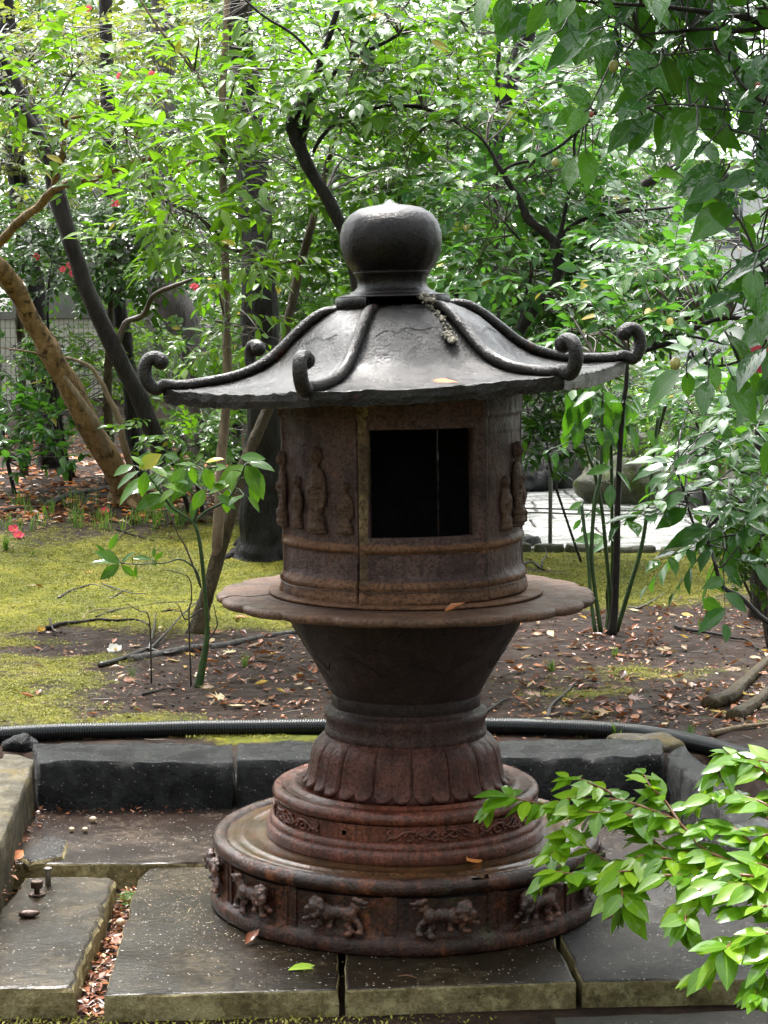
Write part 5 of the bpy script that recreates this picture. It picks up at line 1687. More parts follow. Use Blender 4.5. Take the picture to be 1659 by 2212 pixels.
# ---- leafy bushes further back that fill the wood: (label, px, py, D, blobs, spray, leaf, mat, seed)
back = [
    ('camellia_bush', 'dense dark camellia bush dotted with red flowers at upper left', 'bush', 180, 1020, 13.2, [(120, 480, 13.0, 150, 90, .8, 34), (300, 440, 13.2, 140, 90, .8, 30), (330, 560, 13.0, 130, 80, .7, 26), (140, 580, 13, 120, 60, .7, 18), (430, 480, 13.4, 110, 110, .7, 22), (30, 480, 13.3, 80, 90, .7, 14)], SP_cam, 'oval', 'leaf_deep', 51),
    ('broadleaf_bush', 'olive tinged bush with hanging leaves at the top left corner', 'bush', 120, 1020, 14.4, [(60, 130, 14.2, 150, 110, .8, 30), (240, 130, 14.4, 150, 100, .8, 28), (380, 60, 14.4, 130, 80, .7, 18), (-20, 330, 14.4, 110, 90, .7, 16), (160, 330, 14.6, 150, 90, .7, 22)], SP_cam, 'oval', 'leaf_olive', 52),
    ('broadleaf_tree', 'dense mid green tree filling the gap left of the finial', 'tree', 660, 1100, 12.0, [(620, 480, 11.8, 110, 110, .7, 28), (700, 360, 11.8, 120, 100, .7, 26), (760, 540, 12, 110, 90, .7, 22), (650, 640, 11.8, 110, 80, .6, 22), (560, 620, 11.8, 80, 80, .6, 14), (680, 760, 11.8, 90, 60, .5, 12), (820, 420, 12.0, 110, 90, .7, 20)], SP_cam, 'oval', 'leaf_mid', 53),
    ('broadleaf_tree', 'bright glossy tree spreading behind the finial and above it', 'tree', 900, 1100, 12.6, [(900, 300, 12.4, 150, 90, .8, 34), (880, 420, 12.4, 140, 80, .8, 30), (1010, 360, 12.5, 120, 90, .7, 24), (960, 480, 12.5, 120, 80, .7, 24), (800, 240, 12.6, 140, 80, .7, 24), (920, 160, 12.6, 160, 80, .7, 26), (1020, 220, 12.7, 120, 80, .7, 18), (720, 140, 12.8, 130, 80, .7, 20), (860, 60, 12.8, 160, 60, .7, 20)], SP_alt, 'oval', 'leaf_mid', 54),
    ('bluish_tree', 'bluish green glossy tree behind the right half of the roof', 'tree', 1045, 1080, 11.2, [(1080, 560, 11, 110, 70, .6, 32), (1180, 620, 11, 110, 70, .6, 32), (1180, 420, 11.2, 110, 90, .6, 30), (1080, 420, 11.2, 100, 80, .6, 24), (1240, 300, 11.4, 120, 90, .6, 26), (1360, 640, 11.2, 110, 60, .6, 20), (1400, 470, 11.4, 120, 80, .6, 20), (1030, 640, 11, 100, 60, .6, 16), (1130, 500, 11.2, 100, 60, .6, 16), (1240, 570, 11.2, 100, 60, .6, 16), (1300, 640, 11.2, 100, 50, .6, 14), (1180, 720, 11, 80, 50, .5, 12), (1270, 500, 11.4, 100, 60, .6, 13)], SP_alt, 'oval', 'leaf_blue', 55),
    ('light_tree', 'loose yellow green maple like tree against the bright gap at right', 'tree', 1480, 1040, 15.5, [(1400, 250, 15.5, 150, 100, .9, 20), (1480, 420, 15.5, 140, 80, .8, 14), (1330, 360, 15.5, 120, 90, .8, 16), (1560, 260, 15.6, 120, 110, .8, 14), (1420, 560, 15.4, 130, 70, .8, 12), (1300, 180, 15.6, 130, 100, .8, 18), (1530, 620, 15.4, 120, 70, .8, 10), (1440, 700, 15.4, 140, 70, .8, 12)], SP_fine, 'lance', 'leaf_light', 56),
    ('light_tree', 'fine leaved yellow green shrub beyond the paved path at right', 'shrub', 1430, 1030, 16.6, [(1380, 900, 14.3, 100, 60, .5, 20), (1480, 930, 14.0, 110, 60, .5, 22), (1590, 900, 13.6, 90, 70, .5, 22), (1440, 840, 16.4, 120, 70, .7, 22), (1360, 880, 16.4, 100, 60, .7, 16), (1520, 900, 16.4, 110, 60, .7, 14), (1560, 800, 16.5, 100, 60, .7, 12), (1400, 960, 16.2, 110, 40, .5, 10), (1290, 830, 16.6, 100, 60, .7, 12)], SP_fine, 'lance', 'leaf_light', 57),
    ('broadleaf_shrub', 'broad leaved green shrub in front of the wooden rail at right', 'shrub', 1570, 1060, 12.0, [(1560, 900, 11.8, 100, 70, .4, 18), (1620, 820, 11.8, 80, 80, .4, 16), (1480, 860, 12.0, 80, 50, .4, 10), (1600, 980, 11.6, 70, 50, .4, 9)], SP_alt, 'oval', 'leaf_blue', 63),
    ('dark_bush', 'glossy dark bush right beside the fire chamber over the metal post', 'bush', 1292, 1080, 11.0, [(1190, 880, 10.8, 90, 50, .4, 16), (1240, 930, 10.8, 80, 50, .4, 14), (1170, 960, 10.8, 60, 40, .4, 8), (1270, 850, 10.8, 80, 40, .4, 9)], SP_under, 'lance', 'leaf_deep', 58),
    ('understory_shrub', 'spreading bluish shrub at the far left edge before the tiled wall', 'shrub', 60, 1040, 12.6, [(50, 880, 12.6, 90, 50, .5, 12), (130, 905, 12.6, 80, 40, .5, 9), (20, 960, 12.6, 70, 50, .5, 9), (90, 975, 12.4, 80, 30, .5, 7), (20, 780, 12.8, 60, 50, .5, 6)], SP_under, 'oval', 'leaf_blue', 59),
    ('understory_shrub', 'light leafed shrub between the black leaning trunk and the roof curl', 'shrub', 440, 1060, 11.8, [(430, 960, 11.6, 80, 50, .5, 12), (480, 890, 11.8, 70, 50, .5, 10), (370, 920, 12, 70, 50, .5, 8), (440, 760, 12.4, 90, 60, .6, 10), (530, 940, 11.6, 60, 50, .4, 7)], SP_small, 'oval', 'leaf_mid', 60),
    ('understory_shrub', 'thin leaved shrub in front of the tiled wall between the left trunks', 'shrub', 190, 1010, 13.6, [(60, 770, 13.2, 80, 60, .4, 8), (150, 730, 13.2, 70, 50, .4, 7), (185, 790, 13.4, 80, 60, .5, 9), (190, 880, 13.4, 70, 50, .5, 8), (330, 800, 13.8, 70, 80, .5, 8), (300, 720, 14, 70, 60, .5, 6)], SP_small, 'oval', 'leaf_light', 61),
    ('small_leaf_shrub', 'fresh green twiggy bush behind the thin pale stem at left', 'shrub', 560, 1010, 12.6, [(560, 760, 12.6, 90, 70, .5, 12), (480, 800, 12.8, 80, 70, .5, 10), (620, 720, 12.4, 70, 60, .4, 8), (540, 860, 12.6, 70, 50, .4, 7)], SP_small, 'lance', 'leaf_light', 62),
]
for name, lab, cat, px, py, D, bl, sp, lk, mt, sd in back:
    bl = [(q[0], q[1], q[2], q[3], q[4], q[5], int(q[6] * 2.1)) for q in bl]
    f0 = at(px, py, D)
    zg = gz(f0.x, f0.y)
    t = Plant(name, (f0.x, f0.y, zg), lab, cat)
    c = at(bl[0][0], bl[0][1], bl[0][2])
    tops = sorted(bl, key=lambda q: q[1])
    n = 1 if sd in (51, 52, 58, 59, 61) else 2
    for i in range(min(n, len(bl))):
        q = at(bl[i * len(bl) // n][0], bl[i * len(bl) // n][1], bl[i * len(bl) // n][2])
        foot = Vector((f0.x + .08 * (i - 1), f0.y + .05 * i, zg - .03))
        midp = foot.lerp(q, .5) + Vector((.1 * (i - 1), 0, .15))
        P = smooth_path([tuple(foot), tuple(midp), tuple(q)], 6)
        rr = [(.009 if sd == 58 else .016) * (1 - .78 * k / (len(P) - 1)) for k in range(len(P))]
        V, F = tube(P, rr, 8, .3, sd + i)
        obj('trunk' if i == 0 else 'stem', [v - t.base for v in V], F, M['bark_dark'], t.o)
        t.nodes += [(Vector(p), r) for p, r in zip(P, rr)]
    t.crown(bl, sp, lk, mt, 6, seed=sd, face=.15)
    t.done('twig_dark', 260)

# red flowers in the camellia bush
def flower(name, p, size, mat, label, group, facing=(0, -1, .3), n=7, parent=None):
    o = thing(name, p, label, 'flower', group)
    nrm = Vector(facing).normalized()
    e1 = nrm.cross(Vector((0, 0, 1)) if abs(nrm.z) < .9 else Vector((1, 0, 0))).normalized()
    e2 = nrm.cross(e1)
    for i in range(n):
        a = 2 * math.pi * i / n + rnd.uniform(-.2, .2)
        d = (e1 * math.cos(a) + e2 * math.sin(a)) + nrm * rnd.uniform(.15, .6)
        m_ = frame((0, 0, 0), d, nrm, size * rnd.uniform(.8, 1.1), rnd.uniform(.9, 1.2))
        q = bpy.data.objects.new('petal', leaf_mesh('petal', mat))
        q.parent = o
        q.matrix_local = Matrix(m_.tolist())
        COL.objects.link(q)
    g = Geo()
    for i in range(9):
        V, F = ico(nrm * size * rnd.uniform(.15, .4) + (e1 * rnd.uniform(-1, 1) + e2 * rnd.uniform(-1, 1)) * size * .18, size * .07, None, 1)
        g.add(V, F)
    g.build('stamens', M['stamen'], o)
    return o


FL = ['near the top of the frame left of the pale stem', 'in the top left corner below another bloom', 'beside the black leaning trunk, topmost of its three', 'beside the black leaning trunk, leftmost of its three', 'beside the black leaning trunk, lowest of its three', 'above the long tan bough, left of a pair', 'above the long tan bough, right of a pair', 'just right of the pair above the tan bough', 'left of the black trunk below the tan fork', 'high up beside the pale upright stem, right one', 'high up beside the pale upright stem, left one', 'at the tip of the brown bough, left half', 'at the tip of the brown bough, right half']
for fi, (px, py, D) in enumerate([(190, 20, 12.6), (112, 65, 12.6), (150, 575, 12.3), (135, 583, 12.3), (158, 590, 12.3), (245, 440, 12.4), (255, 440, 12.4), (318, 450, 12.4), (80, 555, 12.3), (328, 160, 9.1), (258, 165, 9.2), (418, 619, 11.1), (425, 622, 11.15)]):
    flower('camellia_flower', at(px, py, D), px_m(9, D), 'petal_pink', 'red bloom ' + FL[fi], 'red blooms in the wood', (rnd.uniform(-.5, .5), -1, rnd.uniform(-.2, .6)))

# ---- the wood beyond, one green mass with gaps to the sky on the right
def far_wood(name, specs, spray, kind, mat, seed):
    r = np.random.RandomState(seed)
    ms = []
    for px, py, D, hw, hh, hd, n in specs:
        c = np.array(at(px, py, D))
        S = np.array([px_m(hw, D), hd, px_m(hh, D)])
        for _ in range(n):
            u = r.uniform(-1, 1, 3)
            p = c + S * u
            d = r.normal(size=3); d[2] *= .5; d[1] -= .3
            Mx = frame(p, d, (r.uniform(-.3, .3), r.uniform(-.6, .1), 1), r.uniform(.9, 1.5) * (1 + max(0, D - 20) * .08))
            ms.append(Mx[None] @ spray[r.randint(6)][0])
    return tag(joined(name, kind, np.concatenate(ms), mat), kind='stuff')


far_wood('woods', [(150, 230, 19, 420, 400, 1.6, 620), (600, 300, 18, 320, 480, 1.6, 520), (950, 300, 18, 260, 480, 1.5, 420), (1150, 320, 18, 160, 430, 1.4, 150), (1600, 100, 20, 330, 200, 1.6, 150), (420, 820, 21, 200, 150, 1.5, 120), (1330, 120, 20, 180, 200, 1.5, 90)], SP_far, 'far', 'leaf_mid', 71)
far_wood('woods', [(100, 200, 24, 500, 500, 2.5, 560), (640, 260, 23, 420, 520, 2.5, 560), (1050, 300, 23, 260, 480, 2.2, 260), (1450, 880, 22, 300, 110, 2.0, 110), (-500, 400, 22, 500, 700, 4, 300), (-420, 560, 19, 330, 420, 1.6, 420), (-900, 500, 18, 400, 500, 2, 420)], SP_far, 'far', 'leaf_deep', 72)
far_wood('woods', [(200, 820, 26, 700, 190, 2.5, 420), (760, 800, 25, 420, 260, 2.5, 420), (500, 200, 28, 900, 560, 3, 1500), (560, 150, 33, 900, 520, 3, 1500), (480, 100, 38, 900, 520, 3, 1300), (1240, 150, 27, 180, 260, 2.5, 120), (1150, 700, 26, 200, 300, 2.5, 160)], SP_far, 'far', 'leaf_deep', 74)
far_wood('woods', [(1480, 700, 26, 330, 160, 3, 110), (1620, 880, 24, 250, 130, 3, 90), (1300, 880, 25, 120, 120, 2.5, 60), (2300, 500, 24, 500, 700, 4, 260)], SP_far, 'far', 'leaf_light', 73)


# unseen leaf masses round and over the clearing, added to block sky light
def sky_block_ring(n, seed, mat):
    r = np.random.RandomState(seed)
    ms = []
    while len(ms) < n:
        a = r.uniform(0, 2 * math.pi)
        if abs(((a - math.pi / 2 + math.pi) % (2 * math.pi)) - math.pi) < rad(30): continue      # open towards the view
        R0 = r.uniform(8.5, 12.5)
        z = 0.2 + 8.8 * r.rand() ** 1.2
        if nz(a * 3, z * .5, seed) < -.25 and z > 3.5: continue
        p = np.array([R0 * math.cos(a), -1.5 + R0 * math.sin(a), z])
        d = r.normal(size=3); d[2] *= .5
        Mx = frame(p, d, (r.uniform(-.4, .4), r.uniform(-.4, .4), 1), r.uniform(3.0, 4.6))
        ms.append(Mx[None] @ SP_far[r.randint(6)][0])
    return tag(joined('woods', 'far', np.concatenate(ms), mat), kind='stuff')


def sky_block_canopy(n, seed, mat):  # unseen leaves overhead, added to break up sky reflections
    r = np.random.RandomState(seed)
    ms = []
    while len(ms) < n:
        x, y = r.uniform(-8, 8), r.uniform(-8, 2.5)
        if nz(x * .45, y * .45, seed) < .10: continue
        p = np.array([x, y, r.uniform(5.2, 7.5)])
        d = r.normal(size=3); d[2] *= .35
        Mx = frame(p, d, (r.uniform(-.4, .4), r.uniform(-.4, .4), 1), r.uniform(1.2, 2.0))
        ms.append(Mx[None] @ SP_far[r.randint(6)][0])
    return tag(joined('woods', 'far', np.concatenate(ms), mat), kind='stuff')


sky_block_ring(5600, 81, 'leaf_deep')
sky_block_canopy(520, 82, 'leaf_mid')


def tall_wood(n, seed, mat):  # crowns added to cut the sky sheen on slabs and roof
    """the crowns of the wood behind, high above the frame; thinner towards the open right"""
    r = np.random.RandomState(seed)
    ms = []
    while len(ms) < n:
        x, y, z = r.uniform(-17, 17), r.uniform(18, 27), 2.0 + 12 * r.rand()
        if x > 1.5 and r.rand() < .55 * (1 - sstep(7, 10, x)): continue
        if z < 3.4 and abs(x - 2) < 5: continue
        if nz(x * .5, z * .5, seed) < -.28: continue
        d = r.normal(size=3); d[2] *= .5
        Mx = frame(np.array([x, y, z]), d, (r.uniform(-.4, .4), r.uniform(-.6, .1), 1), r.uniform(2.2, 3.6))
        ms.append(Mx[None] @ SP_far[r.randint(6)][0])
    return tag(joined('woods', 'far', np.concatenate(ms), mat), kind='stuff')


tall_wood(3400, 83, 'leaf_deep')
# ================================================================== BEYOND THE GARDEN: path, boulders, posts, walls
P_ = [(0.25, 6.62), (0.8, 6.62), (1.5, 6.45), (2.2, 6.2), (3.4, 6.05), (9, 5.9), (9, 12.5), (3.2, 11.4), (1.6, 11.2), (0.2, 11.6)]


def path_mat():
    m, nt, out = new_mat('wet_pale_paving')
    n = N(nt)
    v = n.coord()
    c = n.ramp(n.noise(v, 3.0, 6, 0.7), [(0.35, (0.20, 0.20, 0.195)), (0.65, (0.36, 0.36, 0.35))])
    nb = n.bump(n.noise(v, 22, 5, 0.7), 0.6, 0.02)
    n.bsdf(out, c, n.ramp(n.noise(v, 6, 4), [(0.4, 0.12), (0.6, 0.35)]), nb, 0.6)
    return m


M['path'] = path_mat()
road = bpy.data.objects.new('path', None)
COL.objects.link(road)
tag(road, kind='structure')
# courses of flat flagstones
y0 = 5.9
row = 0
while y0 < 11.4:
    h = 0.42 + 0.10 * rnd.random()
    x = 0.25 - 0.5 * rnd.random()
    while x < 4.6:
        w = 0.8 + 0.5 * rnd.random()
        yf = max(y0, 6.66 - 0.30 * sstep(0.8, 2.4, x))
        if y0 + h > yf + .08 and x + w > 0.3:
            V, F = slab([(max(x, .25), yf + .006), (x + w - .012, yf + .006), (x + w - .012, y0 + h - .006), (max(x, .25), y0 + h - .006)], .07, .118 + .004 * rnd.random(), .003, .12, .008, row * 3.1 + x)
            obj('flagstone', V, F, M['path'], road, False)
        x += w
    y0 += h
    row += 1
V, F = box(4.6, 14, 5.9, 12.4, 0.06, 0.118)
obj('paving', V, F, M['path'], road, False)
edge = thing('path_edging', (1.5, 6.5, .1), 'low dark mossy stones edging the near side of the pale path', 'path edging')
x = 0.30
while x < 4.2:
    w = 0.16 + .16 * rnd.random()
    yf = 6.60 - 0.30 * sstep(0.8, 2.4, x)
    V, F = hexa([(x, yf - .05, .03), (x + w - .01, yf - .05, .03), (x + w - .01, yf + .05, .03), (x, yf + .05, .03)], [(x, yf - .04, .15), (x + w - .01, yf - .04, .15), (x + w - .01, yf + .05, .15), (x, yf + .05, .15)], (5, 4, 4), .014, 14, x * 9, .01)
    obj('edging_stone', [v - Vector((1.5, 6.5, .1)) for v in V], F, M['boulder_moss'], edge)
    x += w

for px, py, D, r, mat, lab, sd in [
    (1262, 1000, 16.4, (.52, .35, .42), 'boulder', 'big grey boulder with a flat face beyond the path, behind the right stems', 1),
    (1205, 1010, 15.9, (.20, .2, .34), 'boulder', 'upright pale stone beside the big grey boulder beyond the path', 2),
    (1140, 1030, 15.6, (.26, .2, .16), 'kerb_black', 'dark low boulder next to the fire chamber beyond the path', 3),
    (1385, 1010, 15.5, (.42, .3, .30), 'boulder_moss', 'rounded mossy boulder beyond the path, right of the big grey one', 4),
    (1345, 1058, 14.6, (.34, .25, .22), 'boulder_moss', 'low mossy boulder on the far edge of the path', 5),
    (1560, 965, 16.6, (.75, .4, .26), 'boulder_red', 'long reddish boulder at far right under the wooden rail', 6),
    (1480, 1060, 14.8, (.40, .3, .17), 'boulder_moss', 'flat mossy boulder at far right below the reddish boulder', 7),
    (1660, 1080, 13.5, (.5, .3, .16), 'boulder', 'wide grey boulder at the right edge behind the azalea', 8)]:
    q = at(px, py, D)
    z = gz(q.x, q.y)
    boulder('boulder', (q.x, q.y, max(z + r[2] * .55, q.z)), r, M[mat], lab, 'boulder', sd * 3.3, 4, .32, 1.6)
g_ = on_ground(1143, 1186)
boulder('rock', (g_.x, g_.y, g_.z + .03), (.07, .06, .06), M['boulder'], 'small grey rock on the moss beside the metal post', 'stone', 9.0, 3, .35)

for px, pyt, pyb, D, w, mat, lab in [(1190, 968, 1180, 11.7, 9, 'steel', 'thin dark metal post at the near edge of the path'), (1123, 900, 1190, 11.5, 11, 'steel_pale', 'pale metal post half hidden by the edge of the fire chamber')]:
    a, b = at(px, pyt, D), at(px, pyb, D)
    zg = gz(a.x, a.y)
    t = thing('metal_post', (a.x, a.y, zg), lab, 'post')
    r = px_m(w, D) / 2
    V, F = lathe([(0, -.06), (r, -.06), (r, a.z - zg), (r * .7, a.z - zg + .006), (0, a.z - zg + .007)], 12)
    obj('shaft', V, F, M[mat], t)
    V, F = lathe([(r * 1.25, a.z - zg - .03), (r * 1.25, a.z - zg - .012)], 12)
    obj('cap', V, F, M[mat], t)
for dz, lab in [(0, 'upper grey rope strung along the near edge of the path'), (9, 'lower grey rope strung along the near edge of the path')]:
    pts = [at(1124, 1098 + dz, 11.5), at(1190, 1099 + dz, 11.7), at(1300, 1103 + dz, 11.7), at(1420, 1101 + dz, 11.7), at(1700, 1096 + dz, 11.7), at(1900, 1094 + dz, 11.7)]
    V, F = tube(smooth_path([tuple(p) for p in pts], 6), .0055, 6)
    tag(obj('rope', V, F, M['rope']), lab, 'rope', 'ropes along the path')

# wooden rail at far right
a, b = at(1508, 908, 14.2), at(1720, 858, 14.6)
t = thing('wooden_rail', (at(1550, 925, 14.3).x, at(1550, 925, 14.3).y, gz(2.6, 9.3)), 'peeled yellow log rail resting on a post at far right', 'fence rail')
o_ = Vector(t.location)
V, F = tube(smooth_path([tuple(a), tuple((a + b) / 2 + Vector((0, 0, .012))), tuple(b)], 6), [.040] * 13, 14, .08)
obj('log', [v - o_ for v in V], F, M['wood_pole'], t)
q = at(1556, 905, 14.3)
V, F = tube([(q.x, q.y, o_.z - .05), (q.x, q.y, o_.z + .2), (q.x, q.y, q.z - .03)], .05, 12, .1)
obj('post', [Vector(v) - o_ for v in V], F, M['bark_pale'], t)

# tiled wall far left
wl = at(-160, 700, 20.5)
wr = at(330, 700, 21.0)
zt, zb = at(0, 688, 20.6).z, 0.25
t = thing('tiled_wall', (wl.x, wl.y, zb), 'low garden building wall of small white tiles seen between the trunks at far left', 'tiled wall')
ux = (wr - wl); ux.z = 0
LW = ux.length; ux.normalize()
uy = Vector((-ux.y, ux.x, 0))
MW = Matrix(((ux.x, uy.x, 0, 0), (ux.y, uy.y, 0, 0), (0, 0, 1, 0), (0, 0, 0, 1)))
H = zt - zb
V, F = box(0, LW, 0, .25, 0, H)
obj('wall', [MW @ Vector(v) for v in V], F, M['mortar'], t, False)
V, F = box(-.05, LW + .05, -.05, .30, H + .002, H + .07)
obj('coping', [MW @ Vector(v) for v in V], F, M['concrete'], t, False)
V, F = box(.9, LW - .1, .8, 1.0, H * .2, H + .75)
obj('rear_wall', [MW @ Vector(v) for v in V], F, M['concrete'], t, False)
tw_, th_ = 0.050, 0.098
V, F = box(0.002, tw_ - .005, -.008, 0.001, 0.002, th_ - .005)
tme = mesh('tile', [MW @ Vector(v) for v in V], F, False)
tme.materials.append(M['tile'])
cand = []
nx_, nz_ = int(LW / tw_), int(H / th_)
for j in range(nz_):
    for i in range(nx_):
        p = MW @ Vector((i * tw_, 0, H - (j + 1) * th_))
        px, py, f = to_px(p + Vector(t.location))
        if 0 < px < 330 and py < 930: cand.append((py, px, p))
cand.sort(key=lambda c: (c[0] // 18, c[1]))
cand = [c for c in cand if c[1] < 240]
for c in cand[:300]:
    o = link('tile', tme, None, t)
    o.location = c[2]
rest = [c[2] for c in cand[300:]]
if rest:
    g = Geo()
    for p in rest:
        V, F = box(0.002, tw_ - .005, -.008, 0.001, 0.002, th_ - .005)
        g.add([MW @ Vector(v) + p for v in V], F)
    tag(g.build('tiles', M['tile'], t, False), kind='stuff')
a = at(125, 785, 20.3)
V, F = box(-.10, .10, -.10, .0, -.16, .16)
bx_ = thing('utility_box', (a.x, wl.y - .02 + (a.x - wl.x) * ux.y / ux.x, a.z), 'small white meter box fixed to the tiled wall', 'meter box')
obj('case', V, F, M['white_box'], bx_, False)
V, F = box(-.085, .085, -.112, -.101, -.14, .14)
obj('door', V, F, M['white_box'], bx_, False)

# pale house beyond the gap at right
hb = at(1600, 700, 40)
t = thing('house', (hb.x, hb.y, 0.1), 'pale house with grey roof glimpsed through the leaves at upper right', 'house')
V, F = box(-1.6, 4.5, 0, 4, 0, 4.4)
obj('wall', V, F, M['white_wall'], t, False)
V, F = [(-1.9, -.4, 4.4), (4.8, -.4, 4.4), (4.8, 2, 5.6), (-1.9, 2, 5.6), (4.8, 4.4, 4.4), (-1.9, 4.4, 4.4)], [(0, 1, 2, 3), (3, 2, 4, 5), (0, 3, 5), (1, 4, 2), (0, 5, 4, 1)]
obj('roof', V, F, M['grey_roof'], t, False)
for wx in (-.9, .6, 2.2):
    V, F = box(wx, wx + .9, -.03, .02, 2.7, 3.9)
    f = obj('window', V, F, M['grey_roof'], t, False)
    V, F = box(wx + .07, wx + .83, -.045, -.031, 2.77, 3.83)
    obj('pane', V, F, M['glass_dark'], f, False)

# ================================================================== BLACK CORRUGATED HOSE
def hose():
    P = []
    for px, py in [(-60, 1597), (0, 1590), (120, 1583), (260, 1580), (400, 1576), (560, 1574), (700, 1572), (880, 1571), (1066, 1570), (1180, 1573), (1290, 1578), (1370, 1585), (1440, 1595), (1500, 1607), (1560, 1622), (1620, 1640), (1680, 1660), (1760, 1690)]:
        p = on_ground(px, py, 0.024)
        P.append((p.x, p.y, gz(p.x, p.y) + 0.027))
    S = [Vector(p) for p in smooth_path(P, 40)]
    L_ = [0.0]
    for a, b in zip(S, S[1:]): L_.append(L_[-1] + (b - a).length)
    pitch, R1, R2 = 0.0085, 0.0285, 0.0235
    n = int(L_[-1] / pitch)
    pts, rr = [], []
    Ls = np.array(L_); Sa = np.array([tuple(s) for s in S])
    for i in range(n):
        for fr, r in ((0.0, R2), (0.22, R1), (0.62, R1), (0.84, R2)):
            s = (i + fr) * pitch
            pts.append(Vector([np.interp(s, Ls, Sa[:, k]) for k in range(3)]))
            rr.append(r)
    V, F = tube(pts, rr, 14)
    return V, F


V, F = hose()
tag(obj('hose', V, F, M['plastic'], None, True), 'black corrugated plastic drain hose lying along the back of the kerb', 'hose')

# ================================================================== ROOTS, STICKS AND TWIGS ON THE GROUND
def stick(name, pts, w, mat, label, cat='stick', lift=.006, forks=(), rough=.3, group=None):
    P = []
    for i, (px, py) in enumerate(pts):
        p = on_ground(px, py)
        P.append((p.x, p.y, p.z + lift + .008 * abs(nz(px * .05, py * .05, 3))))
    D = Vector(P[0]).y + 5.03
    S = smooth_path(P, 5)
    r = px_m(w, D) / 2
    n = len(S)
    V, F = tube(S, [r * (1 - .55 * i / (n - 1)) for i in range(n)], 8, rough, w)
    g = Geo().add(V, F)
    for f in forks:
        Q = []
        for i, (px, py) in enumerate(f):
            p = on_ground(px, py)
            Q.append((p.x, p.y, p.z + lift + .012 * i))
        S = smooth_path(Q, 4)
        n = len(S)
        V, F = tube(S, [r * .6 * (1 - .6 * i / (n - 1)) for i in range(n)], 6, rough, w)
        g.add(V, F)
    c = Vector(P[0])
    g.V = [v - c for v in g.V]
    o = g.build(name, M[mat])
    o.location = c
    return tag(o, label, cat, group)


def c1(*p): return [(x / 2.793, 1080 + y / 2.793) for x, y in p]
def c3(*p): return [(1064.8 + x / 2.793, 1080 + y / 2.793) for x, y in p]


stick('stick', c1((600, 1018), (720, 985), (850, 935), (900, 920), (1010, 945), (1150, 900)), 12, 'twig_dark', 'long forked black branch lying by the small aucuba stem', 'fallen branch', .012, [c1((900, 920), (1000, 840), (1100, 740), (1220, 650)), c1((900, 915), (930, 800), (940, 730))])
stick('stick', c1((280, 790), (370, 768), (480, 755), (600, 740), (700, 748), (820, 740), (900, 770)), 10, 'bark_dark', 'thick dark stick lying on the moss at left', 'stick', .012, [c1((300, 735), (320, 810), (345, 850))])
stick('stick', c1((350, 608), (430, 560), (520, 535), (560, 525), (640, 545), (740, 590)), 6, 'twig_dark', 'thin bent dark stick on the bright moss, topmost of the left ones', 'stick', .01, [c1((610, 515), (700, 560), (800, 605), (880, 620)), c1((660, 610), (760, 570), (800, 590))])
stick('stick', c1((580, 720), (700, 680), (850, 655), (980, 632), (1130, 628)), 6, 'bark_dark', 'thin straight dark stick on the moss right of the bent one', 'stick', .008)
stick('stick', c1((500, 735), (520, 700), (580, 680), (690, 670)), 5, 'bark_pale', 'short pale curved stick next to the thick dark stick', 'stick', .008)
stick('stick', c1((980, 688), (1030, 680), (1100, 685), (1190, 690)), 6, 'bark_dark', 'short dark stick left of the leaning sapling', 'stick', .006)
stick('stick', c1((780, 975), (950, 945), (1150, 912), (1320, 890), (1500, 850), (1670, 820), (1900, 790)), 24, 'bark_grey', 'long straight brown pole half buried behind the lantern neck', 'pole', .004, rough=.08)
stick('stick', c1((860, 1185), (940, 1165), (1000, 1150), (1080, 1155)), 6, 'bark_dark', 'little dark stick lying at the foot of the aucuba', 'stick', .006)
stick('stick', c1((700, 185), (780, 215), (850, 235), (930, 260)), 5, 'bark_dark', 'small dark twigs at the upper edge of the moss', 'stick', .01, [c1((705, 260), (770, 200), (840, 185))])
stick('stick', c3((160, 410), (200, 395), (250, 395), (290, 430), (310, 437)), 8, 'bark_dark', 'bent dark stick behind the right of the platter', 'stick', .012, [c3((295, 420), (300, 390), (325, 370), (315, 340))])
stick('stick', c3((860, 670), (930, 640), (980, 610), (1030, 575)), 6, 'twig_dark', 'thin dark stick on the moss right of the green stems', 'stick', .008)
stick('stick', c3((1100, 780), (1180, 800), (1280, 815), (1360, 830), (1450, 850), (1530, 860), (1600, 920)), 9, 'bark_dark', 'long dark wavy stick on the leaf litter at right', 'stick', .012)
stick('stick', c3((330, 1330), (350, 1260), (410, 1200), (460, 1160), (510, 1110), (580, 1090)), 8, 'bark_grey', 'bent grey stick leading up from the hose', 'stick', .008)
stick('stick', c3((-70, 1310), (0, 1270), (60, 1230), (110, 1210)), 8, 'bark_dark', 'short dark stick beside the lantern neck at right', 'stick', .008)
stick('stick', c3((1320, 1425), (1420, 1400), (1520, 1385), (1680, 1365)), 15, 'bark_pale', 'pale stick above the hose at far right', 'stick', .008, rough=.15)
stick('root', c3((1300, 1260), (1420, 1220), (1500, 1140), (1590, 1050), (1680, 960)), 42, 'bark_olive', 'thick mossy brown root at the right edge, upper of two', 'root', .012)
stick('root', c3((1450, 1330), (1560, 1260), (1640, 1190), (1720, 1120)), 40, 'bark_olive', 'thick mossy brown root at the right edge, lower of two', 'root', .008)
stick('root', [(262, 1050), (275, 1080), (290, 1100), (320, 1108), (345, 1118)], 18, 'bark_tan', 'bare tan root curling from the foot of the tan tree', 'root', .02, [[(285, 1065), (330, 1070), (350, 1085), (352, 1100)]])
stick('root', [(100, 1096), (130, 1080), (170, 1068), (225, 1058), (255, 1052)], 16, 'bark_grey', 'long grey root lying left of the tan tree', 'root', .012)
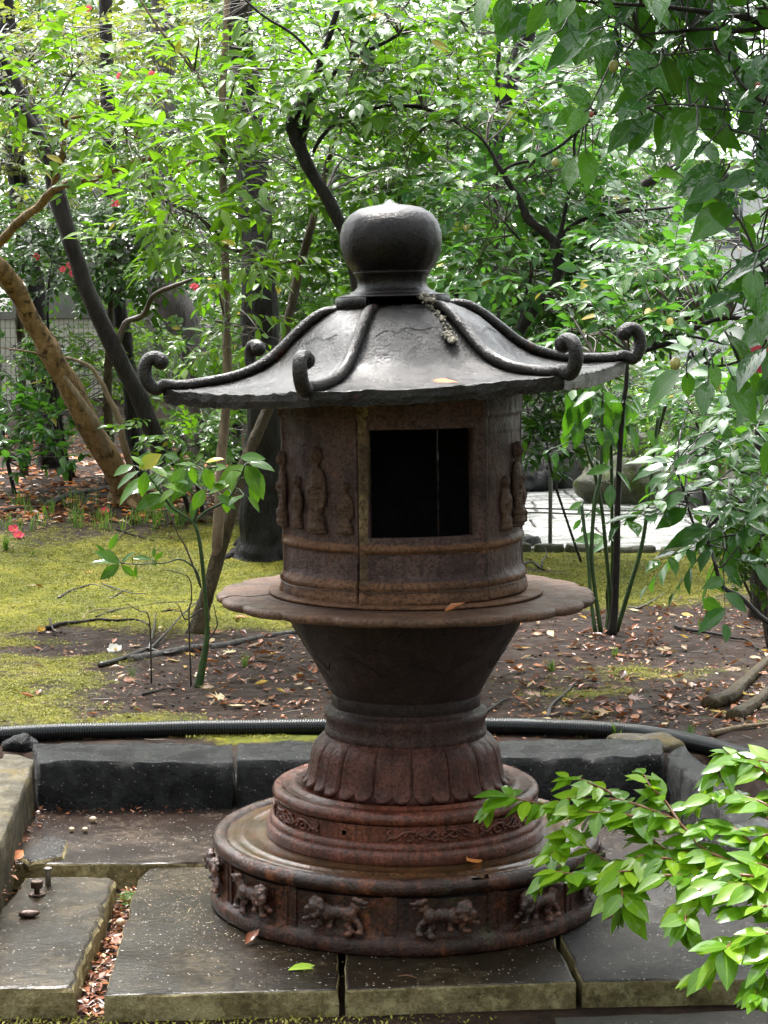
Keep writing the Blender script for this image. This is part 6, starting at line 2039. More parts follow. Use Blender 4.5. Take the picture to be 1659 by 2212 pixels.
stick('stick', [(10, 1105), (40, 1100), (90, 1098)], 10, 'bark_grey', 'grey stick on the litter at the left edge', 'stick', .006)

# ================================================================== FALLEN LEAVES
def star_leaf(n=7):
    V, UV = [(0, .35, 0)], [(.5, .35)]
    pts = []
    for i in range(2 * n - 1):
        a = rad(-115 + 230 * i / (2 * n - 2))
        r = (0.36 + 0.30 * math.cos(a * .8)) if i % 2 == 0 else 0.17
        pts.append((r * math.sin(a), .35 + r * math.cos(a), .05 * (i % 2 == 0) - .02))
    pts = [(-.02, .02, 0)] + pts[:] + [(.02, .02, 0)]
    V += pts
    UV += [(.5 + p[0], p[1]) for p in pts]
    F = [(0, i + 1, i) for i in range(1, len(pts))]
    return np.array(V, float), F, UV


LT['maple'] = star_leaf()
LT['curled'] = leaf_template(ST, [0.10, 0.2, 0.25, 0.20, 0.09], 0.75, -0.30, 0.03)


def fallen(p, size, kind, mat, label, group=None, ang=None, tilt=.25, name='fallen_leaf', lift=.004, nrm=None):
    a = rnd.uniform(0, 6.283) if ang is None else ang
    n = Vector((rnd.uniform(-tilt, tilt), rnd.uniform(-tilt, tilt), 1)) if nrm is None else nrm
    m_ = frame((0, 0, 0), (math.cos(a), math.sin(a), rnd.uniform(-.1, .1)), n, size)
    o = bpy.data.objects.new(name, leaf_mesh(kind, mat))
    o.matrix_world = Matrix.Translation(Vector(p) + Vector((0, 0, lift))) @ Matrix(m_.tolist())
    COL.objects.link(o)
    return tag(o, label, 'leaf', group)


def leaf_between(a, b, nrm, kind, mat, label, w=1.0, name='fallen_leaf'):
    d = b - a
    m_ = frame(a, d, nrm, d.length, w)
    o = bpy.data.objects.new(name, leaf_mesh(kind, mat))
    o.matrix_world = Matrix(m_.tolist())
    COL.objects.link(o)
    return tag(o, label, 'leaf')


leaf_between(on_z(622, 2096, .004), on_z(700, 2076, .010), (0, -.3, 1), 'lance', 'leaf_fresh', 'fresh yellow green leaf lying on the front slab below the lantern', .95)
leaf_between(on_z(1008, 1859, .186), on_z(1047, 1828, .205), (.4, -.8, .6), 'oval', 'leaf_orange', 'orange leaf leaning against the middle step of the lantern base', 1.3)
leaf_between(MR @ Vector((.075, -.505, 1.352)), MR @ Vector((.135, -.515, 1.349)), (0, -.3, 1), 'flat', 'leaf_orange', 'orange leaf lying on the front of the roof eave', 1.0)
leaf_between(on_z(28, 1858, .03), on_z(52, 1832, .05), (.3, -.6, .8), 'oval', 'leaf_orange', 'orange leaf in the corner by the left kerb stone', 1.1)
leaf_between(on_z(960, 1322, .81), on_z(1005, 1316, .812), (0, -.2, 1), 'curled', 'leaf_fallen', 'dry brown leaf lying on the platter under the fire chamber', .8)
leaf_between(on_z(640, 1998, .185), on_z(662, 1990, .19), (0, -.3, 1), 'curled', 'leaf_fallen', 'small brown leaf on the left of the wet step', .8) if False else None
leaf_between(on_z(530, 2040, .005), on_z(560, 2020, .012), (0, -.3, 1), 'curled', 'leaf_fallen', 'crumpled brown leaf on the slab left of the drum', .9)
leaf_between(on_z(1300, 1990, .003), on_z(1336, 1984, .006), (0, -.3, 1), 'curled', 'leaf_fallen', 'small brown leaf on the wet slab right of the drum', .7)
q = on_ground(325, 1180)
for px, py, lab in [(225, 1112, 'fallen pink camellia bloom on the grass at left, nearer the tan tree'), (325, 1100, 'fallen pink camellia bloom beside the tan tree root'), (40, 1165, 'fallen pink camellia bloom on the moss at the left edge, the lower of two'), (30, 1152, 'fallen pink camellia bloom on the moss at the left edge, the upper of two')]:
    p = on_ground(px, py)
    flower('camellia_flower', p + Vector((0, 0, .012)), .042, 'petal_pink', lab, None, (0, -.5, 1))
p = on_ground(250, 1412)
flower('camellia_flower', p + Vector((0, 0, .01)), .036, 'petal_white', 'fallen white camellia bloom with yellow stamens on the bare soil at left', None, (0, -.5, 1), 9)
p = on_ground(88, 1368)
flower('camellia_flower', p + Vector((0, 0, .01)), .028, 'leaf_yellow', 'faded yellow bloom by the thick stick at left', None, (0, -.5, 1), 6)
pr_ = at(1660, 778, 3.3)
flower('camellia_flower', pr_, .034, 'petal_pink', 'pinkish red camellia flower hanging at the right edge', None, (-.8, -.5, -.1), 8)

zones = [  # px range, py range, number, leaf size m, mix of kinds
    (1110, 1660, 1290, 1560, 150, (.028, .065)), (430, 700, 1330, 1530, 62, (.03, .065)), (20, 420, 1280, 1560, 34, (.03, .06)), (0, 640, 1150, 1330, 26, (.03, .06)),
    (1110, 1600, 1190, 1290, 20, (.03, .06))]
n_l = 0
lits = []
for zi, (x0, x1, y0, y1, n, (s0, s1)) in enumerate(zones):
    zn = ['on the soil right of the lantern', 'on the soil left of the bowl', 'on the mossy soil at far left', 'on the bright moss at left', 'on the moss by the path'][zi]
    for _ in range(n):
        px, py = rnd.uniform(x0, x1), rnd.uniform(y0, y1)
        p = on_ground(px, py)
        if moss_at(p.x, p.y) > .75 and rnd.random() < .6: continue
        kind = rnd.choice(['maple', 'curled', 'flat', 'lance', 'curled', 'maple'])
        mat = rnd.choice(['leaf_fallen', 'leaf_fallen', 'leaf_fallen', 'leaf_fallen_pale', 'leaf_fallen_pale', 'leaf_yellow'])
        fallen((p.x, p.y, gz(p.x, p.y) + .006), rnd.uniform(s0, s1) * (1.25 if kind == 'maple' else 1), kind, mat, {'leaf_fallen': 'rusty brown', 'leaf_fallen_pale': 'pale buff', 'leaf_yellow': 'yellow'}[mat] + {'maple': ' star shaped maple', 'curled': ' curled up', 'flat': ' flat broad', 'lance': ' narrow pointed'}[kind] + ' leaf fallen ' + zn, 'fallen leaves on the garden soil', tilt=.45)
# finer litter nobody could count
def litter(name, n, area, size, mat, kind='tiny', lo=-1, hi=9, lift=.003, test=None, gfun=None):
    ms = []
    while len(ms) < n:
        px, py = rnd.uniform(area[0], area[1]), rnd.uniform(area[2], area[3])
        p = on_ground(px, py)
        if nz(p.x * 2.6, p.y * 2.6, 21) < -.05 and rnd.random() < .7: continue
        m_ = moss_at(p.x, p.y) + .25 * nz(p.x * 5, p.y * 5, 9)
        if not (lo < m_ < hi): 
            if rnd.random() < .93: continue
        a = rnd.uniform(0, 6.283)
        z = gz(p.x, p.y)
        ms.append(frame((p.x, p.y, z + lift), (math.cos(a), math.sin(a), rnd.uniform(-.2, .35)), (rnd.uniform(-.5, .5), rnd.uniform(-.5, .5), 1), rnd.uniform(*size), rnd.uniform(.5, 1.3)))
    return tag(joined(name, kind, ms, mat), kind='stuff')


litter('leaf_litter', 2600, (0, 1660, 1190, 1600), (.010, .030), 'leaf_fallen', hi=.5)
litter('leaf_litter', 260, (1100, 1660, 1280, 1580), (.02, .05), 'leaf_fallen', 'curled', hi=.5)
litter('leaf_litter', 110, (420, 720, 1330, 1540), (.02, .045), 'leaf_fallen', 'curled', hi=.5)
litter('leaf_litter', 90, (1100, 1660, 1280, 1580), (.02, .045), 'leaf_fallen_pale', 'curled', hi=.6)
litter('leaf_litter', 700, (0, 1660, 1190, 1600), (.008, .022), 'leaf_fallen_pale', hi=.8)
litter('leaf_litter', 2200, (-60, 640, 940, 1130), (.04, .10), 'leaf_fallen', hi=1.2)
litter('leaf_litter', 700, (-60, 560, 940, 1120), (.04, .09), 'leaf_orange', hi=1.2)
litter('leaf_litter', 500, (-60, 640, 960, 1150), (.03, .07), 'leaf_fallen_pale', hi=1.2)
litter('leaf_litter', 260, (1100, 1660, 1020, 1140), (.02, .05), 'leaf_fallen', hi=9)


# moss: short tufts that give it its velvet
def moss_tufts(n):
    ms = []
    tries = 0
    while len(ms) < n and tries < n * 8:
        tries += 1
        py = 1130 + 470 * rnd.random() ** .9
        px = rnd.uniform(-20, 1680)
        if 620 < px < 1100 and py > 1200: continue
        p = on_ground(px, py)
        if p.y < 1.12: continue
        m_ = moss_at(p.x, p.y) + .35 * nz(p.x * 11, p.y * 11, 4)
        if m_ < .25 + .55 * rnd.random(): continue
        z = gz(p.x, p.y) + .008
        s = rnd.uniform(.006, .013) * (1 + .10 * (p.y - 1))
        for _ in range(2):
            a = rnd.uniform(0, 6.283)
            ms.append(frame((p.x + rnd.uniform(-.01, .01), p.y + rnd.uniform(-.01, .01), z), (math.cos(a), math.sin(a), rnd.uniform(.25, 1.2)), (0, 0, 1), s, rnd.uniform(.6, 1.3)))
    return ms


tag(joined('moss', 'tiny', moss_tufts(60000), 'moss'), kind='stuff')
ms = []
for _ in range(900):
    px, py = rnd.uniform(-20, 1150), rnd.uniform(2192, 2216)
    p = on_z(px, py, -.058)
    if px > 620 and rnd.random() < (px - 620) / 500: continue
    a = rnd.uniform(0, 6.28)
    ms.append(frame((p.x, p.y, -.060), (math.cos(a), math.sin(a), rnd.uniform(.5, 1.4)), (0, 0, 1), rnd.uniform(.006, .014)))
tag(joined('moss', 'tiny', ms, 'moss'), kind='stuff')

# grass tufts
def tuft(px, py, n, h, label, spread=.5, mat='grass', group=None, z=None, D=None):
    p = on_ground(px, py) if D is None else at(px, py, D)
    base = Vector((p.x, p.y, gz(p.x, p.y) if z is None else z))
    g, ms = Geo(), []
    for _ in range(n):
        a = rnd.uniform(0, 6.283)
        out = Vector((math.cos(a), math.sin(a), 0)) * rnd.uniform(.2, 1) * spread
        hh = h * rnd.uniform(.6, 1.15)
        s = Vector((rnd.uniform(-.012, .012), rnd.uniform(-.012, .012), 0))
        side = Vector((-math.sin(a), math.cos(a), 0)) * .0022
        pts = [s + out * hh * t * t + Vector((0, 0, hh * (t - .42 * t * t * (1 if spread > .3 else .3)))) for t in (0, .35, .7, 1)]
        k = len(g.V)
        V = []
        for i, q in enumerate(pts[:-1]): V += [q - side * (1 - .25 * i), q + side * (1 - .25 * i)]
        V.append(pts[-1])
        g.add(V, [(0, 1, 3, 2), (2, 3, 5, 4), (4, 5, 6)])
    o = g.build('grass_tuft', M[mat])
    o.location = base
    return tag(o, label, 'grass tuft', group)


for px, py, n, h, lab in [(85, 1592, 26, .07, 'grass tuft in front of the hose at left, the first from the left'), (150, 1588, 22, .08, 'grass tuft in front of the hose at left, the second from the left'), (580, 1170, 46, .16, 'grass tuft at the foot of the massive black trunk'),
                          (12, 1190, 40, .15, 'dark grass tuft on the moss at the left edge'), (70, 1200, 14, .06, 'tiny grass tuft on the moss at left'), (1330, 1600, 34, .10, 'grass tuft between the hose and the rear kerb at right'), (1490, 1600, 22, .09, 'small grass tuft by the hose where it curves at right'),
                          (1190, 1450, 16, .10, 'thin grass on the leaf litter right of the lantern'), (530, 1440, 20, .10, 'thin grass tuft left of the lantern bowl'), (285, 1470, 14, .09, 'thin grass tuft in front of the small aucuba'), (1330, 1420, 12, .09, 'thin grass tuft on the soil below the green stems'),
                          (500, 1130, 30, .13, 'grass tuft behind the leaning sapling'), (400, 1560, 6, .05, 'few grass blades in front of the hose centre left'), (455, 1590, 5, .05, 'few grass blades in front of the hose left of the lantern'), (1560, 1680, 18, .08, 'grass tuft behind the bright green shrub')]:
    tuft(px, py, n, h, lab)
# longer grass at the far side of the moss, left
g = Geo()
for _ in range(1400):
    px, py = rnd.uniform(-30, 430), rnd.uniform(1085, 1150)
    if nz(px * .02, py * .05, 2) < .12: continue
    p = on_ground(px, py)
    b_ = Vector((p.x, p.y, gz(p.x, p.y)))
    a = rnd.uniform(0, 6.283)
    h = rnd.uniform(.06, .14)
    o_ = Vector((math.cos(a), math.sin(a), 0)) * h * rnd.uniform(.3, 1.1)
    s = Vector((-math.sin(a), math.cos(a), 0)) * .003
    g.add([b_ - s, b_ + s, b_ + o_ * .35 + Vector((0, 0, h * .7)) + s * .7, b_ + o_ * .35 + Vector((0, 0, h * .7)) - s * .7, b_ + o_ + Vector((0, 0, h * .75))], [(0, 1, 2, 3), (3, 2, 4)])
tag(g.build('grass', M['grass']), kind='stuff')

# ================================================================== SMALL THINGS IN THE TROUGH
# litter in the gap between the slabs and in the corner
def gap_litter(n, pts, size, mat, z, w):
    ms = []
    for _ in range(n):
        t = rnd.random() * (len(pts) - 1)
        i = int(t)
        px = pts[i][0] + (pts[i + 1][0] - pts[i][0]) * (t - i) + rnd.uniform(-w, w)
        py = pts[i][1] + (pts[i + 1][1] - pts[i][1]) * (t - i) + rnd.uniform(-8, 8)
        p = on_z(px, py, z)
        a = rnd.uniform(0, 6.283)
        ms.append(frame((p.x, p.y, z + rnd.uniform(0, .014)), (math.cos(a), math.sin(a), rnd.uniform(-.3, .5)), (rnd.uniform(-.6, .6), rnd.uniform(-.6, .6), 1), rnd.uniform(*size), rnd.uniform(.25, 1.2)))
    return ms


gp = [(290, 1925), (270, 1965), (248, 2030), (228, 2080), (205, 2140), (195, 2195)]
tag(joined('leaf_litter', 'tiny', gap_litter(420, gp, (.012, .038), 'leaf_fallen', -.056, 20), 'leaf_fallen'), kind='stuff')
tag(joined('leaf_litter', 'tiny', gap_litter(60, gp, (.012, .03), 'leaf_fallen_pale', -.05, 18), 'leaf_fallen_pale'), kind='stuff')
tag(joined('leaf_litter', 'tiny', gap_litter(110, [(84, 1752), (60, 1790), (40, 1840), (20, 1880), (2, 1950)], (.012, .032), 'leaf_fallen', .014, 14), 'leaf_fallen'), kind='stuff')
tag(joined('leaf_litter', 'tiny', gap_litter(60, [(90, 1752), (180, 1754), (300, 1755), (420, 1752)], (.008, .020), 'leaf_fallen', .013, 30), 'leaf_fallen'), kind='stuff')
tag(joined('moss', 'tiny', gap_litter(260, [(268, 1948), (285, 1938), (280, 1960)], (.008, .016), 'grass', -.05, 14), 'grass'), kind='stuff')
# pale flecks on the slabs: fallen petals, and added ones imitating wet glints
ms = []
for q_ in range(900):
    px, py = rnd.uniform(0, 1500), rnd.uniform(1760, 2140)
    if q_ > 450: px, py = rnd.gauss(430, 60), rnd.gauss(1960, 45)  # cluster left of the drum stands in for wet glints
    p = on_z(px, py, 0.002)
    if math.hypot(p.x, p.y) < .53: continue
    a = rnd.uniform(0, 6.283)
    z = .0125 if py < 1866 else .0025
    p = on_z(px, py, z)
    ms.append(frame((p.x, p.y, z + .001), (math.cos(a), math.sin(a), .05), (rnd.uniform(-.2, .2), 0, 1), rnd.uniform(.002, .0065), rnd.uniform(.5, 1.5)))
tag(joined('petal_glint_flecks', 'tiny', ms, 'leaf_fallen_pale'), kind='stuff')
for px, py, z, r, lab in [(201, 1776, .014, .011, 'round pale nut on the rear slab beside a twig'), (184, 1797, .014, .009, 'round pale nut on the rear slab, the lower one'), (155, 1797, .013, .009, 'small flat nut shell on the rear slab'), (260, 2000, -.045, .012, 'orange brown nut in the gap between the slabs')]:
    p = on_z(px, py, z)
    V, F = ico((0, 0, 0), (r, r, r * .85), None, 2)
    o = obj('nut', [v * (1 + .12 * nz(v.x * 200, v.y * 200, v.z * 200)) for v in V], F, M['nut'])
    o.location = (p.x, p.y, z + r * .8)
    tag(o, lab, 'nut')
p = on_z(62, 1980, .012)
V, F = ico((0, 0, 0), (.026, .012, .010), Matrix.Rotation(.2, 3, 'Z'), 3)
o = obj('seed_pod', [v * (1 + .15 * nz(v.x * 90, v.y * 90, v.z * 90)) for v in V], F, M['bolt'])
o.location = (p.x, p.y, .019)
tag(o, 'dark oval seed pod lying on the left slab', 'seed pod')

# the two bolts standing on the left slab
for (px, py, mat, h, lab) in [(80, 1934, 'bolt', .034, 'rusty hexagonal bolt with washer set in the left slab'), (104, 1912, 'bolt_grey', .040, 'grey bolt stub set in the left slab behind the rusty one')]:
    p = on_z(px, py, .010)
    t = thing('bolt', (p.x, p.y, .010), lab, 'bolt')
    V, F = lathe([(0, -.01), (.0075, -.01), (.0075, h), (.0065, h + .002), (0, h + .002)], 14)
    obj('shank', V, F, M[mat], t)
    if mat == 'bolt':
        V, F = lathe([(.008, .002), (.021, .002), (.022, .004), (.021, .006), (.008, .006)], 20)
        obj('washer', V, F, M[mat], t)
        V, F = lathe([(.0, .020), (.0155, .020), (.0165, .022), (.0165, .036), (.015, .038), (0, .038)], 6)
        obj('nut', V, F, M[mat], t, False)
    else:
        V, F = lathe([(0, h), (.011, h), (.0118, h + .003), (.0105, h + .007), (0, h + .008)], 16)
        obj('head', V, F, M[mat], t)
# twigs on the slabs
for a_, b_, w, mat, lab in [((565, 1800), (592, 1804), 3, 'nut', 'pale straw lying on the rear slab'), ((1240, 1940), (1300, 1930), 3, 'twig_red', 'thin orange pine needle on the right slab'), ((1450, 1990), (1480, 1986), 3, 'twig_dark', 'thin dark twig on the right slab'), ((860, 2108), (900, 2112), 2, 'twig_red', 'thin brown needle on the front slab')]:
    a, b = on_z(*a_, .004), on_z(*b_, .004)
    V, F = tube([a, (a + b) / 2 + Vector((0, 0, .004)), b], px_m(w, 4.6) / 2, 5)
    tag(obj('needle', V, F, M[mat]), lab, 'needle')

# fine twigs and crumbs of bark on the soil
g = Geo()
for _ in range(620):
    px, py = rnd.uniform(0, 1660), rnd.uniform(1200, 1600)
    p = on_ground(px, py)
    if moss_at(p.x, p.y) > .5 and rnd.random() < .75: continue
    a = rnd.uniform(0, 6.283)
    l = rnd.uniform(.015, .10)
    d = Vector((math.cos(a), math.sin(a), 0)) * l
    z = gz(p.x, p.y) + .003
    b_ = Vector((p.x, p.y, z))
    V, F = tube([b_, b_ + d * .5 + Vector((rnd.uniform(-.1, .1) * l, rnd.uniform(-.1, .1) * l, .004)), b_ + d + Vector((0, 0, rnd.uniform(0, .12) * l))], rnd.uniform(.0008, .002), 4, 0, 0, False)
    g.add(V, F)
tag(g.build('twig_litter', M['twig'], None), kind='stuff')
g = Geo()
for _ in range(900):
    px, py = rnd.uniform(0, 1660), rnd.uniform(1230, 1600)
    p = on_ground(px, py)
    if moss_at(p.x, p.y) > .45: continue
    s_ = rnd.uniform(.002, .008)
    V, F = ico((p.x, p.y, gz(p.x, p.y) + s_ * .3), (s_, s_ * rnd.uniform(.6, 1.2), s_ * rnd.uniform(.4, .8)), None, 1)
    g.add(V, F)
tag(g.build('soil_crumbs', M['ground'], None), kind='stuff')
# ================================================================== PLANTS NEAR THE CAMERA
def hand_leaf(ms, a, b, D, ta=0.0, w=1.0, face=.6, roll=None, rs=rnd):
    """a leaf from px a to px b; D distance of its foot, ta how far its tip comes forward (m)"""
    p, q = at(a[0], a[1], D), at(b[0], b[1], D - ta)
    d = q - p
    to_cam = (CAM - p).normalized()
    n = Vector((0, 0, 1)) * (1 - face) + to_cam * face + Vector((rs.uniform(-.45, .45), 0, rs.uniform(-.2, .3)))
    if abs(n.normalized().dot(d.normalized())) > .95: n = Vector((0, -1, .4))
    ms.append(frame(p, d, n, d.length, w))


# ---- camellia boughs hanging in at the upper right
b0 = at(1800, 900, 3.3)
t = Plant('camellia', (b0.x, b0.y, gz(b0.x, b0.y)), 'camellia with big glossy dark leaves and buds hanging in at upper right, near the camera', 'shrub')
t.stem([(1990, 1500, 3.3, 40), (1960, 900, 3.3, 34), (1880, 300, 3.3, 28), (1760, 90, 3.3, 24), (1660, 55, 3.3, 18), (1600, 35, 3.3, 15), (1540, 28, 3.3, 13), (1440, 15, 3.3, 10), (1330, 8, 3.3, 7), (1230, 0, 3.3, 5)], 'bark_dark', 'trunk', .15, 10, seed=51.0)
t.stem([(1660, 58, 3.3, 12), (1590, 68, 3.3, 10), (1540, 62, 3.3, 9), (1490, 65, 3.35, 8), (1440, 70, 3.35, 7), (1380, 75, 3.4, 4)], 'bark_dark', 'limb', .15, seed=52.0)
t.stem([(1880, 320, 3.3, 14), (1720, 250, 3.3, 10), (1620, 200, 3.3, 8), (1560, 120, 3.3, 7), (1530, 105, 3.3, 5), (1440, 118, 3.3, 4), (1340, 100, 3.3, 3)], 'twig_dark', 'limb', .1, seed=53.0)
t.stem([(1900, 500, 3.3, 14), (1760, 420, 3.3, 9), (1660, 340, 3.3, 8), (1640, 300, 3.3, 6), (1580, 280, 3.3, 5)], 'twig_dark', 'limb', .1, seed=54.0)
t.stem([(1930, 700, 3.3, 14), (1780, 640, 3.3, 9), (1670, 610, 3.3, 8), (1600, 480, 3.3, 6), (1540, 420, 3.3, 4)], 'twig_dark', 'limb', .1, seed=55.0)
t.stem([(1930, 850, 3.3, 14), (1780, 800, 3.3, 9), (1680, 760, 3.3, 8), (1560, 790, 3.3, 6), (1500, 775, 3.3, 5)], 'twig_dark', 'limb', .1, seed=56.0)
t.stem([(1720, 250, 3.3, 6), (1600, 240, 3.3, 5), (1440, 225, 3.3, 4), (1330, 250, 3.4, 3), (1270, 245, 3.4, 2)], 'twig_dark', 'limb', .1, seed=57.0)
C3 = [((150, 30), (30, 250)), ((340, 0), (190, 220)), ((90, -30), (10, 180)), ((250, 300), (95, 385)), ((385, 190), (190, 295)), ((600, 190), (290, 400)), ((840, 240), (590, 220)), ((790, 310), (1105, 530)), ((775, 400), (945, 660)),
      ((775, 455), (600, 640)), ((740, 345), (555, 375)), ((1440, 90), (1255, 105)), ((1200, -40), (1210, 155)), ((1260, 130), (1190, 310)), ((1120, 220), (950, 285)), ((1110, 325), (1235, 545)), ((1190, 330), (1345, 480)),
      ((1290, 265), (1505, 340)), ((1360, 330), (1480, 470)), ((1490, 350), (1620, 450)), ((1700, 500), (1415, 640)), ((1720, 550), (1470, 700)), ((1640, 640), (1560, 780)), ((1230, 500), (1350, 620)), ((1245, 655), (1060, 890)),
      ((1190, 650), (1015, 810)), ((1070, 555), (970, 690)), ((890, 600), (760, 705)), ((600, 640), (435, 510)), ((560, 900), (590, 1140)), ((505, 945), (440, 1120)), ((450, 580), (265, 625)), ((510, 655), (380, 745)), ((575, 650), (440, 800)),
      ((1090, 900), (965, 1000)), ((1290, 870), (1195, 955)), ((1610, 1185), (1475, 1170)), ((1590, 1045), (1370, 1120)), ((1390, 1080), (1165, 1220)), ((1440, 1230), (1200, 1430)), ((1260, 1180), (1145, 1335)),
      ((1510, 1330), (1570, 1525)), ((1700, 1560), (1390, 1660)), ((1360, 1160), (1470, 1220)), ((1600, 60), (1700, 180)), ((1520, 150), (1650, 60)), ((1430, 150), (1350, 270)), ((1640, 330), (1560, 440)), ((1420, 560), (1560, 620)), ((940, 0), (1010, 60)), ((700, 60), (560, 160)), ((480, -20), (400, 120)), ((1340, -30), (1420, 90)), ((260, 100), (150, 200)), ((640, 0), (760, 90))]
C6 = [((1700, 10), (1360, 165)), ((1660, 140), (1385, 295)), ((1670, 220), (1620, 390)), ((1700, 440), (1440, 610)), ((1640, 590), (1445, 810)), ((1335, 625), (1130, 710)), ((1135, 715), (905, 925)), ((1325, 680), (1360, 850)), ((1170, 735), (1185, 905)),
      ((1295, 790), (1258, 980)), ((1700, 600), (1640, 770)), ((1690, 330), (1580, 420)), ((1560, 260), (1480, 370)), ((1230, 640), (1330, 590)), ((1700, 760), (1600, 860))]
ms = []
r_ = random.Random(5)
for a, b in C3:
    hand_leaf(ms, (1064.8 + a[0] / 2.793, a[1] / 2.793), (1064.8 + b[0] / 2.793, b[1] / 2.793), 3.3 + r_.uniform(-.15, .15), r_.uniform(-.01, .05), r_.uniform(.9, 1.1), r_.choice([.4, .55, .7, .25]), rs=r_)
for a, b in C6:
    hand_leaf(ms, (1064.8 + a[0] / 2.793, 540 + a[1] / 2.793), (1064.8 + b[0] / 2.793, 540 + b[1] / 2.793), 3.3 + r_.uniform(-.12, .12), r_.uniform(-.01, .05), r_.uniform(.85, 1.05), r_.choice([.4, .55, .7, .25]), rs=r_)
for _ in range(46):
    x, y = r_.choice([(r_.uniform(1380, 1665), r_.uniform(20, 330)), (r_.uniform(1560, 1670), r_.uniform(330, 900)), (r_.uniform(1180, 1400), r_.uniform(-10, 70))])
    a = r_.uniform(0, 3.14)
    l = r_.uniform(75, 125)
    hand_leaf(ms, (x, y), (x + l * math.cos(a), y + l * (.25 + .7 * math.sin(a))), 3.3 + r_.uniform(-.1, .25), r_.uniform(-.01, .05), r_.uniform(.9, 1.1), r_.choice([.3, .5, .65]), rs=r_)
# petioles join each leaf to the nearest bough
nodes = list(t.nodes)
for m_ in ms:
    p = Vector(m_[:3, 3].tolist()); d = Vector(m_[:3, 1].tolist()).normalized()
    q = min(nodes, key=lambda n: (n[0] - p).length)[0]
    if (q - p).length < .5:
        path = smooth_path([tuple(q), tuple((q + p) / 2 - d * .015 + Vector((0, 0, .01))), tuple(p - d * .01), tuple(p + d * .01)], 3)
        V, F = tube(path, [.0022 - .0011 * i / (len(path) - 1) for i in range(len(path))], 5, 0, 0, False)
        t.twigs.add(V, F)
t.leaves[('camellia', 'leaf_camellia')] = [np.array(ms)]
t.crown([(1640, 130, 3.7, 90, 90, .2, 5), (1500, 120, 3.8, 130, 80, .2, 6), (1640, 300, 3.8, 80, 80, .2, 4), (1640, 520, 3.8, 70, 80, .2, 4), (1300, 60, 3.9, 120, 60, .2, 4), (1650, 680, 3.8, 60, 60, .2, 3), (1420, 200, 4.0, 110, 70, .2, 4), (1500, -220, 3.5, 420, 180, .5, 60), (1950, 300, 3.4, 220, 600, .6, 60), (1250, -170, 3.6, 250, 120, .4, 24), (1600, 30, 3.6, 120, 60, .2, 6)], spray_templates('alt', 6, 0.16, 0.080, 21), 'camellia', 'leaf_camellia', 3, seed=21, face=.3)
t.done('twig_dark', 300)
for px, py, r, mat, lab in [(1326, 143, 13, 'bud', 'round green camellia bud hanging among the big leaves at upper right'), (1361, 133, 9, 'bud_red', 'small red bud beside the green camellia bud'), (1200, 351, 10, 'bud', 'small green bud above the large hanging leaf'), (1459, 785, 14, 'bud', 'yellow green bud between the low camellia leaves at right'), (1637, 185, 8, 'bud_red', 'small red bud near the right edge'), (1277, 247, 7, 'bud_red', 'narrow red bud on the thin bough')]:
    c = at(px, py, 3.22)
    q = px_m(r, 3.22)
    V, F = ico((0, 0, 0), (q * .85, q * .85, q), None, 3)
    o = obj('bud', [v * (1 + .07 * nz(v.x / q * 2, v.y / q * 2, v.z / q * 2)) for v in V], F, M[mat])
    o.location = c
    tag(o, lab, 'bud')

# ---- low camellia branch at right
b0 = at(1760, 1330, 4.9)
t = Plant('camellia', (b0.x, b0.y, gz(b0.x, b0.y)), 'low camellia branch with long dark drooping leaves over the path at right', 'shrub')


def z4(p): return (1080 + p[0] / 2.866, 756 + p[1] / 2.866)


t.stem([(1760, 1700, 4.9, 20), (1730, 1420, 4.9, 16), (1640, 1330, 4.9, 12), (1600, 1290, 4.9, 11), (1560, 1265, 4.9, 10), (1540, 1200, 4.9, 8), (1520, 1150, 4.9, 7), (1498, 1130, 4.9, 6), (1484, 1085, 4.9, 6), (1471, 1042, 4.9, 5), (1456, 1007, 4.9, 4)], 'twig_dark', 'stem', .1, seed=61.0)
Z4 = [((1080, 770), (1315, 688)), ((1050, 765), (895, 830)), ((1060, 710), (808, 770)), ((1060, 690), (960, 640)), ((1120, 815), (1020, 850)), ((1155, 885), (965, 985)), ((1160, 865), (1345, 775)), ((1165, 925), (1258, 945)), ((1160, 985), (955, 1098)), ((1180, 1000), (1385, 985)),
      ((1310, 1110), (1010, 1200)), ((1310, 1120), (1195, 1235)), ((1330, 1120), (1405, 1195)), ((1460, 1150), (1415, 1240)), ((1480, 1140), (1615, 1120)), ((1075, 730), (1150, 640)), ((1290, 1105), (1150, 1090)), ((1040, 700), (900, 660))]
ms = []
for a, b in Z4:
    hand_leaf(ms, z4(a), z4(b), 4.85 + r_.uniform(-.06, .06), r_.uniform(-.01, .05), r_.uniform(.85, 1.05), r_.choice([.3, .45, .6]), rs=r_)
for m_ in ms:
    p = Vector(m_[:3, 3].tolist())
    q = min(t.nodes, key=lambda n: (n[0] - p).length)[0]
    V, F = tube([q, (q + p) / 2 + Vector((0, 0, .006)), p], .0016, 5, 0, 0, False)
    t.twigs.add(V, F)
t.leaves[('camellia', 'leaf_camellia')] = [np.array(ms)]
t.crown([(1600, 880, 5.0, 75, 80, .25, 13), (1540, 960, 5.1, 80, 60, .2, 11), (1620, 1010, 5.0, 60, 60, .2, 9), (1480, 1080, 5.0, 60, 40, .15, 6), (1560, 1170, 4.9, 70, 40, .15, 7), (1640, 790, 5.1, 50, 60, .2, 7), (1590, 1080, 5.1, 70, 50, .2, 8)], spray_templates('alt', 6, 0.15, 0.082, 22), 'camellia', 'leaf_camellia', 3, seed=23, face=.3, dens=1.0)
t.done('twig_dark', 300)


